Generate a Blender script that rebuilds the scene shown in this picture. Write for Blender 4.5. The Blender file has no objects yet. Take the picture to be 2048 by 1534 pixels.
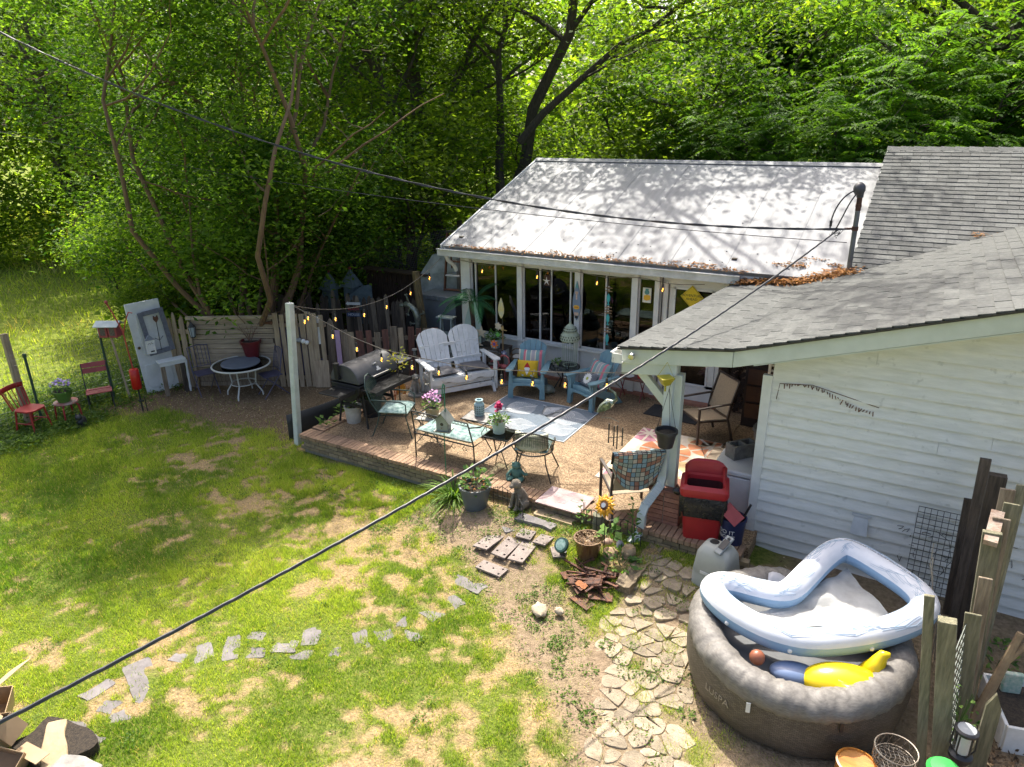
import bpy, math, random
import numpy as np
from mathutils import Vector, Matrix
random.seed(7); RNG = np.random.default_rng(7)
PI = math.pi; R_ = math.radians
sc = bpy.context.scene
COL = sc.collection
# ------------------------------------------------------------------ camera, sky, sun, exposure
CAM_H = 5.2
cam = bpy.data.cameras.new('camera'); cam.sensor_width = 36.0; cam.lens = 24.96; cam.clip_end = 900; cam.clip_start = .05
co = bpy.data.objects.new('camera', cam); COL.objects.link(co)
cr = Vector((.86292884, .50517143, -.01247586)); cd = Vector((.16541114, -.30571005, -.93764627)); cf = Vector((-.4774861, .80705836, -.347367))
co.matrix_world = Matrix(((cr.x, -cd.x, -cf.x, 0), (cr.y, -cd.y, -cf.y, 0), (cr.z, -cd.z, -cf.z, CAM_H), (0, 0, 0, 1)))
sc.camera = co
SUN = Vector((.355, -.462, -.812)).normalized()
w = bpy.data.worlds.new('World'); sc.world = w; w.use_nodes = True
wn = w.node_tree.nodes; wl = w.node_tree.links
sky = wn.new('ShaderNodeTexSky'); sky.sky_type = 'NISHITA'; sky.sun_disc = False
sky.sun_elevation = math.asin(-SUN.z); sky.sun_rotation = math.atan2(-SUN.x, -SUN.y)
sky.air_density = .75; sky.dust_density = 6.0; sky.ozone_density = .6
bg = wn['Background']; bg.inputs['Strength'].default_value = .15
wl.new(sky.outputs[0], bg.inputs['Color'])
sl = bpy.data.lights.new('sun', 'SUN'); sl.energy = 3.5; sl.angle = R_(.55); sl.color = (1, .95, .86)
so = bpy.data.objects.new('sun', sl); COL.objects.link(so)
so.rotation_euler = SUN.to_track_quat('-Z', 'Y').to_euler(); so.location = (-20, 25, 40)
sc.view_settings.view_transform = 'Standard'; sc.view_settings.look = 'None'
sc.view_settings.exposure = 1.22; sc.view_settings.gamma = 1
cy = sc.cycles
cy.use_denoising = True; cy.max_bounces = 7; cy.diffuse_bounces = 4; cy.glossy_bounces = 3; cy.transmission_bounces = 5
cy.transparent_max_bounces = 10; cy.caustics_reflective = False; cy.caustics_refractive = False; cy.sample_clamp_indirect = 6
# ------------------------------------------------------------------ helpers
def S(r, g, b, k=1.0):
    f = lambda c: (c / 255 / 12.92 if c <= 10 else ((c / 255 + .055) / 1.055) ** 2.4) * k
    return (f(r), f(g), f(b), 1)
MATS = {}
def mat(name, c1, c2=None, scale=6, rough=.6, metal=0, bump=0, bscale=None, rnd=0, stretch=None, c3=None, spec=None, coord='Object', detail=5, lo=.35, hi=.65, coat=0, spk=0, spc=(.16, .15, .12, 1)):
    if name in MATS: return MATS[name]
    m = bpy.data.materials.new(name); m.use_nodes = True; MATS[name] = m
    nt = m.node_tree; N = nt.nodes; L = nt.links; b = N['Principled BSDF']
    b.inputs['Roughness'].default_value = rough; b.inputs['Metallic'].default_value = metal
    if spec is not None: b.inputs['Specular IOR Level'].default_value = spec
    if coat: b.inputs['Coat Weight'].default_value = coat
    if c2 is None: c2 = tuple(x * .8 for x in c1[:3]) + (1,)
    tc = N.new('ShaderNodeTexCoord'); src = tc.outputs[coord]
    oi = N.new('ShaderNodeObjectInfo')
    va = N.new('ShaderNodeVectorMath'); va.operation = 'ADD'
    vm = N.new('ShaderNodeVectorMath'); vm.operation = 'SCALE'; vm.inputs['Scale'].default_value = 17.
    L.new(oi.outputs['Random'], vm.inputs[0]); L.new(src, va.inputs[0]); L.new(vm.outputs[0], va.inputs[1]); src = va.outputs[0]
    if stretch:
        mp = N.new('ShaderNodeMapping'); mp.inputs['Scale'].default_value = stretch; L.new(src, mp.inputs[0]); src = mp.outputs[0]
    n = N.new('ShaderNodeTexNoise'); n.inputs['Scale'].default_value = scale; n.inputs['Detail'].default_value = detail; n.inputs['Roughness'].default_value = .62; L.new(src, n.inputs['Vector'])
    r = N.new('ShaderNodeValToRGB'); e = r.color_ramp.elements
    e[0].position = lo; e[0].color = c2; e[1].position = hi; e[1].color = c1
    if c3: x = e.new((lo + hi) / 2); x.color = c3
    L.new(n.outputs[0], r.inputs[0]); out = r.outputs[0]
    if spk:
        sn = N.new('ShaderNodeTexNoise'); sn.inputs['Scale'].default_value = spk; sn.inputs['Detail'].default_value = 3; L.new(va.outputs[0], sn.inputs['Vector'])
        sr = N.new('ShaderNodeValToRGB'); sr.color_ramp.elements[0].position = .63; sr.color_ramp.elements[0].color = (0, 0, 0, 1); sr.color_ramp.elements[1].position = .74; sr.color_ramp.elements[1].color = (.8, .8, .8, 1); L.new(sn.outputs[0], sr.inputs[0])
        sm = N.new('ShaderNodeMixRGB'); sm.inputs[2].default_value = spc; L.new(sr.outputs[0], sm.inputs[0]); L.new(out, sm.inputs[1]); out = sm.outputs[0]
    if rnd:
        h = N.new('ShaderNodeHueSaturation'); mr = N.new('ShaderNodeMapRange'); mr.inputs[3].default_value = 1 - rnd; mr.inputs[4].default_value = 1 + rnd
        L.new(oi.outputs['Random'], mr.inputs[0]); L.new(mr.outputs[0], h.inputs['Value']); L.new(out, h.inputs['Color']); out = h.outputs[0]
    L.new(out, b.inputs['Base Color'])
    if bump:
        n2 = N.new('ShaderNodeTexNoise'); n2.inputs['Scale'].default_value = bscale or scale * 4; n2.inputs['Detail'].default_value = 4; L.new(src, n2.inputs['Vector'])
        bp = N.new('ShaderNodeBump'); bp.inputs['Strength'].default_value = bump; bp.inputs['Distance'].default_value = .02
        L.new(n2.outputs[0], bp.inputs['Height']); L.new(bp.outputs[0], b.inputs['Normal'])
    return m
def emit(name, c, s):
    if name in MATS: return MATS[name]
    m = mat(name, c, c); b = m.node_tree.nodes['Principled BSDF']
    b.inputs['Emission Color'].default_value = c; b.inputs['Emission Strength'].default_value = s
    return m
def glass(name, tint=(.8, .85, .85, 1), refl=1.0, rough=.02):
    if name in MATS: return MATS[name]
    m = bpy.data.materials.new(name); m.use_nodes = True; MATS[name] = m
    N = m.node_tree.nodes; L = m.node_tree.links; N.remove(N['Principled BSDF'])
    t = N.new('ShaderNodeBsdfTransparent'); t.inputs[0].default_value = tint
    g = N.new('ShaderNodeBsdfGlossy'); g.inputs['Roughness'].default_value = rough
    f = N.new('ShaderNodeFresnel'); f.inputs[0].default_value = 1.5
    nz = N.new('ShaderNodeTexNoise'); nz.inputs['Scale'].default_value = 1.3; bp = N.new('ShaderNodeBump'); bp.inputs['Strength'].default_value = .04; L.new(nz.outputs[0], bp.inputs['Height']); L.new(bp.outputs[0], g.inputs['Normal'])
    mu = N.new('ShaderNodeMath'); mu.operation = 'MULTIPLY'; mu.inputs[1].default_value = refl; L.new(f.outputs[0], mu.inputs[0])
    x = N.new('ShaderNodeMixShader'); L.new(mu.outputs[0], x.inputs[0]); L.new(t.outputs[0], x.inputs[1]); L.new(g.outputs[0], x.inputs[2])
    L.new(x.outputs[0], N['Material Output'].inputs[0])
    return m
def vec(*a): return Vector(a[0] if len(a) == 1 else a)
def rot(rx=0, ry=0, rz=0): return Matrix.Rotation(rz, 3, 'Z') @ Matrix.Rotation(ry, 3, 'Y') @ Matrix.Rotation(rx, 3, 'X')
class MB:
    def __init__(s): s.v = []; s.f = []
    def add(s, vs, fs):
        n = len(s.v); s.v += [tuple(v) for v in vs]; s.f += [tuple(i + n for i in f) for f in fs]; return s
    def box(s, c, d, rz=0, rx=0, ry=0):
        m = rot(rx, ry, rz); c = Vector(c); h = [x / 2 for x in d]
        vs = [c + m @ Vector((a * h[0], b * h[1], e * h[2])) for a in (-1, 1) for b in (-1, 1) for e in (-1, 1)]
        return s.add(vs, [(0, 1, 3, 2), (4, 6, 7, 5), (0, 4, 5, 1), (2, 3, 7, 6), (0, 2, 6, 4), (1, 5, 7, 3)])
    def bar(s, a, b, w_, h_, up=(0, 0, 1)):
        a = Vector(a); b = Vector(b); d = (b - a).normalized(); up = Vector(up)
        sd = d.cross(up)
        if sd.length < 1e-3: sd = d.cross(Vector((1, 0, 0)))
        sd.normalize(); u = sd.cross(d)
        vs = [p + sd * (i * w_ / 2) + u * (j * h_ / 2) for p in (a, b) for i in (-1, 1) for j in (-1, 1)]
        return s.add(vs, [(0, 1, 3, 2), (4, 6, 7, 5), (0, 4, 5, 1), (2, 3, 7, 6), (0, 2, 6, 4), (1, 5, 7, 3)])
    def tube(s, pts, r, n=6, closed=False, cap=True, flat=1.0):
        P = [Vector(p) for p in pts]; k = len(P); rr = r if isinstance(r, (list, tuple)) else [r] * k
        vs = []; u = None
        for i in range(k):
            a = P[(i - 1) % k] if (closed or i > 0) else P[i]; b = P[(i + 1) % k] if (closed or i < k - 1) else P[i]
            d = (b - a)
            d = d.normalized() if d.length > 1e-9 else Vector((0, 0, 1))
            if u is None:
                u = d.cross(Vector((0, 0, 1)))
                if u.length < .05: u = d.cross(Vector((0, 1, 0)))
                u.normalize()
            else:
                u = u - d * u.dot(d)
                if u.length < 1e-4: u = d.orthogonal()
                u.normalize()
            w_ = d.cross(u)
            for j in range(n):
                t = 2 * PI * j / n; vs.append(P[i] + u * (math.cos(t) * rr[i]) + w_ * (math.sin(t) * rr[i] * flat))
        fs = []
        for i in range(k if closed else k - 1):
            for j in range(n):
                a = i * n + j; b = i * n + (j + 1) % n; c = ((i + 1) % k) * n + (j + 1) % n; d = ((i + 1) % k) * n + j; fs.append((a, b, c, d))
        if cap and not closed: fs += [tuple(range(n - 1, -1, -1)), tuple(range((k - 1) * n, k * n))]
        return s.add(vs, fs)
    def lathe(s, prof, n=16, c=(0, 0, 0), m=None, sx=1, sy=1):
        c = Vector(c); vs = []
        for (r, z) in prof:
            for j in range(n):
                t = 2 * PI * j / n; p = Vector((r * math.cos(t) * sx, r * math.sin(t) * sy, z)); vs.append(c + (m @ p if m else p))
        fs = []
        for i in range(len(prof) - 1):
            for j in range(n): fs.append((i * n + j, i * n + (j + 1) % n, (i + 1) * n + (j + 1) % n, (i + 1) * n + j))
        if prof[0][0] > 1e-4: fs.append(tuple(range(n - 1, -1, -1)))
        if prof[-1][0] > 1e-4: fs.append(tuple(range((len(prof) - 1) * n, len(prof) * n)))
        return s.add(vs, fs)
    def ball(s, c, r, n=12, m=8, mt=None):
        r = (r, r, r) if isinstance(r, (int, float)) else r; vs = []; c = Vector(c)
        for i in range(m + 1):
            a = PI * i / m
            for j in range(n):
                t = 2 * PI * j / n; p = Vector((r[0] * math.sin(a) * math.cos(t), r[1] * math.sin(a) * math.sin(t), -r[2] * math.cos(a))); vs.append(c + (mt @ p if mt else p))
        return s.add(vs, [(i * n + j, i * n + (j + 1) % n, (i + 1) * n + (j + 1) % n, (i + 1) * n + j) for i in range(m) for j in range(n)])
    def prism(s, poly, z0, z1, m=None, o=(0, 0, 0)):
        o = Vector(o); k = len(poly)
        f = lambda p, z: o + (m @ Vector((p[0], p[1], z)) if m else Vector((p[0], p[1], z)))
        vs = [f(p, z0) for p in poly] + [f(p, z1) for p in poly]
        return s.add(vs, [tuple(range(k - 1, -1, -1)), tuple(range(k, 2 * k))] + [(i, (i + 1) % k, k + (i + 1) % k, k + i) for i in range(k)])
    def slab(s, pts, t):   # planar polygon pts (counter-clockwise seen from its front), thickened backwards by t
        P = [Vector(p) for p in pts]; n = Vector((0, 0, 0))
        for i in range(len(P)): n += (P[i] - P[0]).cross(P[(i + 1) % len(P)] - P[0])
        n.normalize(); k = len(P)
        return s.add([p - n * t for p in P] + P, [tuple(range(k - 1, -1, -1)), tuple(range(k, 2 * k))] + [(i, (i + 1) % k, k + (i + 1) % k, k + i) for i in range(k)])
    def grid(s, fn, nu, nv, t=0):
        vs = [fn(i / nu, j / nv) for i in range(nu + 1) for j in range(nv + 1)]
        fs = [(i * (nv + 1) + j, (i + 1) * (nv + 1) + j, (i + 1) * (nv + 1) + j + 1, i * (nv + 1) + j + 1) for i in range(nu) for j in range(nv)]
        return s.add(vs, fs)
    def mesh(s, name, m, ang=38):
        me = bpy.data.meshes.new(name); me.from_pydata(s.v, [], s.f); me.update()
        if m: me.materials.append(m)
        me.shade_smooth(); me.set_sharp_from_angle(angle=R_(ang))
        return me
def obj(name, mb, m, parent=None, loc=None, rz=0, bevel=0, sub=0, solid=0, label=None, kind=None, ang=38):
    me = mb.mesh(name, m, ang) if isinstance(mb, MB) else mb
    o = bpy.data.objects.new(name, me); COL.objects.link(o)
    if parent: o.parent = parent
    if loc is not None: o.location = loc
    if rz: o.rotation_euler = (0, 0, rz)
    if solid: q = o.modifiers.new('solid', 'SOLIDIFY'); q.thickness = solid; q.offset = 0
    if bevel: q = o.modifiers.new('bevel', 'BEVEL'); q.width = bevel; q.segments = 2; q.limit_method = 'ANGLE'; q.angle_limit = R_(40)
    if sub: q = o.modifiers.new('sub', 'SUBSURF'); q.levels = sub; q.render_levels = sub
    if label: o['label'] = label
    if kind: o['kind'] = kind
    return o
def tag(o, label, cat, group=None, kind=None):
    if label: o['label'] = label
    if cat: o['category'] = cat
    if group: o['group'] = group
    if kind: o['kind'] = kind
    return o
def thing(name, label, cat, loc=(0, 0, 0), rz=0, group=None, tilt=None):
    o = bpy.data.objects.new(name, None); COL.objects.link(o); o.empty_display_size = .1
    o.location = loc; o.rotation_euler = (tilt[0], tilt[1], rz) if tilt else (0, 0, rz)
    return tag(o, label, cat, group)
def single(name, mb, m, label, cat, loc=(0, 0, 0), rz=0, group=None, **k):
    return tag(obj(name, mb, m, None, loc, rz, **k), label, cat, group)
def struct(name, mb, m, **k):
    return tag(obj(name, mb, m, **k), None, None, None, 'structure')
def copy_tree(o, parent=None):
    c = o.copy(); COL.objects.link(c); c.parent = parent
    for ch in list(o.children): copy_tree(ch, c)
    return c
def text_mesh(txt, size, m, extrude=.001, align='CENTER'):
    cu = bpy.data.curves.new('lettering', 'FONT'); cu.body = txt; cu.size = size; cu.extrude = extrude; cu.align_x = align; cu.align_y = 'CENTER'; cu.resolution_u = 3
    t = bpy.data.objects.new('lettering_tmp', cu); COL.objects.link(t)
    dg = bpy.context.evaluated_depsgraph_get(); me = bpy.data.meshes.new_from_object(t.evaluated_get(dg))
    bpy.data.objects.remove(t); bpy.data.curves.remove(cu); me.materials.clear(); me.materials.append(m); me.name = 'lettering'
    return me
def arc(c, r, a0, a1, n=8, ax='xz'):
    out = []
    for i in range(n + 1):
        t = a0 + (a1 - a0) * i / n; a, b = r * math.cos(t), r * math.sin(t)
        out.append((c[0] + a, c[1], c[2] + b) if ax == 'xz' else (c[0], c[1] + a, c[2] + b) if ax == 'yz' else (c[0] + a, c[1] + b, c[2]))
    return out
def bez(a, b, c, d, n=10):
    a, b, c, d = map(Vector, (a, b, c, d))
    return [(1 - t) ** 3 * a + 3 * (1 - t) ** 2 * t * b + 3 * (1 - t) * t * t * c + t ** 3 * d for t in [i / n for i in range(n + 1)]]
# numpy noise
_G = RNG.random((64, 64))
def vnoise(x, y, s=1.0, o=0):
    x = np.asarray(x, float) * s + o * 7.31; y = np.asarray(y, float) * s + o * 3.77
    xi = np.floor(x).astype(int); yi = np.floor(y).astype(int); fx = x - xi; fy = y - yi; fx = fx * fx * (3 - 2 * fx); fy = fy * fy * (3 - 2 * fy)
    g = lambda a, b: _G[a % 64, b % 64]
    return (g(xi, yi) * (1 - fx) + g(xi + 1, yi) * fx) * (1 - fy) + (g(xi, yi + 1) * (1 - fx) + g(xi + 1, yi + 1) * fx) * fy
def fbm(x, y, s=1.0, o=0, n=4):
    a = 0; t = 0; k = 1.0
    for i in range(n): a = a + k * vnoise(x, y, s * 2 ** i, o + i); t += k; k *= .55
    return a / t
def sstep(a, b, x): t = np.clip((np.asarray(x, float) - a) / (b - a), 0, 1); return t * t * (3 - 2 * t)
def np_mesh(name, V, F, m, smooth=False, col=None):
    me = bpy.data.meshes.new(name); V = np.asarray(V, np.float32); F = np.asarray(F, np.int32); k = F.shape[1]
    me.vertices.add(len(V)); me.vertices.foreach_set('co', V.ravel()); me.loops.add(F.size); me.loops.foreach_set('vertex_index', F.ravel())
    me.polygons.add(len(F)); me.polygons.foreach_set('loop_start', np.arange(0, F.size, k, dtype=np.int32)); me.polygons.foreach_set('loop_total', np.full(len(F), k, np.int32))
    if smooth: me.polygons.foreach_set('use_smooth', np.ones(len(F), bool))
    me.update(calc_edges=True)
    if col is not None:
        a = me.attributes.new('tint', 'FLOAT', 'POINT'); a.data.foreach_set('value', np.asarray(col, np.float32).ravel())
    me.materials.append(m)
    return me
# ------------------------------------------------------------------ materials used everywhere
white_paint = mat('white_paint', (.80, .80, .77, 1), (.66, .66, .62, 1), 5, .5, bump=.05, spk=9, spc=(.4, .39, .34, 1))
mint_trim = mat('mint_trim', (.58, .635, .57, 1), (.5, .555, .49, 1), 3, .55, bump=.04)
black_iron = mat('black_iron', (.03, .035, .032, 1), (.05, .05, .045, 1), 20, .5, .4)
green_iron = mat('green_iron', (.035, .07, .06, 1), (.06, .085, .07, 1), 20, .5, .3)
black_plastic = mat('black_plastic', (.02, .02, .022, 1), (.035, .035, .035, 1), 8, .45)
grey_wood = mat('grey_wood', (.27, .215, .15, 1), (.14, .105, .072, 1), 4, .85, bump=.35, rnd=.22, stretch=(9, 9, .9), bscale=6)
dark_wood = mat('dark_wood', (.105, .08, .058, 1), (.045, .035, .026, 1), 4, .85, bump=.35, rnd=.3, stretch=(9, 9, .9), bscale=6)
tan_wood = mat('tan_wood', (.42, .33, .22, 1), (.27, .2, .13, 1), 4, .8, bump=.25, rnd=.15, stretch=(7, 7, .8), bscale=6)
tan_wood_h = mat('tan_wood_horizontal', (.42, .34, .24, 1), (.26, .2, .14, 1), 4, .8, bump=.3, rnd=.18, stretch=(.8, 7, 7), bscale=6)
red_wood = mat('red_wood', (.2, .085, .06, 1), (.11, .055, .04, 1), 4, .8, bump=.3, rnd=.2, stretch=(7, 7, .8), bscale=6)
soil_mat = mat('potting_soil', (.06, .045, .03, 1), (.02, .016, .012, 1), 40, .95, bump=.6)
stone_grey = mat('stone_grey', (.33, .31, .28, 1), (.2, .19, .17, 1), 9, .85, bump=.3)
brick_red = mat('brick_red', (.36, .17, .11, 1), (.26, .12, .08, 1), 14, .85, bump=.3, rnd=.25)
brick_tan = mat('brick_tan', (.29, .22, .13, 1), (.19, .15, .09, 1), 14, .88, bump=.35, rnd=.28)
mortar = mat('mortar', (.3, .27, .22, 1), (.2, .18, .15, 1), 20, .95, bump=.3)
terracotta_dark = mat('oxblood_glaze', (.14, .015, .02, 1), (.09, .012, .015, 1), 6, .3)
rust = mat('rusty_iron', (.17, .07, .035, 1), (.06, .035, .03, 1), 18, .7, .3, bump=.4, rnd=.35)
def leafmat(name, base, tip, trans=.45, rough=.62, dark=None):
    if name in MATS: return MATS[name]
    m = bpy.data.materials.new(name); m.use_nodes = True; MATS[name] = m
    N = m.node_tree.nodes; L = m.node_tree.links; b = N['Principled BSDF']; b.inputs['Roughness'].default_value = rough; b.inputs['Specular IOR Level'].default_value = .2
    at = N.new('ShaderNodeAttribute'); at.attribute_name = 'tint'
    r = N.new('ShaderNodeValToRGB'); e = r.color_ramp.elements; e[0].color = base; e[1].color = tip
    if dark: e[1].position = .8; q = e.new(1.0); q.color = dark
    L.new(at.outputs['Fac'], r.inputs[0])
    oi = N.new('ShaderNodeObjectInfo'); h = N.new('ShaderNodeHueSaturation'); mr = N.new('ShaderNodeMapRange'); mr.inputs[3].default_value = .85; mr.inputs[4].default_value = 1.15
    L.new(oi.outputs['Random'], mr.inputs[0]); L.new(mr.outputs[0], h.inputs['Value']); L.new(r.outputs[0], h.inputs['Color'])
    L.new(h.outputs[0], b.inputs['Base Color'])
    t = N.new('ShaderNodeBsdfTranslucent'); g = N.new('ShaderNodeMixRGB'); g.blend_type = 'MULTIPLY'; g.inputs[0].default_value = 1; g.inputs[2].default_value = (2.3, 2.4, .8, 1)
    L.new(h.outputs[0], g.inputs[1]); L.new(g.outputs[0], t.inputs[0])
    x = N.new('ShaderNodeMixShader'); x.inputs[0].default_value = trans; L.new(b.outputs[0], x.inputs[1]); L.new(t.outputs[0], x.inputs[2]); L.new(x.outputs[0], N['Material Output'].inputs[0])
    return m
# ================================================================== ground
PZ = .30                                                  # patio surface
def polydist(x, y, pts):
    d = np.full(np.shape(x), 1e9)
    for (ax, ay), (bx, by) in zip(pts[:-1], pts[1:]):
        t = np.clip(((x - ax) * (bx - ax) + (y - ay) * (by - ay)) / ((bx - ax) ** 2 + (by - ay) ** 2), 0, 1)
        d = np.minimum(d, np.hypot(x - ax - t * (bx - ax), y - ay - t * (by - ay)))
    return d
def inpoly(x, y, poly):
    x = np.asarray(x, float); y = np.asarray(y, float); r = np.zeros(np.shape(x), bool); k = len(poly)
    for i in range(k):
        (ax, ay), (bx, by) = poly[i], poly[(i + 1) % k]
        c = ((ay > y) != (by > y)) & (x < (bx - ax) * (y - ay) / (by - ay + 1e-12) + ax); r ^= c
    return r
def gz(x, y):
    x = np.asarray(x, float); y = np.asarray(y, float)
    r = sstep(-6.2, -4.6, x) * sstep(5.9, 7.3, y) * .17 * (1 - sstep(-1.9, -1.0, x) * .6)
    near = sstep(-15, -13.5, x)
    return r + (fbm(x, y, .7, 5) - .5) * .10 * near * (1 - sstep(6.9, 7.4, y)) + (fbm(x, y, 3, 9, 2) - .5) * .025 * near
G = lambda x, y: float(gz(x, y))
SOIL = [(-5.3, 7.0), (-4.4, 6.75), (-3.45, 6.0), (-2.6, 5.45), (-1.9, 4.9), (-1.55, 4.2)]
FLAG = [(-2.5, 7.3), (-2.42, 6.5), (-2.38, 5.7), (-2.08, 4.95), (-1.82, 4.24), (-1.6, 3.5), (-.75, 3.5), (-.9, 4.4), (-1.2, 5.0), (-1.3, 5.6), (-1.45, 6.4), (-1.85, 7.2)]
PATIO = [(-8.62, 7.5), (-1.25, 7.5), (-1.25, 12.4), (-8.75, 12.4)]
def masks(x, y):
    n1 = fbm(x, y, 1.0, 1); n2 = fbm(x, y, 3.2, 2, 4)
    n3 = fbm(x, y, 9.5, 6, 2); v = n1 * .34 + n2 * .33 + n3 * .33
    thr = .445 - .05 * sstep(-7.5, -10.5, x) + .09 * sstep(2.2, .0, np.hypot((x + 5.0) / 1.6, y - 6.3)) + .02 * sstep(4.6, 3.0, y)
    g = sstep(-.055, .045, v - thr)
    soil = 1 - sstep(.30, .58, polydist(x, y, SOIL) + (n2 - .5) * .3)
    pool = 1 - sstep(1.0, 1.5, np.hypot(x + .5, y - 6.1) + (n2 - .5) * .6)
    yard = sstep(-1.3, -.6, x) * sstep(3.0, 4.2, y)
    flag = inpoly(x, y, FLAG) * .9
    bare = np.maximum(np.maximum(soil, flag), np.maximum(pool, yard))
    mulch = sstep(-.25, .25, (y - np.interp(x, [-13.4, -12.2, -9.4, -8.5], [6.9, 7.45, 7.9, 7.9])) + (n2 - .5) * .9) * sstep(-13.8, -13.3, x) * (1 - sstep(-8.5, -8.2, x))
    far = 1 - sstep(-14.2, -13.6, x)
    g = g * (1 - bare * .93) * (1 - mulch * .97)
    g = np.maximum(g, far)
    return g, bare, mulch, far
def axis(a, b, step, lo, hi):
    mid = list(np.arange(a, b + step / 2, step)); l = []; h = []; d = step; p = a
    while p > lo: d *= 1.22; p -= d; l.append(p)
    d = step; p = b
    while p < hi: d *= 1.22; p += d; h.append(p)
    return np.array(l[::-1] + mid + h)
xs = axis(-15.5, 2.2, .065, -700, 700); ys = axis(1.0, 13.0, .065, -700, 700)
X, Y = np.meshgrid(xs, ys, indexing='ij'); Z = gz(X, Y)
V = np.stack([X, Y, Z], -1).reshape(-1, 3); ny = len(ys)
ii = np.arange(len(xs) - 1)[:, None] * ny + np.arange(ny - 1)[None, :]
F = np.stack([ii, ii + ny, ii + ny + 1, ii + 1], -1).reshape(-1, 4)
gm = bpy.data.materials.new('ground_soil_grass'); gm.use_nodes = True
def ground_mat(m):
    N = m.node_tree.nodes; L = m.node_tree.links; b = N['Principled BSDF']; b.inputs['Roughness'].default_value = .95; b.inputs['Specular IOR Level'].default_value = .1
    tc = N.new('ShaderNodeTexCoord')
    def ramp(sc_, cols, det=6):
        n = N.new('ShaderNodeTexNoise'); n.inputs['Scale'].default_value = sc_; n.inputs['Detail'].default_value = det; n.inputs['Roughness'].default_value = .65; L.new(tc.outputs['Object'], n.inputs['Vector'])
        r = N.new('ShaderNodeValToRGB'); e = r.color_ramp.elements
        for i, (p, c) in enumerate(cols):
            x = e[i] if i < 2 else e.new(p)
            x.position = p; x.color = c
        L.new(n.outputs[0], r.inputs[0]); return r.outputs[0]
    def at(nm): a = N.new('ShaderNodeAttribute'); a.attribute_name = nm; return a.outputs['Fac']
    def mix(f, a, b_):
        x = N.new('ShaderNodeMixRGB'); L.new(f, x.inputs[0]); L.new(a, x.inputs[1]); L.new(b_, x.inputs[2]); return x.outputs[0]
    straw = ramp(26, [(.3, (.15, .115, .06, 1)), (.7, (.42, .30, .155, 1)), (.5, (.31, .225, .115, 1))])
    soil = ramp(18, [(.3, (.15, .11, .072, 1)), (.72, (.33, .25, .17, 1)), (.5, (.25, .185, .12, 1))])
    green = ramp(22, [(.3, (.06, .095, .014, 1)), (.7, (.2, .23, .045, 1)), (.5, (.125, .16, .028, 1))])
    mul = ramp(40, [(.3, (.06, .04, .022, 1)), (.7, (.34, .25, .15, 1)), (.5, (.18, .125, .07, 1))])
    mead = ramp(5, [(.35, (.10, .15, .02, 1)), (.65, (.25, .28, .05, 1))])
    c = mix(at('bare'), straw, soil); c = mix(at('grass'), c, green); c = mix(at('mulch'), c, mul); c = mix(at('far'), c, mead)
    L.new(c, b.inputs['Base Color'])
    n = N.new('ShaderNodeTexNoise'); n.inputs['Scale'].default_value = 45; n.inputs['Detail'].default_value = 6; L.new(tc.outputs['Object'], n.inputs['Vector'])
    bp = N.new('ShaderNodeBump'); bp.inputs['Strength'].default_value = .8; bp.inputs['Distance'].default_value = .03; L.new(n.outputs[0], bp.inputs['Height']); L.new(bp.outputs[0], b.inputs['Normal'])
ground_mat(gm)
me = np_mesh('ground', V, F, gm, True)
g_, b_, m_, f_ = masks(V[:, 0], V[:, 1])
for nm, arr in (('grass', g_), ('bare', b_), ('mulch', m_), ('far', f_)):
    a = me.attributes.new(nm, 'FLOAT', 'POINT'); a.data.foreach_set('value', np.asarray(arr, np.float32))
ground = tag(obj('ground', me, None), None, None, None, 'structure')
# ---- leaf / blade arrays
def rand_unit(n): v = RNG.normal(size=(n, 3)); return v / np.linalg.norm(v, axis=1, keepdims=True)
def leafquads(C, D, Nn, ln, wd, fold=.18):
    D = D / np.linalg.norm(D, axis=1, keepdims=True); Sd = np.cross(D, Nn); Sd /= np.linalg.norm(Sd, axis=1, keepdims=True) + 1e-9; U = np.cross(Sd, D)
    ln = np.asarray(ln)[:, None]; wd = np.asarray(wd)[:, None]
    a = C; b = C + D * ln * .5 + Sd * wd * .5 + U * wd * fold; c = C + D * ln; d = C + D * ln * .5 - Sd * wd * .5 + U * wd * fold
    V = np.stack([a, b, c, d], 1).reshape(-1, 3); F = np.arange(len(V)).reshape(-1, 4); return V, F
def blades(P, h, wd, lean):
    n = len(P); t = RNG.random(n) * 2 * PI; l = RNG.normal(size=n) * lean
    s = np.stack([np.cos(t), np.sin(t), 0 * t], 1) * wd[:, None] * .5; u = np.stack([-np.sin(t) * l, np.cos(t) * l, 1 + 0 * t], 1) * h[:, None]
    u[:, :2] += RNG.normal(size=(n, 2)) * h[:, None] * .35
    V = np.stack([P - s, P + s, P + u], 1).reshape(-1, 3); return V, np.arange(len(V)).reshape(-1, 3)
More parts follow.
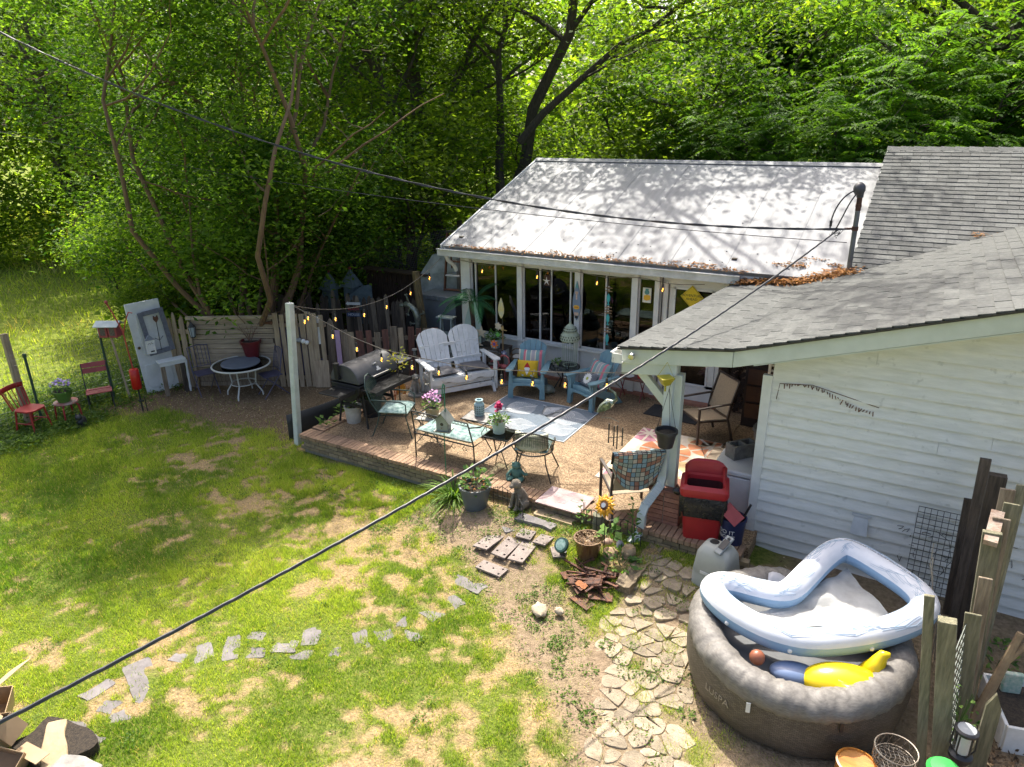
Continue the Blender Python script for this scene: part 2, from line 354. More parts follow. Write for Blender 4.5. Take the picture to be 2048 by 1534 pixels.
STEP = [(-6.09, 2.97, .62, .26, -.31), (-6.35, 2.65, .28, .15, 1.48), (-6.06, 2.59, .17, .15, .3), (-5.85, 2.58, .18, .14, .97), (-5.83, 3.46, .42, .24, -.52), (-6.04, 3.33, .16, .12, .2), (-5.67, 3.70, .38, .15, -.85), (-5.60, 3.97, .18, .14, .25),
        (-5.41, 3.77, .2, .15, .4), (-5.21, 4.00, .26, .18, .5), (-5.08, 4.25, .28, .18, -.94), (-4.97, 4.01, .2, .15, .4), (-4.68, 4.24, .15, .14, .4), (-6.12, 2.23, .3, .2, .17), (-5.81, 2.26, .18, .14, .1), (-4.12, 5.87, .44, .2, -.11), (-4.11, 5.50, .3, .2, -.30),
        (-4.24, 5.21, .38, .18, -.19), (-4.39, 4.94, .16, .12, -.86), (-4.44, 4.69, .24, .17, -.60), (-4.15, 4.84, .2, .15, -.61), (-4.58, 4.48, .3, .15, -.69), (-4.22, 6.96, .18, .13, -.61)]
# tie plates / slabs nearer the patio: x, y, length, width, angle
PLATE = [(-4.30, 6.63, .40, .22, 1.5), (-4.03, 6.62, .42, .2, 1.56), (-3.80, 6.65, .46, .21, 1.62), (-3.92, 6.93, .21, .19, .07), (-3.66, 6.92, .22, .19, 1.5), (-4.00, 6.21, .36, .19, -.04), (-3.39, 6.80, .23, .16, -.94)]
SLABS = [(-3.92, 7.22, .56, .16, -.08, 'g'), (-3.78, 7.43, .58, .14, -.03, 't')]
def near_slab(x, y):
    r = np.zeros(len(x), bool)
    for s in list(STEP) + list(PLATE) + list(SLABS):
        c, q = math.cos(s[4]), math.sin(s[4]); dx, dy = x - s[0], y - s[1]
        r |= (np.abs(dx * c + dy * q) < s[2] / 2 + .0) & (np.abs(-dx * q + dy * c) < s[3] / 2 + .0)
    return r
grass_mat = leafmat('grass_blades', (.075, .15, .018, 1), (.36, .41, .075, 1), .45, .6, (.5, .37, .19, 1))
def lawn():
    Vs = []; Fs = []; T = []; off = 0
    for (x0, x1, y0, y1, n, hs, ws) in ((-8.5, -.4, 1.0, 7.6, 420000, 1.0, .0055), (-13.9, -8.5, 1.0, 8.6, 230000, 1.15, .0075), (-8.5, -5.0, 6.2, 7.45, 26000, 1.7, .007)):
        x = RNG.uniform(x0, x1, n); y = RNG.uniform(y0, y1, n); g, b, m, f = masks(x, y); tall = fbm(x, y, 2.2, 11, 3)
        k = (RNG.random(n) < g * (.35 + 1.1 * tall)) & ~inpoly(x, y, PATIO)
        ns = near_slab(x, y); k &= ~(ns & (RNG.random(n) < .92)); k &= ~(inpoly(x, y, FLAG) & (RNG.random(n) < .5))
        x = x[k]; y = y[k]; tall = tall[k]; n2 = len(x)
        P = np.stack([x, y, gz(x, y) - .004], 1); h = RNG.uniform(.022, .055, n2) * (.5 + 1.3 * tall) * hs
        v, f2 = blades(P, h, np.full(n2, ws) * RNG.uniform(.7, 1.4, n2), .45)
        Vs.append(v); Fs.append(f2 + off); off += len(v)
        t = np.clip(.38 + (fbm(x, y, .8, 21) - .5) * 1.5 + RNG.normal(size=n2) * .17, 0, .84); t[RNG.random(n2) < .04] = 1.0; T.append(np.repeat(t, 3))
    # straw-dry blades over the thin patches
    n = 130000; x = RNG.uniform(-13.5, -1.0, n); y = RNG.uniform(1.2, 7.5, n); g, b, m, f = masks(x, y); k = (RNG.random(n) < (1 - g) * (1 - b) * (1 - m) * .55) & ~inpoly(x, y, PATIO) & ~inpoly(x, y, FLAG) & ~near_slab(x, y); x = x[k]; y = y[k]; n2 = len(x)
    v, f2 = blades(np.stack([x, y, gz(x, y) - .002], 1), RNG.uniform(.006, .022, n2), np.full(n2, .007), 1.6); Vs.append(v); Fs.append(f2 + off); off += len(v); T.append(np.repeat(np.where(RNG.random(n2) < .8, 1.0, .6), 3))
    # scattered stray tufts in the bare patches
    cx = np.concatenate([RNG.uniform(-6.5, -1.2, 150), RNG.uniform(-12, -2, 260)]); cy_ = np.concatenate([RNG.uniform(3.6, 7.2, 150), RNG.uniform(1.5, 7.2, 260)])
    for a, b in zip(cx, cy_):
        if polydist(a, b, SOIL) < .34 and RNG.random() < .85: continue
        n2 = 130; x = a + RNG.normal(size=n2) * .05; y = b + RNG.normal(size=n2) * .05
        P = np.stack([x, y, gz(x, y) - .004], 1); v, f2 = blades(P, RNG.uniform(.02, .065, n2), np.full(n2, .006), .5)
        Vs.append(v); Fs.append(f2 + off); off += len(v); T.append(np.repeat(np.clip(.5 + RNG.normal(size=n2) * .2, 0, 1), 3))
    me = np_mesh('lawn_grass', np.concatenate(Vs), np.concatenate(Fs), grass_mat, False, np.concatenate(T))
    return tag(obj('lawn_grass', me, None), 'short patchy lawn grass with bare straw-coloured spots', 'grass', None, 'stuff')
lawn()
def meadow():
    n = 60000; x = -14 - RNG.random(n) ** 1.6 * 40; y = RNG.uniform(0, 34, n); k = (y < 24 + (-14 - x) * .6) & ~((x > -15) & (y > 13))
    x = x[k]; y = y[k]; n = len(x); d = (-13.5 - x)
    P = np.stack([x, y, 0 * x], 1); v, f = blades(P, RNG.uniform(.08, .22, n) * (1 + d * .02), .012 + .0022 * d, .5)
    t = np.clip(.55 + (fbm(x, y, .35, 31) - .5) * 1.4 + RNG.normal(size=n) * .15, 0, 1)
    me = np_mesh('meadow_grass', v, f, grass_mat, False, np.repeat(t, 3))
    tag(obj('meadow_grass', me, None), 'tall sunlit meadow grass beyond the wire fence', 'grass', None, 'stuff')
meadow()
weed_mat = leafmat('weed_leaves', (.04, .09, .015, 1), (.16, .25, .045, 1), .35)
def leaf_clump(cx, cy, z, n, rad, ht, ls, seed=0):
    r = np.sqrt(RNG.random(n)) * rad; t = RNG.random(n) * 2 * PI
    C = np.stack([cx + r * np.cos(t), cy + r * np.sin(t), z + RNG.random(n) * ht * (1 - (r / rad) ** 2 * .6)], 1)
    D = np.stack([np.cos(t), np.sin(t), RNG.uniform(-.2, .7, n)], 1) + rand_unit(n) * .6; Nn = np.array([0, 0, 1.]) + rand_unit(n) * .5
    return leafquads(C, D, Nn, RNG.uniform(.7, 1.3, n) * ls, RNG.uniform(.7, 1.2, n) * ls * .55)
def weeds():
    Vs = []; Fs = []; off = 0; T = []
    spots = [(-2.95 + RNG.normal() * .3, 6.0 + RNG.normal() * .28, .05) for _ in range(26)] + [(-2.6 + RNG.normal() * .18, 5.4 + RNG.normal() * .35, .04) for _ in range(16)] + \
            [(RNG.uniform(-4.6, -2.6), RNG.uniform(7.0, 7.45), .06) for _ in range(30)] + [(RNG.uniform(-6.2, -4.2), RNG.uniform(6.2, 7.3), .045) for _ in range(40)] + \
            [(RNG.uniform(-8.5, -5), RNG.uniform(6.6, 7.4), .06) for _ in range(40)] + [(RNG.uniform(-2.3, -1.2), RNG.uniform(3.6, 7.1), .035) for _ in range(34)] + [(RNG.uniform(-12.5, -2.5), RNG.uniform(1.5, 6.5), .04) for _ in range(110)]
    for a, b, h in spots:
        v, f = leaf_clump(a, b, G(a, b), 45, RNG.uniform(.05, .16), h * RNG.uniform(.6, 1.6), RNG.uniform(.02, .034)); Vs.append(v); Fs.append(f + off); off += len(v); T.append(np.repeat(RNG.random(len(f)), 4))
    for _ in range(620):      # ivy and undergrowth along the wire fence
        a = RNG.normal() * .55 - 14.3; b = RNG.uniform(4.0, 9.2)
        if RNG.random() < .3: a = RNG.uniform(-14.0, -12.9); b = RNG.uniform(4.4, 6.9)
        v, f = leaf_clump(a, b, 0, 60, RNG.uniform(.15, .35), RNG.uniform(.1, .45) * (1 if a < -13.9 else .45), RNG.uniform(.04, .075)); Vs.append(v); Fs.append(f + off); off += len(v); T.append(np.repeat(np.clip(RNG.random(len(f)) * .9, 0, 1), 4))
    me = np_mesh('weeds', np.concatenate(Vs), np.concatenate(Fs), weed_mat, False, np.concatenate(T))
    tag(obj('weeds', me, None), 'low broad-leaved weeds scattered over the yard', 'weeds', None, 'stuff')
weeds()
def litter():   # mulch chips, dead leaves and twigs on the mulch bed and bare soil
    n = 26000; x = RNG.uniform(-13.6, -.6, n); y = RNG.uniform(3.2, 10.6, n); g, b, m, f = masks(x, y); k = (RNG.random(n) < np.maximum(m, b * .10)) & ~inpoly(x, y, PATIO)
    x = x[k]; y = y[k]; n = len(x); C = np.stack([x, y, gz(x, y) + RNG.uniform(.002, .02, n)], 1); t = RNG.random(n) * 2 * PI
    D = np.stack([np.cos(t), np.sin(t), RNG.normal(size=n) * .15], 1); v, f = leafquads(C, D, np.array([0, 0, 1.]) + rand_unit(n) * .3, RNG.uniform(.03, .1, n), RNG.uniform(.008, .022, n), .05)
    mm = leafmat('wood_chips', (.07, .045, .025, 1), (.46, .35, .22, 1), .0, .9)
    tag(obj('wood_chips', np_mesh('wood_chips', v, f, mm, False, np.repeat(RNG.random(n), 4)), None), 'tan wood chip mulch and dry bits strewn on the soil', 'mulch', None, 'stuff')
litter()
# ================================================================== paths
def clip_half(poly, px, py, nx, ny_):
    out = []; k = len(poly)
    for i in range(k):
        a, b = poly[i], poly[(i + 1) % k]; da = (a[0] - px) * nx + (a[1] - py) * ny_; db = (b[0] - px) * nx + (b[1] - py) * ny_
        if da <= 0: out.append(a)
        if (da < 0 < db) or (db < 0 < da): t = da / (da - db); out.append((a[0] + (b[0] - a[0]) * t, a[1] + (b[1] - a[1]) * t))
    return out
def chaikin(p):
    o = []
    for i in range(len(p)):
        a, b = p[i], p[(i + 1) % len(p)]; o += [(a[0] * .8 + b[0] * .2, a[1] * .8 + b[1] * .2), (a[0] * .2 + b[0] * .8, a[1] * .2 + b[1] * .8)]
    return o
cream_stone = mat('cream_flagstone', (.36, .295, .205, 1), (.23, .185, .125, 1), 10, .9, bump=.6, rnd=.28, bscale=60, spk=16, spc=(.16, .13, .08, 1))
path = struct('stone_path', MB().prism([(-2.3, 7.1), (-1.75, 4.2), (-1.6, 3.4), (-.95, 3.4), (-1.05, 4.4), (-1.6, 6.4), (-2.0, 7.1)], -.12, -.05), soil_mat)
seeds = [(-2.7 + i * .172 + RNG.normal() * .062, 3.4 + j * .172 + RNG.normal() * .062) for i in range(13) for j in range(24)]
for i, (a, b) in enumerate(seeds):
    if not inpoly(a, b, FLAG): continue
    q = [(a - .3, b - .3), (a + .3, b - .3), (a + .3, b + .3), (a - .3, b + .3)]
    for j, (c, d) in enumerate(seeds):
        if j != i and (c - a) ** 2 + (d - b) ** 2 < .5: q = clip_half(q, (a + c) / 2, (b + d) / 2, c - a, d - b)
    if len(q) < 3 or RNG.random() < .06: continue
    cx = sum(p[0] for p in q) / len(q); cy_ = sum(p[1] for p in q) / len(q); z = G(cx, cy_)
    k = .93 + RNG.normal() * .035; q = [((p[0] - cx) * k, (p[1] - cy_) * k) for p in q]; q = chaikin([(a + RNG.normal() * .010, b + RNG.normal() * .010) for a, b in q])
    o = obj('paving_stone', MB().prism(q, -.05, .006 + RNG.random() * .010), cream_stone, path, (cx, cy_, z), bevel=.006)
    o.rotation_euler = (RNG.normal() * .015, RNG.normal() * .015, 0)
slab_mat = mat('weathered_slab', (.215, .195, .188, 1), (.14, .127, .12, 1), 7, .85, bump=.25, rnd=.12)
plate_mat = mat('rusted_tie_plate', (.235, .19, .165, 1), (.16, .13, .112, 1), 9, .75, bump=.2, rnd=.12)
tan_stone = mat('tan_stone_slab', (.44, .34, .20, 1), (.32, .24, .14, 1), 6, .85, bump=.3)
steps = struct('stepping_path', MB().prism([(-6.5, 3.6), (-6.4, 3.5), (-3.7, 5.6), (-3.8, 5.7)], -.14, -.08), soil_mat)
def ragged(l, w_, k=3, a=.018):
    p = []
    for (x0, y0), (x1, y1) in zip([(-l, -w_), (l, -w_), (l, w_), (-l, w_)], [(l, -w_), (l, w_), (-l, w_), (-l, -w_)]):
        for i in range(k): t = i / k; p.append(((x0 + (x1 - x0) * t) / 2 + RNG.normal() * a * .5, (y0 + (y1 - y0) * t) / 2 + RNG.normal() * a * .5))
    return p
for s in STEP: obj('stepping_slab', MB().prism(chaikin(ragged(s[2], s[3], 3, .022)), -.03, .002), slab_mat, steps, (s[0], s[1], G(s[0], s[1])), s[4])
def plate_mesh(l, w_):
    # flat plate with square spike holes: built as strips round the holes
    mb = MB(); hs = [(-.36, -.3), (-.30, .3), (.36, .3), (.38, -.3), (.05, 0.05)]; xs_ = sorted({-.5, .5} | {h[0] + d for h in hs for d in (-.035, .035)}); ys_ = sorted({-.5, .5} | {h[1] + d for h in hs for d in (-.07, .07)})
    for i in range(len(xs_) - 1):
        for j in range(len(ys_) - 1):
            cx, cy_ = (xs_[i] + xs_[i + 1]) / 2, (ys_[j] + ys_[j + 1]) / 2
            if any(abs(cx - h[0]) < .034 and abs(cy_ - h[1]) < .069 for h in hs): continue
            mb.add([(a * l, b * w_, z) for z in (0, .022) for a, b in ((xs_[i], ys_[j]), (xs_[i + 1], ys_[j]), (xs_[i + 1], ys_[j + 1]), (xs_[i], ys_[j + 1]))], [(4, 5, 6, 7), (0, 3, 2, 1), (0, 1, 5, 4), (1, 2, 6, 5), (2, 3, 7, 6), (3, 0, 4, 7)])
    return mb
for s in PLATE:
    o = obj('tie_plate', plate_mesh(s[2], s[3]), plate_mat, steps, (s[0], s[1], G(s[0], s[1]) + .015), s[4]); o.rotation_euler = (RNG.normal() * .04, RNG.normal() * .04, s[4])
for s in SLABS: obj('stone_slab', MB().prism(chaikin(ragged(s[2], s[3], 4, .03)), -.05, .045), slab_mat if s[5] == 'g' else tan_stone, steps, (s[0], s[1], G(s[0], s[1])), s[4], bevel=.008)
# ================================================================== patio
agg = bpy.data.materials.new('exposed_aggregate'); agg.use_nodes = True
def agg_mat(m):
    N = m.node_tree.nodes; L = m.node_tree.links; b = N['Principled BSDF']; b.inputs['Roughness'].default_value = .8
    tc = N.new('ShaderNodeTexCoord'); v = N.new('ShaderNodeTexVoronoi'); v.inputs['Scale'].default_value = 75; L.new(tc.outputs['Object'], v.inputs['Vector'])
    sx = N.new('ShaderNodeSeparateColor'); L.new(v.outputs['Color'], sx.inputs[0])
    r = N.new('ShaderNodeValToRGB'); e = r.color_ramp.elements; e[0].position = 0; e[0].color = (.10, .065, .035, 1); e[1].position = 1; e[1].color = (.48, .36, .22, 1)
    for p, c in ((.3, (.22, .15, .085, 1)), (.7, (.34, .235, .13, 1))): x = e.new(p); x.color = c
    L.new(sx.outputs[0], r.inputs[0])
    n = N.new('ShaderNodeTexNoise'); n.inputs['Scale'].default_value = 1.6; n.inputs['Detail'].default_value = 5; L.new(tc.outputs['Object'], n.inputs['Vector'])
    r2 = N.new('ShaderNodeValToRGB'); r2.color_ramp.elements[0].position = .3; r2.color_ramp.elements[0].color = (.72, .70, .66, 1); r2.color_ramp.elements[1].position = .65; r2.color_ramp.elements[1].color = (1.05, 1.0, .95, 1); L.new(n.outputs[0], r2.inputs[0])
    x = N.new('ShaderNodeMixRGB'); x.blend_type = 'MULTIPLY'; x.inputs[0].default_value = 1; L.new(r.outputs[0], x.inputs[1]); L.new(r2.outputs[0], x.inputs[2]); L.new(x.outputs[0], b.inputs['Base Color'])
    bp = N.new('ShaderNodeBump'); bp.inputs['Strength'].default_value = .6; bp.inputs['Distance'].default_value = .006; bp.invert = True; L.new(v.outputs['Distance'], bp.inputs['Height']); L.new(bp.outputs[0], b.inputs['Normal'])
agg_mat(agg)
mb = MB()
for x0, x1, y0, y1 in ((-8.35, -5.0, 7.78, 12.05), (-4.988, -2.32, 7.78, 12.05), (-2.308, -1.3, 7.78, 12.05), (-1.29, 1.5, 8.34, 12.05)):
    mb.prism([(x0, y0), (x1, y0), (x1, y1), (x0, y1)], -.1, PZ)
patio = struct('patio', mb, agg)
obj('patio_core', MB().box((-4.95, 7.665, .12), (7.2, .2, .26)).box((-8.47, 9.7, .12), (.18, 4.2, .26)), mortar, patio)
bb = MB().box((0, 0, 0), (.066, .27, .055)).mesh('brick', mat('brick_rowlock', (.37, .235, .14, 1), (.27, .17, .105, 1), 14, .85, bump=.3, rnd=.22))
bs = MB().box((0, 0, 0), (.2, .09, .056)).mesh('brick', brick_tan)
def brick(me, loc, rz=0):
    o = obj('brick', me, None, patio, loc, rz); o.rotation_euler = (RNG.normal() * .012, RNG.normal() * .012, rz + RNG.normal() * .012); return o
x = -8.56
while x < -1.32:
    brick(bb, (x, 7.645 + RNG.normal() * .003, PZ + .004 + RNG.normal() * .002))
    x += .0765
y = 7.86
while y < 11.4: brick(bb, (-8.475, y, PZ + .004), PI / 2); y += .0765
for k in range(3):
    x = -8.58 + (.105 if k % 2 else 0)
    while x < -1.3:
        z = PZ - .064 - k * .066
        if z + .02 > G(x, 7.5): brick(bs, (x + .1, 7.565, z))
        x += .21
    for j in range(3): brick(bs, (-8.565, 7.75 + j * .21 + (.1 if k % 2 else 0), PZ - .064 - k * .066), PI / 2)
# sunken step slab with the printed brick mat in front of the patio
# ================================================================== house
WY = 12.05
house = thing('house', 'white house with sunroom, pale metal roof, grey shingle wing and covered porch', 'house', (-4, 12, 0))
H0 = Vector((-4, 12, 0))
def hp(name, mb, m, parent=None, **k):          # a part of the house, written in world coordinates
    o = obj(name, mb, m, parent or house, **k)
    if o.location.length < 1e-9 and parent is None: o.location = -H0
    elif parent is None: o.location = o.location - H0
    return o
metal = mat('coated_metal_roof', (.285, .29, .295, 1), (.16, .165, .175, 1), 3, .65, bump=.05, stretch=(2.4, .22, .22), lo=.25, hi=.62, detail=7)
EZ, EY, RZ_, RY = 2.85, 11.72, 4.31, 15.8
roof = hp('metal_roof', MB().slab([(-8.50, EY + .05, EZ - .03), (-1.0, EY + .05, EZ - .03), (-1.0, RY, RZ_ - .05), (-8.50, RY, RZ_ - .05)], .05).slab([(-1.0, 19.9, EZ), (-8.5, 19.9, EZ), (-8.5, RY, RZ_ - .04), (-1.0, RY, RZ_ - .04)], .05), metal)
for i in range(8):
    a = -8.55 + i * .945; b = a + .9435
    p = MB().slab([(a, EY, EZ), (b, EY, EZ + .002), (b, RY, RZ_ + .002), (a, RY, RZ_)], .02)
    p.bar((b, EY, EZ + .004), (b, RY, RZ_ + .004), .022, .006)
    hp('roof_panel', p, metal, roof)
hp('ridge_cap', MB().slab([(-8.58, RY - .13, RZ_ - .02), (-1.0, RY - .13, RZ_ - .02), (-1.0, RY, RZ_ + .04), (-8.58, RY, RZ_ + .04)], .01).slab([(-1.0, RY + .13, RZ_ - .02), (-8.58, RY + .13, RZ_ - .02), (-8.58, RY, RZ_ + .04), (-1.0, RY, RZ_ + .04)], .01), metal, roof)
hp('rake_trim', MB().bar((-8.56, EY, EZ - .03), (-8.56, RY, RZ_ - .03), .03, .1), white_paint, roof)
nails = MB()
for i in range(26): x = RNG.uniform(-8.2, -1.6); y = RNG.choice([11.95, 12.3, 13.3]) + RNG.normal() * .02; nails.ball((x, y, EZ + (y - EY) * (RZ_ - EZ) / (RY - EY) + .006), (.014, .014, .006), 6, 4)
hp('roof_screw', nails, black_plastic, roof, kind='stuff')
gut = MB().bar((-8.62, 11.66, 2.72), (-2.6, 11.66, 2.72), .012, .13, up=(0, 0, 1)).bar((-8.62, 11.72, 2.66), (-2.6, 11.72, 2.66), .13, .012).bar((-8.62, 11.64, 2.785), (-2.6, 11.64, 2.785), .03, .014).box((-8.615, 11.72, 2.72), (.012, .13, .13)).box((-2.6, 11.72, 2.72), (.012, .13, .13))
hp('gutter', gut, mat('gutter_aluminium', (.70, .70, .68, 1), (.5, .5, .47, 1), 4, .4, bump=.03))
hp('soffit', MB().box((-5.4, 11.9, 2.675), (6.3, .3, .02)).box((-5.4, 11.795, 2.75), (6.3, .02, .16)), white_paint)
hp('downspout', MB().tube([(-8.45, 11.72, 2.66), (-8.45, 11.78, 2.55), (-8.42, 11.95, 2.42), (-8.40, 12.0, 2.3)], .04, 8), white_paint)
def litter_mesh(spots, m, nm='roof_litter'):
    Vs = []; Fs = []; T = []; off = 0
    for c, n, sp, lt in spots:
        C = np.array(c) + RNG.normal(size=(n, 3)) * np.array(sp); t = RNG.random(n) * 2 * PI; D = np.stack([np.cos(t), np.sin(t), RNG.normal(size=n) * .25], 1)
        v, f = leafquads(C, D, np.array([0, 0, 1.]) + rand_unit(n) * .5, RNG.uniform(.4, 1.2, n) * lt, RNG.uniform(.15, .5, n) * lt, .15); Vs.append(v); Fs.append(f + off); off += len(v); T.append(np.repeat(RNG.random(n), 4))
    return np_mesh(nm, np.concatenate(Vs), np.concatenate(Fs), m, False, np.concatenate(T))
dead_leaf = leafmat('dead_leaves', (.10, .05, .02, 1), (.5, .24, .09, 1), .1, .85)
rs = lambda y: EZ + (y - EY) * (RZ_ - EZ) / (RY - EY)
spots = [((x, 11.74 + RNG.random() * .03, 2.86), 45, (.12, .035, .012), .07) for x in np.arange(-8.2, -2.5, .16)] + [((RNG.uniform(-7, -3), 11.85, rs(11.85) + .01), 30, (.06, .03, .006), .06) for _ in range(9)]
for t in np.linspace(0, 1, 26):
    x = -2.6 + t * 1.65; y = 11.70 + .10 * math.sin(t * 9) * .4; spots.append(((x, y, max(2.74 + (.124 if x < -1.73 else .3) * (x + 1.73), 2.62) + .05), 100, (.07, .06 + .08 * t, .025), .08))
for _ in range(14): x = RNG.uniform(-2.3, -1.1); y = RNG.uniform(11.9, 12.3); spots.append(((x, y, rs(y) + .012), 25, (.08, .03, .006), .06))
spots += [((.62, 12.87, 3.5), 40, (.08, .05, .02), .06)]
rl = hp('roof_leaf_litter', litter_mesh(spots, dead_leaf), None, kind='stuff')
# ---- shingles
sh_dark = mat('shingle_dark_grey', (.125, .128, .12, 1), (.08, .083, .078, 1), 30, .9, bump=.35, rnd=.26, bscale=160)
sh_light = mat('shingle_light_grey', (.122, .126, .119, 1), (.082, .086, .08, 1), 24, .9, bump=.3, rnd=.14, bscale=160)
def shingles(parent, O, U, Vv, region, u0, u1, v0, v1, m, tab=.30, ex=.145, most=300):
    O = Vector(O); U = Vector(U).normalized(); Vv = Vector(Vv).normalized(); Nn = U.cross(Vv)
    if Nn.z < 0: Nn = -Nn
    out = []; r = 0; v = v0
    while v < v1:
        u = u0 - (tab / 2 if r % 2 else 0) - RNG.random() * .03
        while u < u1:
            q = [(u + .004, v), (u + tab - .004, v), (u + tab - .004, v + ex + .02), (u + .004, v + ex + .02)]
            k = len(region)
            for i in range(k):
                a, b = region[i], region[(i + 1) % k]
                q = clip_half(q, a[0], a[1], b[1] - a[1], -(b[0] - a[0])) if q else q
            if len(q) >= 3: out.append((q, v))
            u += tab
        v += ex; r += 1
    def build(mb, q, v):
        j = RNG.random() * .005
        P = [O + U * a + Vv * b + Nn * (.018 + j - .013 * min(1, (b - v) / ex)) for a, b in q]; B = [O + U * a + Vv * b for a, b in q]; k = len(q)
        n = (P[1] - P[0]).cross(P[2] - P[0]).dot(Nn)
        if n < 0: P = P[::-1]; B = B[::-1]
        mb.add(B + P, [tuple(range(k, 2 * k))] + [(i, (i + 1) % k, k + (i + 1) % k, k + i) for i in range(k)])
    cpos = Vector((0, 0, CAM_H)); out.sort(key=lambda t: (O + U * t[0][0][0] + Vv * t[0][0][1] - cpos).length)
    for q, v in out[:most]: mb = MB(); build(mb, q, v); hp('shingle', mb, m, parent)
    if out[most:]:
        mb = MB()
        for q, v in out[most:]: build(mb, q, v)
        hp('shingle_field', mb, m, parent, kind='stuff')
MR = lambda y: 4.62 - .40 * (15.8 - y)
mainroof = hp('shingle_roof', MB().slab([(-1.0, 11.3, MR(11.3)), (7, 11.3, MR(11.3)), (7, 15.8, 4.62), (-1.0, 15.8, 4.62)], .12).slab([(7, 20, 3.0), (-1, 20, 3.0), (-1, 15.8, 4.62), (7, 15.8, 4.62)], .12), sh_dark)
s1 = math.hypot(1, .40)
valley = lambda x: 15.8 - (4.62 - (2.74 + .3 * (x + 1.73))) / .40
vv = lambda y: (y - 11.3) * s1
shingles(mainroof, (-1.0, 11.3, MR(11.3)), (1, 0, 0), (0, 1, .40), [(-.02, vv(valley(-1.02))), (3.0, vv(valley(2.0))), (3.0, vv(15.8)), (-.02, vv(15.8))], 0, 3.0, 0, vv(15.8), sh_dark, most=300)
for i in range(15): hp('ridge_shingle', MB().slab([(-1.02 + i * .22, 15.66, 4.59), (-.78 + i * .22, 15.66, 4.575), (-.78 + i * .22, 15.8, 4.645), (-1.02 + i * .22, 15.8, 4.66)], .008), sh_dark, mainroof)
hp('rake_board', MB().bar((-1.0, 11.55, MR(11.55) - .09), (-1.0, 15.8, 4.53), .025, .14), mint_trim, mainroof)
WZ = lambda x: 2.74 + (.124 if x < -1.73 else .3) * (x + 1.73)
FY = 7.88
wing = hp('porch_roof', MB().slab([(-3.10, FY, WZ(-3.1) - .012), (-1.73, FY, WZ(-1.73) - .012), (-1.73, 12.0, WZ(-1.73) - .012), (-2.70, 12.0, WZ(-2.7) - .012)], .03).slab([(-1.73, FY, WZ(-1.73) - .012), (5.5, FY, WZ(5.5) - .012), (5.5, valley(5.5) + .1, WZ(5.5) - .012), (-1.0, valley(-1.0) + .1, WZ(-1) - .012), (-1.73, 12.0, WZ(-1.73) - .012)], .03), sh_light)
s2 = math.hypot(1, .124); s3 = math.hypot(1, .3)
shingles(wing, (-3.13, FY - .03, WZ(-3.13)), (0, 1, 0), (1, 0, .124), [(0, 0), (4.13, .42), (4.13, 1.40 * s2), (0, 1.40 * s2)], 0, 4.15, 0, 1.39 * s2, sh_light, most=150)
shingles(wing, (-1.73, FY - .03, WZ(-1.73)), (0, 1, 0), (1, 0, .3), [(0, 0), (3.55, 0), (valley(2.2) - FY + .06, 3.93 * s3), (0, 3.93 * s3)], 0, 6.5, 0, 3.9 * s3, sh_light, most=150)
hp('drip_edge', MB().bar((-3.13, FY - .035, WZ(-3.13) - .014), (-1.73, FY - .035, WZ(-1.73) - .014), .012, .02).bar((-1.73, FY - .035, WZ(-1.73) - .014), (3, FY - .035, WZ(3) - .014), .012, .02), black_plastic, wing)
FB = .19
def rake(x0, x1, y, t=.025, top=.03, d=FB): return MB().slab([(x0, y, WZ(x0) - top - d), (x1, y, WZ(x1) - top - d), (x1, y, WZ(x1) - top), (x0, y, WZ(x0) - top)], t)
hp('fascia', rake(-3.08, -1.735, FY - .005), mint_trim, bevel=.004); hp('fascia', rake(-1.73, 4, FY - .005), mint_trim, bevel=.004)
hp('fascia', MB().slab([(-3.08, FY + .01, WZ(-3.08) - .36), (-2.38, FY + .01, WZ(-2.38) - .36), (-2.38, FY + .01, WZ(-2.38) - .20), (-3.08, FY + .01, WZ(-3.08) - .20)], .04), mint_trim, bevel=.004)
hp('soffit', MB().slab([(-1.5, 8.26, WZ(-1.5) - .235), (4, 8.26, WZ(4) - .235), (4, FY, WZ(4) - .235), (-1.5, FY, WZ(-1.5) - .235)], .01), mint_trim)
hp('porch_ceiling', MB().slab([(-2.62, 12.0, WZ(-2.62) - .06), (-1.74, 12.0, WZ(-1.73) - .06), (-1.74, 7.95, WZ(-1.73) - .06), (-3.0, 7.95, WZ(-3) - .06)], .02).slab([(-1.72, 12.0, WZ(-1.73) - .06), (2.5, 12.0, WZ(2.5) - .06), (2.5, 8.3, WZ(2.5) - .06), (-1.72, 8.3, WZ(-1.73) - .06)], .02), mint_trim)
pg = MB()
pg.bar((-3.17, 7.80, 2.44), (-3.17, 8.25, 2.44), .012, .12).bar((-3.11, 7.80, 2.385), (-3.11, 8.25, 2.385), .13, .012).box((-3.11, 7.80, 2.44), (.13, .012, .12)).bar((-3.185, 7.8, 2.505), (-3.185, 8.25, 2.505), .03, .012)
hp('porch_gutter', pg, white_paint)
hp('porch_beam', MB().bar((-2.96, 7.95, 2.37), (-2.58, 11.95, 2.40), .09, .16).box((-2.66, 8.0, 2.36), (.56, .10, .16)), mint_trim, bevel=.004)
hp('porch_brace', MB().bar((-2.90, 8.0, 2.30), (-2.42, 8.0, 1.80), .10, .09, up=(0, 1, 0)), mint_trim, bevel=.004)
hp('floodlight', MB().lathe([(.0, .06), (.035, .055), (.045, .02), (.03, -.01), (.028, -.03), (0, -.03)], 12, (-2.92, FY - .06, WZ(-2.92) - .10), rot(rx=PI / 2)), mat('chrome', (.7, .7, .7, 1), (.5, .5, .5, 1), 3, .2, .9))
PX, PY = -2.38, 8.0
hp('porch_post', MB().box((PX, PY, 1.52), (.13, .13, 1.56)), mint_trim, bevel=.006)
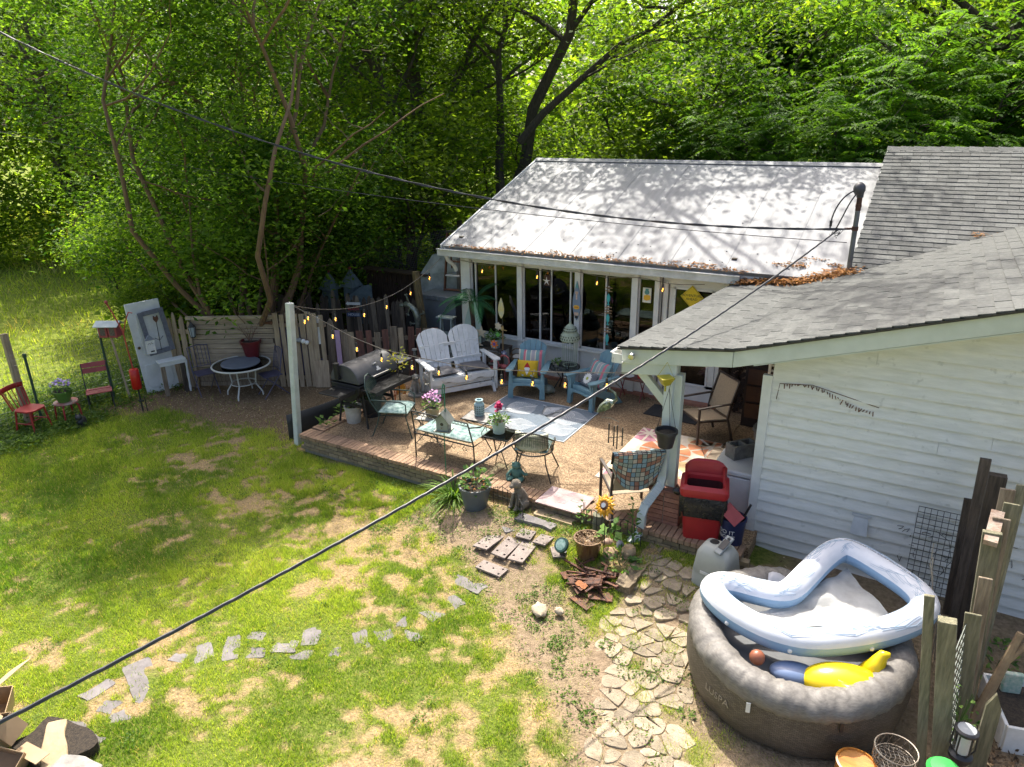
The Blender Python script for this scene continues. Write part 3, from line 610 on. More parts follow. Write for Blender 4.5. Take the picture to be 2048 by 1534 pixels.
pier = hp('brick_pier', MB().box((PX - .02, PY, .51), (.37, .37, .42)), mortar)
pb = MB().box((0, 0, 0), (.19, .09, .058)).mesh('brick', brick_red)
for k in range(7):
    z = PZ + .035 + k * .067
    for i in range(2):
        for (dx, dy, a) in ((-.1 + i * .2, -.155, 0), (-.1 + i * .2, .155, 0), (-.155, -.1 + i * .2, PI / 2), (.155, -.1 + i * .2, PI / 2)):
            o = obj('brick', pb, None, pier, Vector((PX - .02 + dx * (1.02 if k % 2 else 1), PY + dy, z)), a); o.rotation_euler.z += RNG.normal() * .015
        if k % 2: pass
hp('pier_cap', MB().box((PX - .02, PY, .775), (.41, .41, .03)), brick_red, bevel=.006)
dsp = mat('mint_downspout', (.58, .64, .62, 1), (.48, .54, .52, 1), 4, .4, bump=.03)
dn = MB(); pts = [(PX - .08, PY - .10, 2.3), (PX - .08, PY - .105, .95), (PX - .09, PY - .14, .84), (PX - .20, PY - .36, .62), (PX - .22, PY - .42, .5), (PX - .22, PY - .43, .30), (PX - .25, PY - .50, .2), (PX - .29, PY - .60, .15)]
for a, b in zip(pts[:-1], pts[1:]):
    d = (Vector(b) - Vector(a)).normalized() * .012; dn.bar(Vector(a) - d, Vector(b) + d, .105, .08, up=(0, 1, .3))
for i in range(8): t = i / 7; p = Vector(pts[2]).lerp(Vector(pts[3]), t); dn.bar(p, p + (Vector(pts[3]) - Vector(pts[2])).normalized() * .012, .113, .088, up=(0, 1, .3))
for i in range(5): t = i / 4; p = Vector(pts[5]).lerp(Vector(pts[6]), t); dn.bar(p, p + (Vector(pts[6]) - Vector(pts[5])).normalized() * .012, .113, .088, up=(0, 1, .3))
hp('porch_downspout', dn, dsp, bevel=.004)
# ---- siding wall
sid = mat('vinyl_siding', (.74, .745, .69, 1), (.62, .63, .57, 1), 4, .5, bump=.04, stretch=(.8, 3, 5), spk=11, spc=(.5, .51, .46, 1))
SY = 8.25
wall = hp('siding_wall', MB().slab([(-1.36, SY + .012, -.05), (4, SY + .012, -.05), (4, SY + .012, WZ(4) - .2), (-1.36, SY + .012, WZ(-1.36) - .2)], .09), white_paint)
wall.location.y += .1
z = .02; EXS = .147; n = 0
while z < WZ(3) - .2:
    jx = RNG.uniform(-.6, 1.2) if RNG.random() < .3 else 3.19
    for xa, xb in ((-1.335, jx - .0015), (jx + .0015, 3.2)):
        q = clip_half([(xa, z), (xb, z), (xb, z + EXS + .01), (xa, z + EXS + .01)], -1.36, WZ(-1.36) - .235, -.3, 1); lap = RNG.normal() * .0006
        if len(q) >= 3:
            k = len(q); f = lambda zz: SY - .004 - .032 * (1 - (zz - z) / EXS) - lap
            mb = MB().add([(a, SY + .01, b) for a, b in q] + [(a, f(b), b) for a, b in q], [tuple(range(2 * k - 1, k - 1, -1))[::-1]] + [(i, (i + 1) % k, k + (i + 1) % k, k + i) for i in range(k)])
            hp('siding_board', mb, sid, wall).location.y -= .1
    z += EXS
hp('corner_board', MB().box((-1.39, SY - .01, 1.17), (.11, .07, 2.42)), mat('corner_trim', (.70, .72, .68, 1), (.62, .64, .6, 1), 6, .5, bump=.04), bevel=.005)
vz = .73; vx = -.18
hp('dryer_vent', MB().add([(vx - .09, SY - .02, vz - .1), (vx + .09, SY - .02, vz - .1), (vx + .075, SY - .02, vz + .1), (vx - .075, SY - .02, vz + .1), (vx - .09, SY - .10, vz - .1), (vx + .09, SY - .10, vz - .1), (vx + .075, SY - .035, vz + .1), (vx - .075, SY - .035, vz + .1)], [(4, 5, 6, 7), (0, 4, 7, 3), (1, 2, 6, 5), (3, 7, 6, 2)]).box((vx, SY - .025, vz + .12), (.2, .02, .03)), mat('vent_grey', (.55, .58, .58, 1), (.45, .48, .48, 1), 6, .5))
vine = MB()
for i in range(34):
    t = i / 33; x = -1.2 + t * .95; z0 = 2.30 + .06 * math.sin(t * 5) - .10 * t
    vine.bar((x, SY - .03, z0), (x + .012 * RNG.normal(), SY - .034, z0 - RNG.uniform(.015, .06)), .010, .004, up=(0, 1, 0))
vine.tube([(-1.27, SY - .03, 2.1), (-1.25, SY - .032, 2.3), (-.9, SY - .03, 2.34), (-.5, SY - .03, 2.26), (-.2, SY - .03, 2.2)], .004, 4)
single('dried_vine', vine, mat('dried_vine_brown', (.16, .06, .03, 1), (.07, .04, .025, 1), 20, .9), 'thin dried brown vine clinging to the siding under the eave', 'vine')
gr = MB()
for i in range(60):
    x = RNG.uniform(.2, 2.2); z0 = RNG.uniform(.2, 1.0); p = [(x, SY - .03, z0)]
    for j in range(3): p.append((p[-1][0] + RNG.normal() * .03, SY - .03, p[-1][2] + RNG.normal() * .03))
    gr.tube(p, .004, 3)
single('dead_ivy', gr, soil_mat, 'dark dead ivy remnants stuck low on the white siding', 'ivy')
# ---- sunroom front wall, windows, door
wh = mat('sunroom_white', (.74, .74, .70, 1), (.63, .63, .58, 1), 4, .55, bump=.04)
HZ, SZ = 2.53, 1.03
front = hp('sunroom_wall', MB().box((-6.17, WY + .05, .68), (4.2, .10, .72)).box((-5.6, WY + .05, 2.64), (5.4, .10, .22)), wh)
for i in range(5): hp('wall_panel', MB().box((-7.72 + i * .80, WY - .004, .66), (.775, .014, .66)), wh, front)
hp('window_sill', MB().box((-6.17, WY - .03, SZ - .012), (4.25, .12, .035)), wh, front)
hp('base_bricks', MB().box((-6.1, WY - .02, .30), (4.4, .16, .1)), brick_red, front)
for x, wd in ((-8.17, .22), (-6.89, .11), (-5.63, .11), (-4.49, .12), (-4.07, .09)): hp('wall_post', MB().box((x, WY - .01, 1.46), (wd, .13, 2.34)), wh, front, bevel=.004)
gl = glass('window_glass', (.26, .27, .26, 1), 1.05); alu = mat('window_frame', (.66, .66, .64, 1), (.55, .55, .53, 1), 5, .4)
def window(x0, x1, bars, z0=SZ + .01, z1=HZ, y=WY + .02, g=gl):
    o = hp('window', MB().box(((x0 + x1) / 2, y, z0 + .015), (x1 - x0, .05, .03)).box(((x0 + x1) / 2, y, z1 - .015), (x1 - x0, .05, .03)).box((x0 + .012, y, (z0 + z1) / 2), (.024, .05, z1 - z0)).box((x1 - .012, y, (z0 + z1) / 2), (.024, .05, z1 - z0)), alu)
    xs_ = [x0 + .024] + bars + [x1 - .024]
    for i, (a, b) in enumerate(zip(xs_[:-1], xs_[1:])):
        hp('pane', MB().box(((a + b) / 2, y + (.012 if i % 2 else -.004), (z0 + z1) / 2), (b - a - .004, .005, z1 - z0 - .06)), g, o)
    for b in bars: hp('mullion', MB().box((b, y - .012, (z0 + z1) / 2), (.028, .035, z1 - z0 - .062)), alu, o)
    return o
window(-8.06, -6.945, [-7.96, -7.48]); window(-6.835, -5.685, [-6.46, -6.21, -5.80]); window(-5.575, -4.55, [-5.07])
window(-4.43, -4.115, [], .5, HZ)
# interior
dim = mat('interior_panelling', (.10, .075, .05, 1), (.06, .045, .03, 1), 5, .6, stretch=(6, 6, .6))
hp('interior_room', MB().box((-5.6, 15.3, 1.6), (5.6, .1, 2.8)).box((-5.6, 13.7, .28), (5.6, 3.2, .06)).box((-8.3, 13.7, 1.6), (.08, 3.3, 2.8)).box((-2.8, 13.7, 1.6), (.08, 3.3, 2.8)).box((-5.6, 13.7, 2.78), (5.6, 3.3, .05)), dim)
hp('interior_picture', MB().box((-5.2, 15.2, 1.55), (.34, .03, .42)), tan_wood); hp('interior_picture', MB().box((-6.7, 15.2, 1.8), (.5, .03, .35)), mat('interior_white', (.5, .5, .46, 1), (.4, .4, .36, 1), 4, .6))
bl = mat('tan_blind', (.33, .24, .14, 1), (.26, .19, .11, 1), 6, .7, stretch=(1, 1, 20))
hp('roller_blind', MB().box((-4.27, WY + .10, 1.42), (.33, .01, 1.7)), bl)
ch = MB()
for i in range(6): ch.box((-7.0 + i * .075, 13.0, 1.0), (.06, .03, .9 - abs(i - 2.5) * .04))
ch.box((-6.8, 12.75, .65), (.5, .5, .04)).box((-7.02, 12.7, .9), (.06, .55, .04)).box((-6.58, 12.7, .9), (.06, .55, .04))
for a in (-7.02, -6.58):
    for b in (12.5, 13.0): ch.box((a, b, .48), (.05, .05, .36))
single('indoor_chair', ch, mat('interior_white', (.5, .5, .46, 1)), 'pale slatted chair seen dimly through the middle sunroom window', 'chair')
single('indoor_shelf', MB().box((-5.2, 14.6, .85), (.9, .4, .04)).box((-5.6, 14.6, .58), (.05, .4, .52)).box((-4.8, 14.6, .58), (.05, .4, .52)).box((-5.2, 14.6, .5), (.9, .4, .03)), tan_wood, 'low brown shelf seen dimly through the sunroom window nearest the door', 'shelf')
# door wall
dw = hp('door_wall', MB().box((-3.43, WY + .08, 2.56), (1.25, .12, .22)).box((-3.955, WY + .05, 1.4), (.13, .12, 2.2)).box((-2.90, WY + .05, 1.4), (.10, .12, 2.2)), wh)
door = hp('door', MB().box((-3.42, WY + .06, .48), (.90, .05, .36)).box((-3.42, WY + .06, 2.42), (.90, .05, .08)).box((-3.825, WY + .06, 1.5), (.09, .05, 1.8)).box((-3.035, WY + .06, 1.5), (.13, .05, 1.8)), wh, bevel=.004)
hp('pane', MB().box((-3.44, WY + .055, 1.51), (.69, .006, 1.72)), gl, door)
hp('door_blind', MB().box((-3.44, WY + .10, 1.51), (.68, .006, 1.70)), bl, door)
hp('pane_frame', MB().box((-3.77, WY + .03, 1.52), (.03, .02, 1.78)).box((-3.10, WY + .03, 1.52), (.03, .02, 1.78)).box((-3.435, WY + .03, .64), (.7, .02, .03)).box((-3.435, WY + .03, 2.395), (.7, .02, .03)), white_paint, door)
hp('door_handle', MB().tube([(-3.03, WY + .03, 1.25), (-3.03, WY - .03, 1.25), (-3.12, WY - .03, 1.25)], .01, 6), black_iron, door)
hp('threshold', MB().box((-3.42, WY - .02, .32), (1.1, .2, .05)), brick_red, dw)
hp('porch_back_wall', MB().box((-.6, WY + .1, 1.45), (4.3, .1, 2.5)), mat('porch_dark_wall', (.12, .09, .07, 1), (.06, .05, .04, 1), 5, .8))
hp('porch_side_wall', MB().box((1.5, 10.2, 1.5), (.1, 3.9, 2.9)), white_paint)
wire = lambda name, p, label, r=.006: single(name, MB().tube(p, r, 5), black_plastic, label, 'cable')
wire('wall_cable', [(-3.985, WY - .03, .4), (-3.985, WY - .03, 2.62), (-3.98, WY - .06, 2.66)], 'black cable running down the sunroom wall left of the door', .012)
# yellow diamond sign
sg = thing('diamond_sign', 'yellow diamond sign on the glass of the porch door', 'sign', (-3.46, WY + .012, 2.27))
yel = mat('sign_yellow', (.75, .55, .02, 1), (.66, .48, .02, 1), 5, .4); blk = mat('print_black', (.012, .012, .012, 1), (.02, .02, .02, 1), 5, .5)
d = .205
mx = Matrix(((1, 0, 0), (0, 0, -1), (0, 1, 0)))
rp = lambda k: [(0, -d * k), (d * k, 0), (0, d * k), (-d * k, 0)]
obj('board', MB().prism(rp(1), 0, .006, mx), yel, sg); ln = MB()
for a, b in zip(rp(.9), rp(.9)[1:] + rp(.9)[:1]): ln.bar((a[0], -.0085, a[1]), (b[0], -.0085, b[1]), .003, .006, up=(0, -1, 0))
obj('border', ln, blk, sg)
for t, zz, s_ in (('ADVENTURE', .022, .062), ('AHEAD', -.042, .062)):
    o = obj('lettering', text_mesh(t, s_, blk), None, sg, (0, -.009, zz)); o.rotation_euler = (PI / 2, 0, 0)
# poster in the narrow window
ps = thing('window_poster', 'small white poster with yellow banner in the narrow window beside the door', 'poster', (-4.27, WY - .02, 2.22))
obj('sheet', MB().box((0, 0, 0), (.16, .008, .27)), mat('poster_cream', (.75, .72, .6, 1), (.66, .63, .52, 1), 5, .6), ps)
obj('banner', MB().prism([(-.06, -.08), (.0, -.1), (.07, -.07), (.065, .0), (0, .01), (-.055, -.01)], .005, .008, mx), mat('poster_yellow', (.8, .45, .03, 1), (.75, .4, .03, 1), 5, .6), ps)
obj('emblem', MB().lathe([(.0, 0), (.045, 0), (.045, .003), (0, .003)], 14, (0, -.005, .055), rot(rx=PI / 2)).box((0, -.007, .1), (.06, .004, .04)), mat('poster_teal', (.1, .3, .3, 1), (.08, .2, .15, 1), 30, .6), ps)
# ================================================================== patio furniture
K = lambda x, y, z=0: (x * 1.0124, y * 1.0124, PZ + z)
def limb(mb, pts, w_, h_, up=(0, 0, 1)):
    for a, b in zip(pts[:-1], pts[1:]): mb.bar(a, b, w_, h_, up)
    return mb
def fan_slat(x0, x1, w0, w1, arch, y0, y1, z0, th=.018):
    # tapering back slat leaning back; its top follows the arch z = arch(x)
    za, zb = arch(x1 - w1 / 2), arch(x1 + w1 / 2); zm = arch(x1); top = zm; P_ = []
    for (x, z, w_) in ((x0, z0, w0), ((x0 + x1) / 2, (z0 + top) / 2, (w0 + w1) / 2)): P_.append((x, z, w_))
    yy = lambda z: y0 + (y1 - y0) * (z - z0) / (top - z0)
    L = [(x - w_ / 2, yy(z), z) for x, z, w_ in P_] + [(x1 - w1 / 2, yy(za), za), (x1, yy(zm), zm + .004), (x1 + w1 / 2, yy(zb), zb)] + [(x + w_ / 2, yy(z), z) for x, z, w_ in P_[::-1]]
    return MB().slab(L[::-1], th)
def adirondack(name, label, loc, rz, m):
    t = thing(name, label, 'chair', loc, rz)
    W_ = .66
    for i in range(5):
        u = (i - 2) / 2; obj('back_slat', fan_slat(u * .16, u * .215, .075, .103, lambda x: .95 - 1.75 * x * x, .38, .68, .26), m, t, bevel=.005)
    obj('seat', MB().slab([(-.26, -.0, .36), (.26, 0, .36), (.24, .46, .24), (-.24, .46, .24)], .02).box((0, -.005, .315), (.54, .02, .11)), m, t, bevel=.008)
    for i in range(5): obj('seat_slat', MB().slab([(-.255, .02 + i * .085, .364 - i * .0222), (.255, .02 + i * .085, .364 - i * .0222), (.25, .09 + i * .085, .346 - i * .0222), (-.25, .09 + i * .085, .346 - i * .0222)], .012), m, t, bevel=.004)
    for s in (-1, 1):
        x = s * .30
        obj('leg', MB().prism([(-.06, 0), (.03, 0), (.07, .36), (.10, .54), (-.10, .54), (-.05, .36)], -.018, .018, Matrix(((0, 0, 1), (1, 0, 0), (0, 1, 0))), (x, -.02, 0)).slab([(x - .06, -.075, 0), (x + .05, -.075, 0), (x + .03, -.06, .5), (x - .03, -.06, .5)], .02), m, t, bevel=.008)
        obj('leg', MB().prism([(.02, .42), (.02, .30), (.60, .0), (.74, .0), (.55, .22)], -.016, .016, Matrix(((0, 0, 1), (1, 0, 0), (0, 1, 0))), (s * .27, 0, 0)), m, t, bevel=.006)
        arm = [(-.05, -.14), (.05, -.14), (.075, -.06), (.06, .25), (.035, .58), (-.035, .58), (-.055, .25), (-.075, -.06)]
        obj('armrest', MB().prism(arm, .54, .568, None, (s * .325, 0, 0)), m, t, bevel=.01)
    apron = [(-.27, .30), (.27, .30), (.27, .12), (.24, .2), (.2, .245), (0, .26), (-.2, .245), (-.24, .2), (-.27, .12)]
    obj('apron', MB().prism(apron, .04, .06, mx), m, t, bevel=.006)
    return t
teal = mat('dusty_blue_plastic', (.19, .33, .38, 1), (.15, .27, .31, 1), 4, .5, bump=.02)
adirondack('adirondack_chair', 'dusty blue adirondack chair holding the yellow gnome pillow', K(-6.02, 10.72), .32, teal)
adirondack('adirondack_chair', 'dusty blue adirondack chair holding the daisy pillow', K(-4.93, 10.80), -.42, teal)
def pillow_mesh(w_, h_, t_, n=12):
    def f(s_):
        def g(u, v):
            x = (u - .5) * 2; y = (v - .5) * 2; k = 1 - .06 * (1 - abs(x)) * 0 - .05 * (1 - y * y); k2 = 1 - .05 * (1 - x * x)
            return (x * w_ / 2 * k, s_ * t_ / 2 * (max(0, (1 - x ** 4) * (1 - y ** 4))) ** .5, y * h_ / 2 * k2)
        return g
    return MB().grid(f(-1), n, n).grid(lambda u, v: f(1)(1 - u, v), n, n)
def pillow(name, label, loc, rz, rx, w_, h_, m, t_=.15):
    t = thing(name, label, 'pillow', loc, rz, tilt=(rx, 0)); obj('cover', pillow_mesh(w_, h_, t_), m, t, ang=80); return t
def stripes_mat():
    if 'striped_fabric' in MATS: return MATS['striped_fabric']
    m = mat('striped_fabric', (.3, .4, .4, 1), (.3, .4, .4, 1), 90, .9); N = m.node_tree.nodes; L = m.node_tree.links
    tc = N.new('ShaderNodeTexCoord'); sx = N.new('ShaderNodeSeparateXYZ'); L.new(tc.outputs['Object'], sx.inputs[0]); mr = N.new('ShaderNodeMapRange'); mr.inputs[1].default_value = -.25; mr.inputs[2].default_value = .25; L.new(sx.outputs[0], mr.inputs[0])
    r = N.new('ShaderNodeValToRGB'); r.color_ramp.interpolation = 'CONSTANT'; e = r.color_ramp.elements; tl = (.20, .33, .33, 1); cr_ = (.6, .55, .45, 1); pk = (.55, .16, .2, 1); gy = (.36, .34, .36, 1)
    cols = [(0, cr_), (.06, tl), (.2, pk), (.28, cr_), (.31, tl), (.46, cr_), (.5, gy), (.63, cr_), (.67, tl), (.8, pk), (.9, tl)]
    e[0].position = 0; e[0].color = cr_; e[1].position = .06; e[1].color = tl
    for p, c in cols[2:]: q = e.new(p); q.color = c
    L.new(mr.outputs[0], r.inputs[0]); L.new(r.outputs[0], N['Principled BSDF'].inputs['Base Color'])
    return m
def at_chair(loc, rz, x, y, z): return (loc[0] + x * math.cos(rz) - y * math.sin(rz), loc[1] + x * math.sin(rz) + y * math.cos(rz), loc[2] + z)
c1, c2 = K(-6.02, 10.72), K(-4.93, 10.80)
pillow('striped_pillow', 'pink and teal striped pillow behind the yellow gnome pillow', at_chair(c1, .32, .02, .36, .58), .32, -.35, .52, .50, stripes_mat())
pillow('striped_pillow', 'pink and teal striped pillow behind the daisy pillow', at_chair(c2, -.42, .0, .36, .56), -.50, -.45, .52, .48, stripes_mat())
yl = mat('yellow_pillow_fabric', (.66, .42, .02, 1), (.58, .36, .02, 1), 12, .9); fw = mat('fabric_white', (.75, .74, .7, 1), (.66, .65, .6, 1), 12, .9); fr = mat('fabric_red', (.5, .03, .03, 1), (.42, .02, .02, 1), 12, .9)
gp = pillow('gnome_pillow', 'yellow pillow printed with a red-capped white-bearded gnome', at_chair(c1, .32, -.03, .22, .50), .32, -.30, .40, .33, yl, .12)
disc = lambda mb, x, z, r, y, n=10, sx=1, sz=1: mb.prism([(x + r * sx * math.cos(2 * PI * i / n), z + r * sz * math.sin(2 * PI * i / n)) for i in range(n)], -y - .003, -y, mx)
obj('beard_print', MB().prism([(-.055, .01), (.0, -.12), (.055, .01), (.03, .03), (-.03, .03)], .058, .062, mx), fw, gp)
obj('cap_print', MB().prism([(-.06, .025), (.06, .025), (.035, .075), (.0, .125), (-.035, .075)], .055, .060, mx), fr, gp)
dp = MB(); 
for x, z in ((-.1, -.09), (-.13, -.03), (.1, -.09), (.13, -.02), (-.08, -.12), (.08, -.12), (.12, -.08)): disc(dp, x, z, .018, -.052)
obj('flower_print', dp, mat('fabric_teal', (.25, .45, .42, 1), (.5, .5, .5, 1), 40, .9), gp)
dz = pillow('daisy_pillow', 'small grey pillow printed with a white daisy', at_chair(c2, -.42, -.05, .20, .47), -.55, -.62, .36, .30, mat('grey_fabric', (.17, .18, .2, 1), (.12, .13, .14, 1), 14, .9), .11)
pt = MB()
for i in range(14):
    a = 2 * PI * i / 14; c_, s_ = math.cos(a), math.sin(a); f = lambda r, w_: ((r * c_ - w_ * s_), (r * s_ + w_ * c_))
    pt.prism([f(.03, -.008), f(.085, -.019), f(.115, 0), f(.085, .019), f(.03, .008)], .055, .0575, mx)
obj('petal_print', pt, fw, dz); obj('centre_print', disc(MB(), 0, 0, .032, -.060), mat('fabric_lime', (.4, .45, .08, 1), (.35, .4, .06, 1), 30, .9), dz)
# ---- glider bench
def glider():
    t = thing('glider_bench', 'white wooden glider bench with two scalloped fan backs', 'bench', K(-7.14, 10.28), R_(57)); m = white_paint
    for b in (-1, 1):
        for i in range(6):
            u = (i - 2.5) / 2.5; obj('back_slat', fan_slat(b * .31 + u * .225, b * .325 + u * .262, .086, .102, lambda x: .90 + .27 * math.sqrt(max(0, 1 - ((x - b * .325) / .335) ** 2)), .46, .76, .40), m, t, bevel=.004)
    obj('back_rail', MB().bar((-.62, .53, .56), (.62, .53, .56), .03, .07).bar((-.6, .66, .85), (.6, .66, .85), .03, .06), m, t, bevel=.004)
    for i in range(6): obj('seat_slat', MB().slab([(-.6, -.02 + i * .083, .43 - i * .008), (.6, -.02 + i * .083, .43 - i * .008), (.6, .055 + i * .083, .423 - i * .008), (-.6, .055 + i * .083, .423 - i * .008)], .02), m, t, bevel=.004)
    ap = [(-.63, .41), (.63, .41), (.63, .29), (.5, .28), (.33, .33), (.15, .28), (0, .27), (-.15, .28), (-.33, .33), (-.5, .28), (-.63, .29)]
    obj('apron', MB().prism(ap, .02, .045, mx), m, t, bevel=.005)
    obj('seat_frame', MB().bar((-.6, .0, .36), (-.6, .5, .36), .035, .1).bar((.6, 0, .36), (.6, .5, .36), .035, .1).bar((-.6, .05, .24), (.6, .05, .24), .03, .08).bar((-.6, .42, .24), (.6, .42, .24), .03, .08), m, t, bevel=.004)
    for s in (-1, 1):
        obj('armrest', MB().prism([(-.06, -.12), (.06, -.12), (.085, -.05), (.07, .2), (.05, .62), (-.05, .62), (-.05, .2), (-.07, -.05)], .62, .65, None, (s * .67, 0, 0)).lathe([(.0, .651), (.045, .651), (.045, .656), (0, .656)], 12, (s * .67, -.04, 0)), m, t, bevel=.008)
        for yy in (-.03, .48): obj('post', MB().bar((s * .66, yy, .04), (s * .66, yy, .62), .045, .09, up=(0, 1, 0)), m, t, bevel=.004)
        obj('base_rail', MB().bar((s * .60, -.1, .13), (s * .60, .6, .13), .04, .09), m, t, bevel=.005)
        for yy in (-.06, .52): obj('foot', MB().bar((s * .60, yy - .06, .0), (s * .60, yy + .02, .16), .045, .06), m, t, bevel=.004)
        obj('glide_arm', MB().bar((s * .625, .02, .16), (s * .625, .1, .34), .02, .03).bar((s * .625, .45, .16), (s * .625, .38, .34), .02, .03), m, t)
    obj('stretcher', MB().bar((-.6, .0, .15), (.6, 0, .15), .03, .09).bar((-.6, .5, .12), (.6, .5, .12), .03, .09), m, t, bevel=.004)
    return t
glider()
cg = mat('charcoal_cushion', (.12, .12, .13, 1), (.085, .085, .09, 1), 10, .85, bump=.08)
gb = K(-7.14, 10.28)
for x, y, r, lab in ((-.33, .2, .05, 'charcoal seat cushion on the near left half of the white glider'), (.31, .22, -.12, 'charcoal seat cushion on the right half of the white glider')):
    mbp = MB(); f = lambda s_: (lambda u, v: ((u - .5) * .50, (v - .5) * .47, s_ * .045 * (max(0, (1 - (2 * u - 1) ** 6) * (1 - (2 * v - 1) ** 6))) ** .5))
    mbp.grid(f(1), 10, 10).grid(lambda u, v: f(-1)(1 - u, v), 10, 10)
    o = single('seat_cushion', mbp, cg, lab, 'cushion', at_chair(gb, R_(57), x, y, .475), R_(57) + r); o.rotation_euler.x = -.06
# ---- charcoal grill
def grill():
    t = thing('charcoal_grill', 'charcoal barrel grill with side shelves and offset firebox', 'grill', K(-7.98, 8.56), PI / 2)
    gm_ = mat('grill_grey', (.10, .10, .103, 1), (.08, .08, .083, 1), 8, .5, .2); dk = mat('grill_black', (.03, .03, .03, 1), (.02, .02, .02, 1), 10, .55, .3)
    cz, r, hl = .80, .32, .50; yz = Matrix(((0, 0, 1), (1, 0, 0), (0, 1, 0)))
    half = lambda a0, a1, n=12, k=1.0: [(r * k * math.cos(a0 + (a1 - a0) * i / n), r * k * math.sin(a0 + (a1 - a0) * i / n)) for i in range(n + 1)]
    lid = obj('lid', MB().prism(half(.05, PI - .05), -hl, hl, yz, (0, 0, cz + .015)), gm_, t, bevel=.012)
    obj('barrel', MB().prism(half(PI, 2 * PI), -hl, hl, yz, (0, 0, cz)), dk, t, bevel=.008)
    obj('handle', MB().tube([(-.2, -.31, cz + .10), (-.2, -.37, cz + .10), (.2, -.37, cz + .10), (.2, -.31, cz + .10)], .013, 8), mat('steel', (.55, .55, .55, 1), (.45, .45, .45, 1), 6, .3, .9), lid)
    obj('thermometer', MB().lathe([(0, 0), (.042, 0), (.042, .012), (0, .012)], 14, (.0, -.225, cz + .25), rot(rx=PI * .73)), fw, lid)
    o = obj('emblem', MB().prism([(-.05, -.03), (.05, -.03), (.05, 0), (.02, .0), (.03, .03), (0, .045), (-.03, .03), (-.02, 0), (-.05, 0)], 0, .004), fw, lid, (.03, -.285, cz + .17)); o.rotation_euler = (R_(62), 0, 0)
    obj('chimney', MB().lathe([(.045, .0), (.045, .24), (.052, .24), (.052, .27), (.04, .27)], 12, (-hl - .06, .1, cz + .10)).tube([(-hl, .1, cz + .1), (-hl - .06, .1, cz + .12)], .04, 8), dk, t)
    sh = MB()
    def mesh_shelf(x0, x1, y0, y1, z, nx, ny_):
        m_ = MB()
        m_.tube([(x0, y0, z), (x1, y0, z), (x1, y1, z), (x0, y1, z)], .012, 6, closed=True)
        for i in range(1, nx): m_.bar((x0 + (x1 - x0) * i / nx, y0, z), (x0 + (x1 - x0) * i / nx, y1, z), .012, .006)
        for i in range(1, ny_): m_.bar((x0, y0 + (y1 - y0) * i / ny_, z + .002), (x1, y0 + (y1 - y0) * i / ny_, z + .002), .012, .006)
        m_.box(((x0 + x1) / 2, y0, z - .03), (x1 - x0, .01, .06))
        return m_
    obj('side_shelf', mesh_shelf(-hl - .40, -hl - .02, -.24, .2, cz - .06, 16, 14), dk, t)
    obj('front_shelf', mesh_shelf(-.48, .48, -.64, -.34, cz - .06, 30, 8), dk, t)
    fb = obj('firebox', MB().prism(half(0, 2 * PI, 16, .75)[:-1], hl + .03, hl + .42, yz, (0, 0, cz - .14)), dk, t, bevel=.01)
    obj('firebox_shelf', MB().box((hl + .24, -.1, cz + .09), (.36, .42, .02)), gm_, t); obj('vent_knob', MB().tube([(hl + .2, -.2, cz - .1), (hl + .2, -.25, cz - .1)], .02, 8), MATS['steel'], fb)
    for x in (-.34, .34):
        for y in (-.28, .28): obj('leg', MB().tube([(x - (.04 if x < 0 else -.04), y * 1.15, .0), (x, y * .8, cz - .16)], .02, 8), dk, t)
        obj('leg_brace', MB().bar((x, -.27, .36), (x, .27, .36), .02, .05).bar((x, -.27, cz - .17), (x, .27, cz - .17), .025, .04), dk, t)
    obj('bottom_rack', MB().bar((-.36, .29, .22), (.36, .29, .22), .02, .02).bar((-.36, -.30, .22), (.36, -.30, .22), .02, .02), dk, t)
    for y in (-.33, .33): obj('wheel', MB().lathe([(.02, -.02), (.08, -.02), (.09, 0), (.08, .02), (.02, .02)], 14, (.38, y, .09), rot(rx=PI / 2)), dk, t)
grill()
# ---- buckets and small pots under the grill
def bucket(name, label, loc, m, r0=.12, r1=.145, h=.30, soil=True, handle=False, cat='bucket'):
    t = thing(name, label, cat, loc); obj('body', MB().lathe([(r0, 0), (r1, h - .03), (r1 + .012, h - .03), (r1 + .012, h), (r1 - .01, h), (r0 - .006, .02), (0, .02)], 20), m, t)
    if soil: obj('soil', MB().lathe([(0, h - .06), (r1 - .014, h - .062)], 16), soil_mat, t)
    if handle: obj('handle', MB().tube(arc((0, 0, h - .04), r1 + .015, 0, PI, 12, 'xz'), .004, 5), black_iron, t)
    return t
herb = leafmat('herb_leaves', (.03, .085, .02, 1), (.16, .27, .06, 1), .3)
def sprig(parent, c, n, rad, ht, ls, m=herb, nm='foliage', stems=6):
    v, f = leaf_clump(c[0], c[1], c[2], n, rad, ht, ls); mb = MB()
    for i in range(stems): a = RNG.random() * 2 * PI; mb.tube([c, (c[0] + rad * .5 * math.cos(a), c[1] + rad * .5 * math.sin(a), c[2] + ht * .8)], .004, 4)
    obj('stems', mb, mat('green_stem', (.1, .18, .05, 1), (.07, .13, .03, 1), 10, .7), parent)
    return obj(nm, np_mesh(nm, v, f, m, False, np.repeat(RNG.random(len(f)), 4)), None, parent)
bw = bucket('plastic_bucket', 'stained white plastic bucket under the grill', K(-8.10, 8.32), mat('bucket_white', (.55, .52, .45, 1), (.40, .37, .3, 1), 8, .5), soil=True)
sprig(bw, (0, 0, .25), 30, .1, .12, .05)
bk = bucket('nursery_pot', 'large black nursery pot under the middle of the grill', K(-8.02, 8.70), black_plastic, .15, .19, .36, cat='pot'); sprig(bk, (0, 0, .3), 60, .16, .18, .06)
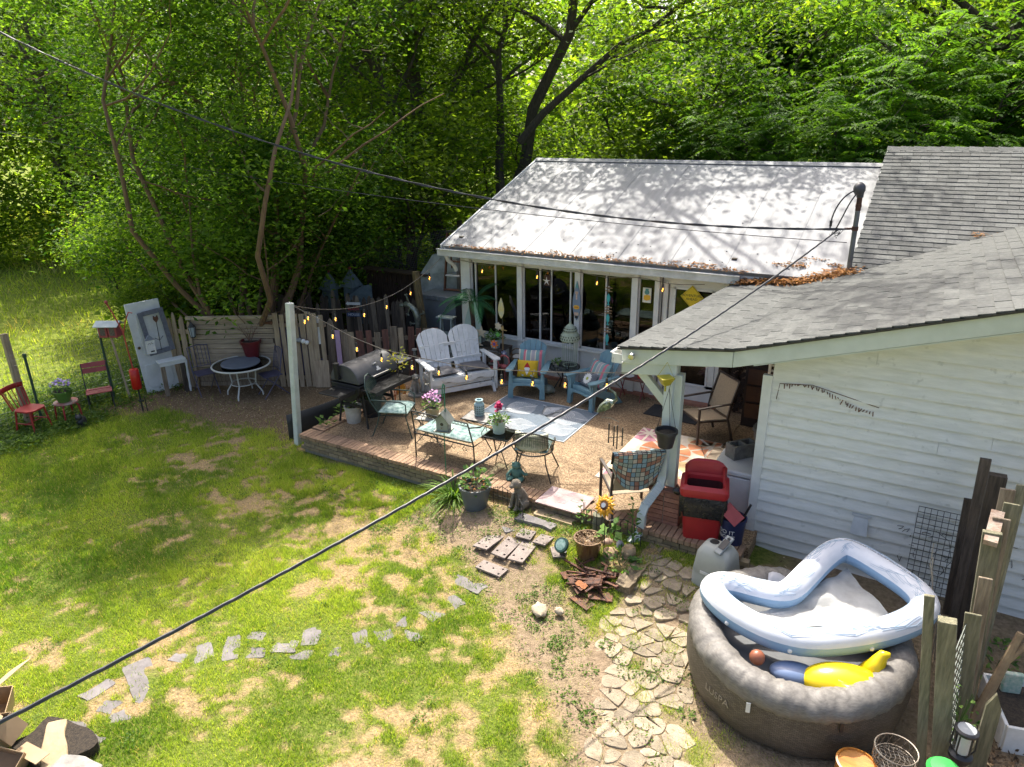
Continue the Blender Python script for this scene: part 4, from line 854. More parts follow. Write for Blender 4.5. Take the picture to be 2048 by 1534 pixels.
pl = thing('seedling', 'small leafy seedling on the brick corner in front of the grill', 'plant', K(-8.42, 7.98)); sprig(pl, (0, 0, 0), 22, .14, .12, .11)
pl = thing('garden_plant', 'bluish leafy plant growing beside the black edging', 'plant', (-8.75, 8.9, 0)); sprig(pl, (0, 0, 0), 60, .2, .5, .13)
# ---- small chiminea lantern, planter with yellow foliage
ls_ = thing('yellow_shrub', 'small yellow-green leafy shrub standing in front of the grill lid', 'plant', K(-7.62, 9.0)); 
obj('pot', MB().lathe([(.07, 0), (.1, .16), (.0, .16)], 12), black_plastic, ls_)
obj('stem', MB().tube([(0, 0, .15), (.01, 0, .6), (-.01, .02, 1.0)], .012, 6), dark_wood, ls_)
v, f = leaf_clump(0, 0, .85, 90, .17, .42, .06); obj('foliage', np_mesh('foliage', v, f, leafmat('yellow_leaves', (.16, .25, .03, 1), (.6, .5, .05, 1), .35), False, np.repeat(RNG.random(len(f)), 4)), None, ls_)
# orange framed garden flag
gf = thing('garden_flag', 'small garden flag with orange frame and colourful flower print', 'flag', K(-7.98, 9.45), .7)
obj('stand', MB().tube([(-.1, 0, 0), (-.1, 0, .42), (.12, 0, .42)], .012, 6), mat('orange_metal', (.6, .12, .02, 1), (.5, .1, .02, 1), 8, .4), gf)
obj('cloth', MB().box((.015, 0, .27), (.18, .006, .26)), mat('flag_print', (.75, .7, .6, 1), (.5, .05, .1, 1), 18, .8, c3=(.7, .35, .03, 1)), gf)
obj('flower_print', disc(disc(MB(), .02, .28, .055, -.004), -.03, .2, .03, -.004), mat('flag_yellow', (.75, .45, .03, 1), (.7, .2, .03, 1), 30, .8), gf)
# ---- dog statue
def dog(name, label, loc, rz, s_, m, base=True):
    t = thing(name, label, 'statue', loc, rz); t.scale = (s_,) * 3
    if base: obj('plinth', MB().lathe([(.16, 0), (.17, .03), (.15, .05), (0, .05)], 20), m, t)
    b = MB(); b.tube([(0, .08, .06), (0, .07, .16), (0, .03, .26), (0, -.01, .33)], [.085, .09, .07, .05], 12).ball((0, -.03, .40), (.062, .07, .06)).ball((0, -.095, .385), (.035, .045, .03)).ball((-.06, -.02, .385), (.018, .03, .05)).ball((.06, -.02, .385), (.018, .03, .05))
    for s in (-1, 1): b.tube([(s * .045, -.02, .24), (s * .05, -.06, .14), (s * .05, -.075, .05)], [.032, .025, .028], 8).ball((s * .05, -.09, .06), (.028, .04, .02)).ball((s * .08, .05, .10), (.045, .075, .06)).ball((s * .095, -.02, .06), (.03, .05, .02))
    b.tube([(0, .15, .07), (.06, .18, .06), (.11, .15, .06)], [.02, .017, .012], 6)
    o = obj('body', b, m, t); q = o.modifiers.new('remesh', 'REMESH'); q.mode = 'VOXEL'; q.voxel_size = .011; q.use_smooth_shade = True
    obj('eyes', MB().ball((-.03, -.088, .415), .008, 6, 4).ball((.03, -.088, .415), .008, 6, 4).ball((0, -.138, .39), .011, 6, 4), black_plastic, t)
    return t
dog('dog_statue', 'pale stone sitting dog statue on a round plinth beside the glider', K(-7.93, 9.85), .9, .95, mat('pale_stone', (.40, .38, .33, 1), (.27, .26, .22, 1), 10, .85, bump=.3))
dog('stone_statue', 'weathered brown stone animal statue at the patio edge by the wire border', (-4.32, 7.42, .16), -.3, 1.05, mat('brown_stone', (.24, .2, .15, 1), (.14, .12, .09, 1), 10, .9, bump=.4), False)
# ---- wrought iron set
cush_t = mat('teal_leaf_cushion', (.36, .46, .42, 1), (.11, .19, .18, 1), 16, .9, c3=(.24, .34, .31, 1), bump=.08, lo=.38, hi=.62)
def cushion(mb, cx, cy_, z, w_, d_, th=.05):
    f = lambda s_: (lambda u, v: (cx + (u - .5) * w_, cy_ + (v - .5) * d_, z + s_ * th * (max(0, (1 - (2 * u - 1) ** 6) * (1 - (2 * v - 1) ** 6))) ** .5 + .006 * math.sin(u * 17) * math.sin(v * 13)))
    return mb.grid(f(1), 12, 12).grid(lambda u, v: f(-1)(1 - u, v), 12, 12)
def meshpanel(mb, A, B, C, D, nu, nv, r=.002):
    A, B, C, D = map(Vector, (A, B, C, D))
    for i in range(nu + 1): t = i / nu; mb.bar(A.lerp(B, t), D.lerp(C, t), r * 2, r * 2)
    for i in range(nv + 1): t = i / nv; mb.bar(A.lerp(D, t), B.lerp(C, t), r * 2, r * 2)
    return mb
t = thing('iron_chair', 'green wrought iron mesh armchair with patterned cushion beside the grill', 'chair', K(-7.18, 8.38), R_(112))
fr_ = MB().tube([(-.24, .22, .38), (-.25, .36, .62), (-.22, .44, .86), (-.08, .48, .98), (.08, .48, .98), (.22, .44, .86), (.25, .36, .62), (.24, .22, .38)], .011, 6).tube([(-.25, -.24, .38), (.25, -.24, .38), (.25, .24, .38), (-.25, .24, .38)], .011, 6, closed=True)
obj('frame', fr_, green_iron, t)
bkp = MB(); meshpanel(bkp, (-.22, .25, .42), (.22, .25, .42), (.18, .46, .90), (-.18, .46, .90), 22, 22); obj('mesh_back', bkp, green_iron, t)
for s in (-1, 1):
    obj('armrest', MB().tube([(s * .25, .34, .64), (s * .27, .1, .64), (s * .27, -.16, .63), (s * .26, -.24, .58), (s * .25, -.24, .38)], .011, 6), green_iron, t)
    obj('leg', MB().tube([(s * .24, -.22, .38), (s * .27, -.27, .2), (s * .28, -.32, .0), (s * .29, -.35, .0)], .011, 6), green_iron, t); obj('leg', MB().tube([(s * .24, .22, .38), (s * .26, .27, .2), (s * .27, .36, .0), (s * .28, .39, .0)], .011, 6), green_iron, t)
obj('cushion', cushion(MB(), 0, -.01, .43, .5, .5, .045), cush_t, t, ang=80)
# settee
t = thing('iron_settee', 'black wrought iron settee with long teal patterned cushion along the patio edge', 'settee', K(-5.80, 8.02), PI)
hw = .55; fr_ = MB()
fr_.tube([(-hw, .24, 0), (-hw + .01, .25, .42), (-hw + .04, .34, .80)], .012, 6).tube([(hw, .24, 0), (hw - .01, .25, .42), (hw - .04, .34, .80)], .012, 6)
obj('frame', fr_.tube([(-hw, -.3, .40), (hw, -.3, .40), (hw, .26, .40), (-hw, .26, .40)], .011, 6, closed=True), black_iron, t)
rl_ = MB().tube([(-hw + .04, .34, .80), (hw - .04, .34, .80)], .011, 6).tube([(-hw + .04, .325, .74), (hw - .04, .325, .74)], .006, 5).tube([(-hw + .02, .27, .47), (hw - .02, .27, .47)], .008, 5)
for i in range(18):
    x = -hw + .07 + i * (2 * hw - .14) / 17; rl_.tube([(x + .022 * math.cos(a), .333, .77 + .022 * math.sin(a)) for a in np.linspace(0, 2 * PI, 9)[:-1]], .004, 4, closed=True)
for i in range(5): x = -.4 + i * .2; rl_.tube([(x, .27, .40), (x + .05, .26, .33), (x + .03, .25, .29), (x - .02, .25, .31), (x, .25, .34)], .005, 4)
obj('back_rail', rl_, black_iron, t)
for s in (-1, 1):
    obj('leg', MB().tube([(s * hw, -.29, .4), (s * (hw + .01), -.31, .2), (s * (hw + .02), -.36, 0)], .011, 6), black_iron, t)
    obj('armrest', MB().tube([(s * (hw - .03), .32, .72), (s * (hw + .02), .1, .66), (s * (hw + .02), -.2, .66), (s * hw, -.33, .6), (s * hw, -.30, .4)], .011, 6).tube([(s * hw, .0, .4), (s * (hw + .01), .05, .55), (s * (hw + .01), -.08, .62), (s * hw, -.1, .52)], .006, 5), black_iron, t)
obj('cushion', cushion(MB(), 0, -.02, .455, 1.02, .56, .05), cush_t, t, ang=80)
# round barrel chair
t = thing('barrel_chair', 'black wrought iron barrel chair with rounded mesh back and pale cushion', 'chair', K(-4.47, 8.16), R_(196))
def ring(rx, ry, z, a0=0, a1=2 * PI, n=24, cy_=0): return [(rx * math.cos(a0 + (a1 - a0) * i / n), cy_ + ry * math.sin(a0 + (a1 - a0) * i / n), z) for i in range(n + (0 if abs(a1 - a0 - 2 * PI) < 1e-6 else 1))]
obj('seat_ring', MB().tube(ring(.28, .28, .40), .011, 6, closed=True), black_iron, t)
tp = []
for i in range(25): a = -.35 + (PI + .7) * i / 24; tp.append((.31 * math.cos(a), .02 + .31 * math.sin(a), .56 + .22 * max(0, math.sin(a)) ** 1.3))
obj('top_rail', MB().tube([(.25, -.24, .40)] + tp + [(-.25, -.24, .40)], .012, 6), black_iron, t)
ms = MB()
for i in range(37):
    a = -.1 + (PI + .2) * i / 36; z1 = .56 + .22 * max(0, math.sin(a)) ** 1.3; ms.bar((.275 * math.cos(a), .275 * math.sin(a), .40), (.31 * math.cos(a), .02 + .31 * math.sin(a), z1), .005, .005)
for k in range(1, 9):
    ms.tube([((.275 + .035 * k / 9) * math.cos(a), (.275 + .035 * k / 9) * math.sin(a), .40 + (.16 + .22 * max(0, math.sin(a)) ** 1.3) * k / 9) for a in np.linspace(-.1, PI + .1, 20)], .0025, 4)
obj('mesh_back', ms, black_iron, t)
for sx, sy in ((-1, -1), (1, -1), (-1, 1), (1, 1)): obj('leg', MB().tube([(sx * .2, sy * .2, .40), (sx * .22, sy * .22, .25), (sx * .31, sy * .29, .0)], .011, 6), black_iron, t)
obj('cushion', cushion(MB(), 0, -.02, .45, .48, .48, .045), cush_t, t, ang=80)
bc = MB().grid(lambda u, v: ((.255) * math.cos(.5 + 2.14 * u), .02 + .255 * math.sin(.5 + 2.14 * u), .48 + .24 * v), 12, 6); obj('back_cushion', bc, mat('cream_leaf_cushion', (.55, .53, .4, 1), (.25, .3, .2, 1), 16, .9), t, solid=.05)
# tables
def iron_table(name, label, loc, rz, w_, d_, h, m, top=None, cross=False):
    t = thing(name, label, 'table', loc, rz)
    obj('rim', MB().tube([(-w_ / 2, -d_ / 2, h), (w_ / 2, -d_ / 2, h), (w_ / 2, d_ / 2, h), (-w_ / 2, d_ / 2, h)], .011, 6, closed=True), m, t)
    if top: obj('top', MB().box((0, 0, h), (w_ - .015, d_ - .015, .012)), top, t)
    for sx in (-1, 1):
        for sy in (-1, 1):
            p = [(sx * w_ * .46, sy * d_ * .46, h), (sx * w_ * (.2 if not cross else -.1), sy * d_ * .36, h * .5), (sx * w_ * .5 * (-1 if cross else 1), sy * d_ * .5, 0)]
            obj('leg', MB().tube(p, .009, 6), m, t)
    return t
tg = glass('table_glass', (.75, .82, .80, 1), 1.2)
iron_table('side_table', 'small folding table with pale stone top behind the settee', K(-6.42, 8.35), .15, .46, .36, .42, mat('grey_iron', (.14, .14, .12, 1), (.2, .19, .15, 1), 16, .6, .3), mat('pale_top', (.42, .41, .36, 1), (.3, .3, .27, 1), 12, .6), True)
tb = iron_table('glass_table', 'square black iron glass-topped table between settee and barrel chair', K(-5.08, 8.25), .05, .42, .42, .46, black_iron, tg)
sc_ = MB()
for s in range(4):
    for i in range(5):
        x = -.17 + i * .085; p = [(x + .03 * math.cos(a), -.21, .43 + .022 * math.sin(a)) for a in np.linspace(0, 2 * PI, 8)[:-1]]; sc_.tube([tuple(rot(rz=s * PI / 2) @ Vector(q)) for q in p], .004, 4, closed=True)
obj('scroll_apron', sc_, black_iron, tb)
lt = iron_table('low_table', 'low black iron table with slatted tray near the blue rug', K(-5.92, 9.12), .1, .72, .40, .22, black_iron, mat('tray_grey', (.12, .12, .12, 1), (.3, .27, .24, 1), 14, .5))
# flower pots on the tables
def flowers(parent, c, n, rad, m, s_=.02):
    mb = MB()
    for i in range(n):
        a = RNG.random() * 2 * PI; r = rad * math.sqrt(RNG.random()); p = Vector(c) + Vector((r * math.cos(a), r * math.sin(a), RNG.normal() * .03 + .05 * (1 - r / rad)))
        mm = rot(RNG.normal() * .5, RNG.normal() * .5, a)
        for k in range(5):
            b = 2 * PI * k / 5; f = lambda q, w_: p + mm @ Vector((q * math.cos(b) - w_ * math.sin(b), q * math.sin(b) + w_ * math.cos(b), .004 * q))
            mb.add([f(0, 0), f(s_ * .6, -s_ * .4), f(s_, 0), f(s_ * .6, s_ * .4)], [(0, 1, 2, 3)])
    return obj('blossoms', mb, m, parent)
def flowerpot(name, label, loc, m, r0, r1, h, leaf=(60, .14, .16, .06), fl=None, ribs=0, sub=soil_mat, lm=herb):
    t = thing(name, label, 'flower pot', loc); n = 28
    pb_ = MB().lathe([(r0, 0), (r1 * .97, h * .84), (r1 * 1.05, h * .85), (r1 * 1.06, h), (r1 * .95, h), (r1 * .9, h * .9), (0, h * .88)], n)
    if ribs: pb_.v = [(x * (1 + .025 * (i % 2)), y * (1 + .025 * (i % 2)), z) if z < h * .83 else (x, y, z) for i, (x, y, z) in enumerate(pb_.v)]
    obj('pot', pb_, m, t); obj('soil', MB().lathe([(0, h * .93), (r1 * .93, h * .92)], 16), sub, t)
    if leaf: sprig(t, (0, 0, h * .9), *leaf, m=lm)
    if fl: flowers(t, (0, 0, h + fl[1]), fl[0], fl[2], fl[3], fl[4])
    return t
pinkf = mat('pink_petals', (.62, .32, .55, 1), (.5, .22, .42, 1), 30, .7); mag = mat('magenta_petals', (.6, .02, .14, 1), (.45, .01, .09, 1), 30, .6)
flowerpot('flower_pot', 'tan ceramic pot of pink-lilac flowers on the small folding table', K(-6.42, 8.35, .43), mat('tan_ceramic', (.36, .27, .15, 1), (.28, .2, .1, 1), 8, .4), .10, .12, .17, (90, .15, .14, .05), (60, .16, .15, pinkf, .024))
flowerpot('cyclamen_pot', 'pale ribbed pot with bright magenta cyclamen on the glass table', K(-5.12, 8.25, .475), mat('mint_ceramic', (.42, .52, .47, 1), (.36, .45, .4, 1), 8, .4), .085, .105, .19, (110, .15, .12, .06), (45, .22, .05, mag, .03), 1)
# tabletop bits on the low table
t = thing('candle_lantern', 'pale blue pierced ceramic lantern on the low table', 'lantern', K(-6.06, 9.16, .23)); cb = mat('pale_blue_ceramic', (.36, .52, .54, 1), (.28, .42, .44, 1), 10, .4)
obj('body', MB().lathe([(.08, 0), (.085, .02), (.085, .2), (.075, .215), (.06, .225), (.06, .26), (.07, .265), (.07, .275), (.045, .275), (.045, .2), (0, .2)], 20), cb, t)
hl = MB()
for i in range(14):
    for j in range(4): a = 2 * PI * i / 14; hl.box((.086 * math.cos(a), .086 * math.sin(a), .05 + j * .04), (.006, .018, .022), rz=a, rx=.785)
obj('hole_shade_chips', hl, mat('hole_shade_grey', (.12, .17, .17, 1), (.1, .14, .14, 1), 9, .6), t)  # dark chips colour in the shade inside the lantern's pierced holes
single('ashtray', MB().lathe([(.05, 0), (.06, .025), (.05, .025), (.045, .01), (0, .01)], 14), cb, 'small blue dish on the low table', 'dish', K(-5.84, 9.2, .23))
single('small_jar', MB().lathe([(.025, 0), (.03, .04), (.025, .07), (.03, .08), (0, .08)], 12), black_plastic, 'little dark jar at the back of the low table', 'jar', K(-5.76, 9.28, .23))
# ---- rugs
rug_b = mat('blue_grey_rug', (.17, .21, .25, 1), (.125, .155, .185, 1), 22, .95, bump=.1); ink = mat('rug_white_line', (.70, .72, .72, 1), (.6, .62, .63, 1), 30, .95)
t = thing('blue_rug', 'blue-grey outdoor rug with white palm leaf line drawing', 'rug', K(-5.48, 9.98, .006)); RW, RD = 1.88, 1.40
obj('pile', MB().box((0, 0, 0), (RW, RD, .01)), rug_b, t)
lp = MB()
def leafprint(cx, cy_, a, L, Wd, n):
    ca, sa = math.cos(a), math.sin(a); T = lambda u, v: (cx + u * ca - v * sa, cy_ + u * sa + v * ca)
    ok = lambda p: abs(p[0]) < RW / 2 - .01 and abs(p[1]) < RD / 2 - .01
    def stroke(pts, w_):
        for p, q in zip(pts[:-1], pts[1:]):
            if ok(p) and ok(q): lp.bar((p[0], p[1], .0062), (q[0], q[1], .0062), w_, .0016)
    stroke([T(L * i / 12, .02 * math.sin(i)) for i in range(13)], .012)
    for s in (-1, 1):
        for i in range(n):
            u0 = L * .1 + L * .2 * i / n; v1 = s * Wd * math.sin(PI * (i + .7) / (n + .4)) ; u1 = L * (.25 + .75 * i / n)
            stroke([T(u0 + (u1 - u0) * k / 6, v1 * math.sin(PI / 2 * k / 6) ) for k in range(7)], .0085)
for args in ((-.1, .55, -.5, .75, .26, 20), (.05, .1, .25, .9, .32, 24), (-.65, -.1, .9, .75, .3, 20), (-.55, -.62, .35, .85, .26, 20), (.35, -.55, .7, .7, .26, 18), (.25, .6, -1.0, .6, .2, 14)): leafprint(*args)
obj('leaf_print', lp, ink, t, kind='stuff'); obj('border', MB().box((0, -RD / 2 + .008, .0062), (RW, .014, .0016)).box((0, RD / 2 - .008, .0062), (RW, .014, .0016)).box((-RW / 2 + .008, 0, .0062), (.014, RD - .04, .0016)).box((RW / 2 - .008, 0, .0062), (.014, RD - .04, .0016)), ink, t)
t = thing('citrus_rug', 'pink and orange rug patterned with large citrus slices', 'rug', K(-2.98, 9.46, .006)); RW2, RD2 = 1.34, 2.0
obj('pile', MB().box((0, 0, 0), (RW2, RD2, .01)), mat('rug_cream', (.72, .64, .52, 1), (.64, .56, .45, 1), 20, .95), t)
cols = [mat('rug_coral', (.66, .27, .13, 1), (.58, .23, .11, 1), 20, .95), mat('rug_peach', (.70, .50, .27, 1), (.62, .43, .22, 1), 20, .95), mat('rug_mauve', (.52, .24, .29, 1), (.45, .2, .25, 1), 20, .95), mat('rug_sand', (.72, .60, .38, 1), (.64, .53, .33, 1), 20, .95)]
for cx, cy_, r, k in ((-.05, .28, .44, 0), (.45, -.35, .48, 1), (-.42, -.38, .44, 3), (-.5, .82, .36, 2), (.55, .75, .40, 0), (.2, -.85, .38, 2), (.35, .95, .26, 3), (-.62, -.95, .32, 2)):
    for i in range(8):
        a0 = 2 * PI * i / 8 + .06; a1 = 2 * PI * (i + 1) / 8 - .06; q = [(cx + .06 * math.cos((a0 + a1) / 2), cy_ + .06 * math.sin((a0 + a1) / 2))] + [(cx + r * .9 * math.cos(a0 + (a1 - a0) * j / 4), cy_ + r * .9 * math.sin(a0 + (a1 - a0) * j / 4)) for j in range(5)]
        for (px, py, nx, ny_) in ((RW2 / 2 - .01, 0, 1, 0), (-RW2 / 2 + .01, 0, -1, 0), (0, RD2 / 2 - .01, 0, 1), (0, -RD2 / 2 + .01, 0, -1)): q = clip_half(q, px, py, nx, ny_) if len(q) > 2 else q
        if len(q) > 2: obj('slice_print', MB().prism(q, .0055, .007), cols[k], t)
single('door_mat', MB().box((0, 0, .008), (.95, .52, .016)), mat('black_rubber', (.02, .02, .022, 1), (.03, .03, .03, 1), 30, .9, bump=.3), 'black rubber mat in front of the porch door', 'mat', K(-3.38, 11.25), -.05, bevel=.004)
t = thing('printed_mat', 'faded pink printed brick-pattern mat on the patio step', 'mat', (-3.74, 7.70, PZ + .036), -.02)
obj('base', MB().box((0, 0, 0), (.66, .50, .012)), mat('faded_pink', (.46, .34, .32, 1), (.40, .29, .28, 1), 10, .9), t)
pr = MB()
for i in range(5):
    for j in range(4):
        if (i + j) % 2: pr.box((-.26 + i * .13, -.18 + j * .12, .007), (.11, .1, .002))
for i in range(3): pr.tube([(-.2 + i * .2 + .06 * math.cos(a), .16 + .045 * math.sin(a), .007) for a in np.linspace(0, 2 * PI, 14)[:-1]], .006, 4, closed=True, flat=.3)
obj('print', pr, mat('faded_mauve', (.36, .25, .26, 1), (.5, .4, .36, 1), 10, .9), t)
# ================================================================== against the sunroom wall
palm_g = leafmat('palm_leaflets', (.015, .07, .03, 1), (.07, .25, .10, 1), .25, .35)
t = thing('artificial_palm', 'artificial potted palm tree at the left corner of the sunroom', 'palm', (-7.78, 11.62, PZ))
obj('trunk', MB().tube([(0, 0, .05), (.02, 0, .6), (0, .01, 1.1), (-.03, 0, 1.5)], [.055, .05, .045, .05], 10), mat('palm_bark', (.09, .045, .025, 1), (.035, .022, .015, 1), 14, .9, bump=.6, stretch=(1, 1, 5)), t)
obj('pot', MB().lathe([(.12, 0), (.16, .25), (.17, .26), (0, .25)], 14), black_plastic, t)
for i in range(10):
    a = 2 * PI * i / 10 + .4 + RNG.normal() * .15; up = [1.25, .75, .55, 1.0, .6, .8, .5, 1.1, .65, .7][i]; L_ = RNG.uniform(.6, .8)
    P_ = []; 
    for k in range(15): s_ = k / 14; P_.append(Vector((math.cos(a) * L_ * s_ * (1.2 - .35 * up), math.sin(a) * L_ * s_ * (1.2 - .35 * up), 1.48 + L_ * (up * s_ - (.55 + .25 * (1.3 - up)) * s_ * s_ * 1.3))))
    fr_ = MB().tube(P_, .006, 4)
    for k in range(2, 15):
        d = (P_[k] - P_[k - 1]).normalized(); sd = d.cross(Vector((0, 0, 1))).normalized(); ln_ = .17 * math.sin(PI * (k / 14) ** .7 * .95 + .15) + .05
        for s_ in (-1, 1):
            for q in (0, .5):
                c_ = P_[k] - d * q * (L_ / 14); tip = c_ + (sd * s_ * .8 + d * .65 + Vector((0, 0, -.3))) * ln_; m1 = c_.lerp(tip, .45) + d * .009; m2 = c_.lerp(tip, .45) - d * .009
                fr_.add([c_, m1, tip, m2], [(0, 1, 2, 3)])
    o = obj('frond', fr_, palm_g, t); at_ = o.data.attributes.new('tint', 'FLOAT', 'POINT'); at_.data.foreach_set('value', np.clip(RNG.random(len(o.data.vertices)) * .5 + .25 * (i % 3), 0, 1).astype(np.float32))
def surf_poly(L_, w_, n=12): 
    a = [(w_ / 2 * math.sin(PI * (i / n) ** .8), L_ * i / n) for i in range(n + 1)]
    return a + [(-x, z) for x, z in a[-2:0:-1]]
o = single('surfboard', MB().prism(surf_poly(1.55, .42), -.02, .02, mx), mat('mint_board', (.50, .62, .56, 1), (.42, .54, .48, 1), 6, .4), 'tall pale mint surfboard standing behind the palm', 'surfboard', (-7.98, 11.88, PZ), bevel=.01); o.rotation_euler = (-.06, 0, .2)
# surf sign on the post
t = thing('surfboard_sign', 'narrow blue-grey surfboard-shaped sign hanging on the sunroom post', 'sign', (-5.62, WY - .10, 1.60))
obj('board', MB().prism(surf_poly(.76, .17), -.01, .01, mx), mat('surf_blue', (.18, .24, .33, 1), (.15, .2, .28, 1), 6, .5), t, bevel=.004)
obj('nose', MB().prism([(x * .95, z) for x, z in surf_poly(.76, .17) if z > .57], .011, .014, mx), mat('surf_teal', (.12, .33, .33, 1), (.1, .28, .28, 1), 6, .5), t)
obj('badge', disc(MB(), 0, .26, .06, -.014, 14, 1.05, .7), mat('surf_yellow', (.75, .5, .05, 1), (.7, .3, .04, 1), 30, .5), t)
obj('picture', MB().box((0, -.0125, .13), (.09, .003, .06)).box((0, -.0125, .47), (.03, .003, .12)).box((0, -.0125, .54), (.06, .003, .05)), mat('surf_pale', (.6, .5, .45, 1), (.5, .3, .2, 1), 30, .5), t)
obj('panel', MB().box((0, -.0127, .07), (.06, .003, .05)), blk, t)
o = obj('lettering', text_mesh('SURF', .035, mat('print_red', (.5, .04, .03, 1))), None, t, (0, -.0155, .26)); o.rotation_euler = (PI / 2, 0, 0)
# starfish plaque
def star(r, k=.42, n=5, a0=PI / 2): return [((r if i % 2 == 0 else r * k) * math.cos(a0 + PI * i / n), (r if i % 2 == 0 else r * k) * math.sin(a0 + PI * i / n)) for i in range(2 * n)]
t = thing('starfish_plaque', 'small brown plaque with a white starfish hanging in the window', 'plaque', (-6.27, WY - .06, 2.30))
obj('board', MB().box((0, 0, 0), (.13, .015, .2)), mat('brown_board', (.09, .045, .03, 1), (.06, .03, .02, 1), 8, .8), t); obj('starfish', MB().prism(star(.085, .25), .009, .022, mx, (-.01, 0, -.01)), fw, t); obj('cord', MB().tube([(-.05, 0, .1), (0, 0, .19), (.05, 0, .1)], .003, 4), tan_wood, t)
# fish mobile
t = thing('fish_mobile', 'hanging string of turquoise wooden fish and driftwood sticks', 'mobile', (-4.97, WY - .12, 0))
fish = [(0, .11), (.035, .05), (.03, -.02), (.006, -.075), (.028, -.11), (-.028, -.11), (-.006, -.075), (-.03, -.02), (-.035, .05)]
obj('cord', MB().tube([(0, 0, 2.58), (0, 0, 1.25)], .003, 4), tan_wood, t)
tq = mat('turquoise_fish', (.06, .42, .42, 1), (.05, .35, .35, 1), 8, .6); dw_ = mat('driftwood', (.36, .24, .14, 1), (.24, .16, .09, 1), 9, .85); shl = mat('shell_white', (.65, .6, .52, 1), (.5, .44, .36, 1), 20, .6)
for z in (2.09, 1.71, 1.32): obj('wooden_fish', MB().prism(fish, -.006, .006, mx, (0, 0, z)), tq, t)
for z in (2.30, 2.24, 1.93, 1.88, 1.83, 1.52, 1.46): obj('stick', MB().tube([(-.07, 0, z + RNG.normal() * .004), (.07, .0, z + RNG.normal() * .006)], .010, 6), dw_, t); obj('shell', MB().ball((.005, -.005, z + .027), (.022, .012, .012), 8, 5), shl, t)
# pallet stand with ornaments
t = thing('pallet_stand', 'dark weathered pallet-wood plant stand behind the glider', 'stand', (-7.32, 11.66, PZ))
for i in range(6): obj('top_board', MB().box((-.28 + i * .11, 0, .61), (.10, .44, .022)), dark_wood, t)
for k in range(4): obj('side_board', MB().box((0, -.2, .1 + k * .14), (.62, .02, .09)), grey_wood if k == 3 else dark_wood, t)
for sx in (-.29, .29):
    for sy in (-.17, .19): obj('leg', MB().box((sx, sy, .3), (.05, .04, .6)), dark_wood, t)
t = thing('starfish_sculpture', 'cream starfish ornament on a dark stand on the pallet-wood stand', 'ornament', (-7.52, 11.54, PZ + .62))
obj('foot', MB().lathe([(.07, 0), (.06, .03), (.012, .05), (.01, .2), (0, .2)], 12), black_iron, t); cs = mat('cream_starfish', (.62, .55, .4, 1), (.5, .43, .3, 1), 14, .8, bump=.3)
obj('starfish', MB().prism(star(.14, .38), -.018, .018, mx, (0, -.01, .29)), cs, t, bevel=.008); o = obj('starfish', MB().prism(star(.14, .38), -.018, .018, mx), cs, t, (-.06, -.1, .07), bevel=.008); o.rotation_euler = (.15, .5, .2)
flowerpot('grass_pot', 'mint-white pot of bushy green grass on the pallet-wood stand', (-7.24, 11.60, PZ + .62), mat('mint_white_ceramic', (.55, .62, .58, 1), (.46, .53, .5, 1), 8, .5), .09, .115, .18, (260, .17, .22, .055))
single('shell_flower', MB().prism(star(.09, .62, 6), -.012, .012, mx), cs, 'cream wooden flower ornament beside the grass pot', 'ornament', (-7.10, 11.5, PZ + 1.10), bevel=.006)
t = thing('surf_stake', 'yellow and pale blue mini surfboard mounted on a bamboo stake', 'ornament', (-7.02, 11.52, PZ))
obj('stake', MB().tube([(0, 0, 0), (.01, 0, 1.12)], .016, 8), mat('bamboo', (.3, .2, .09, 1), (.2, .13, .06, 1), 8, .6), t); obj('wrap', MB().lathe([(.022, 1.02), (.03, 1.05), (.026, 1.1)], 10).bar((-.08, 0, 1.04), (.1, 0, 1.03), .012, .012), mat('straw_wrap', (.5, .36, .15, 1), (.4, .28, .1, 1), 20, .9), t)
obj('rod', MB().tube([(.01, 0, 1.1), (0, 0, 1.3)], .006, 5), black_iron, t)
obj('board', MB().prism([(x - .02, z) for x, z in surf_poly(.42, .13)], -.012, .012, mx, (0, 0, 1.26)), mat('board_yellow', (.66, .52, .13, 1), (.5, .55, .45, 1), 3, .4), t, bevel=.005)
t = thing('flower_stake', 'metal garden stake with orange flower, blue flower and green leaves', 'ornament', (-7.08, 11.36, PZ))
obj('stem', MB().tube([(.05, 0, 0), (.05, 0, .85)], .007, 5).tube([(.05, 0, .55), (.16, 0, .62), (.22, 0, .6)], .005, 5), black_iron, t)
obj('orange_flower', MB().prism(star(.10, .55, 7), 0, .012, mx, (-.02, -.02, .78)), mat('orange_petal', (.66, .2, .02, 1), (.6, .14, .02, 1), 12, .5), t); obj('centre', disc(MB(), -.02, .78, .035, -.036), mat('violet', (.14, .07, .3, 1), (.1, .05, .22, 1), 9, .5), t)
obj('blue_flower', MB().prism(star(.075, .6, 5), 0, .01, mx, (.2, -.02, .62)), mat('slate_petal', (.2, .22, .32, 1), (.14, .16, .24, 1), 9, .5), t); obj('centre', disc(MB(), .2, .62, .022, -.034), fw, t)
obj('leaf', MB().prism(star(.06, .7, 4), 0, .008, mx, (.06, -.01, .98)).prism(star(.06, .7, 4), 0, .008, mx, (.0, -.01, .48)), mat('enamel_green', (.1, .35, .06, 1), (.08, .28, .05, 1), 9, .4), t)
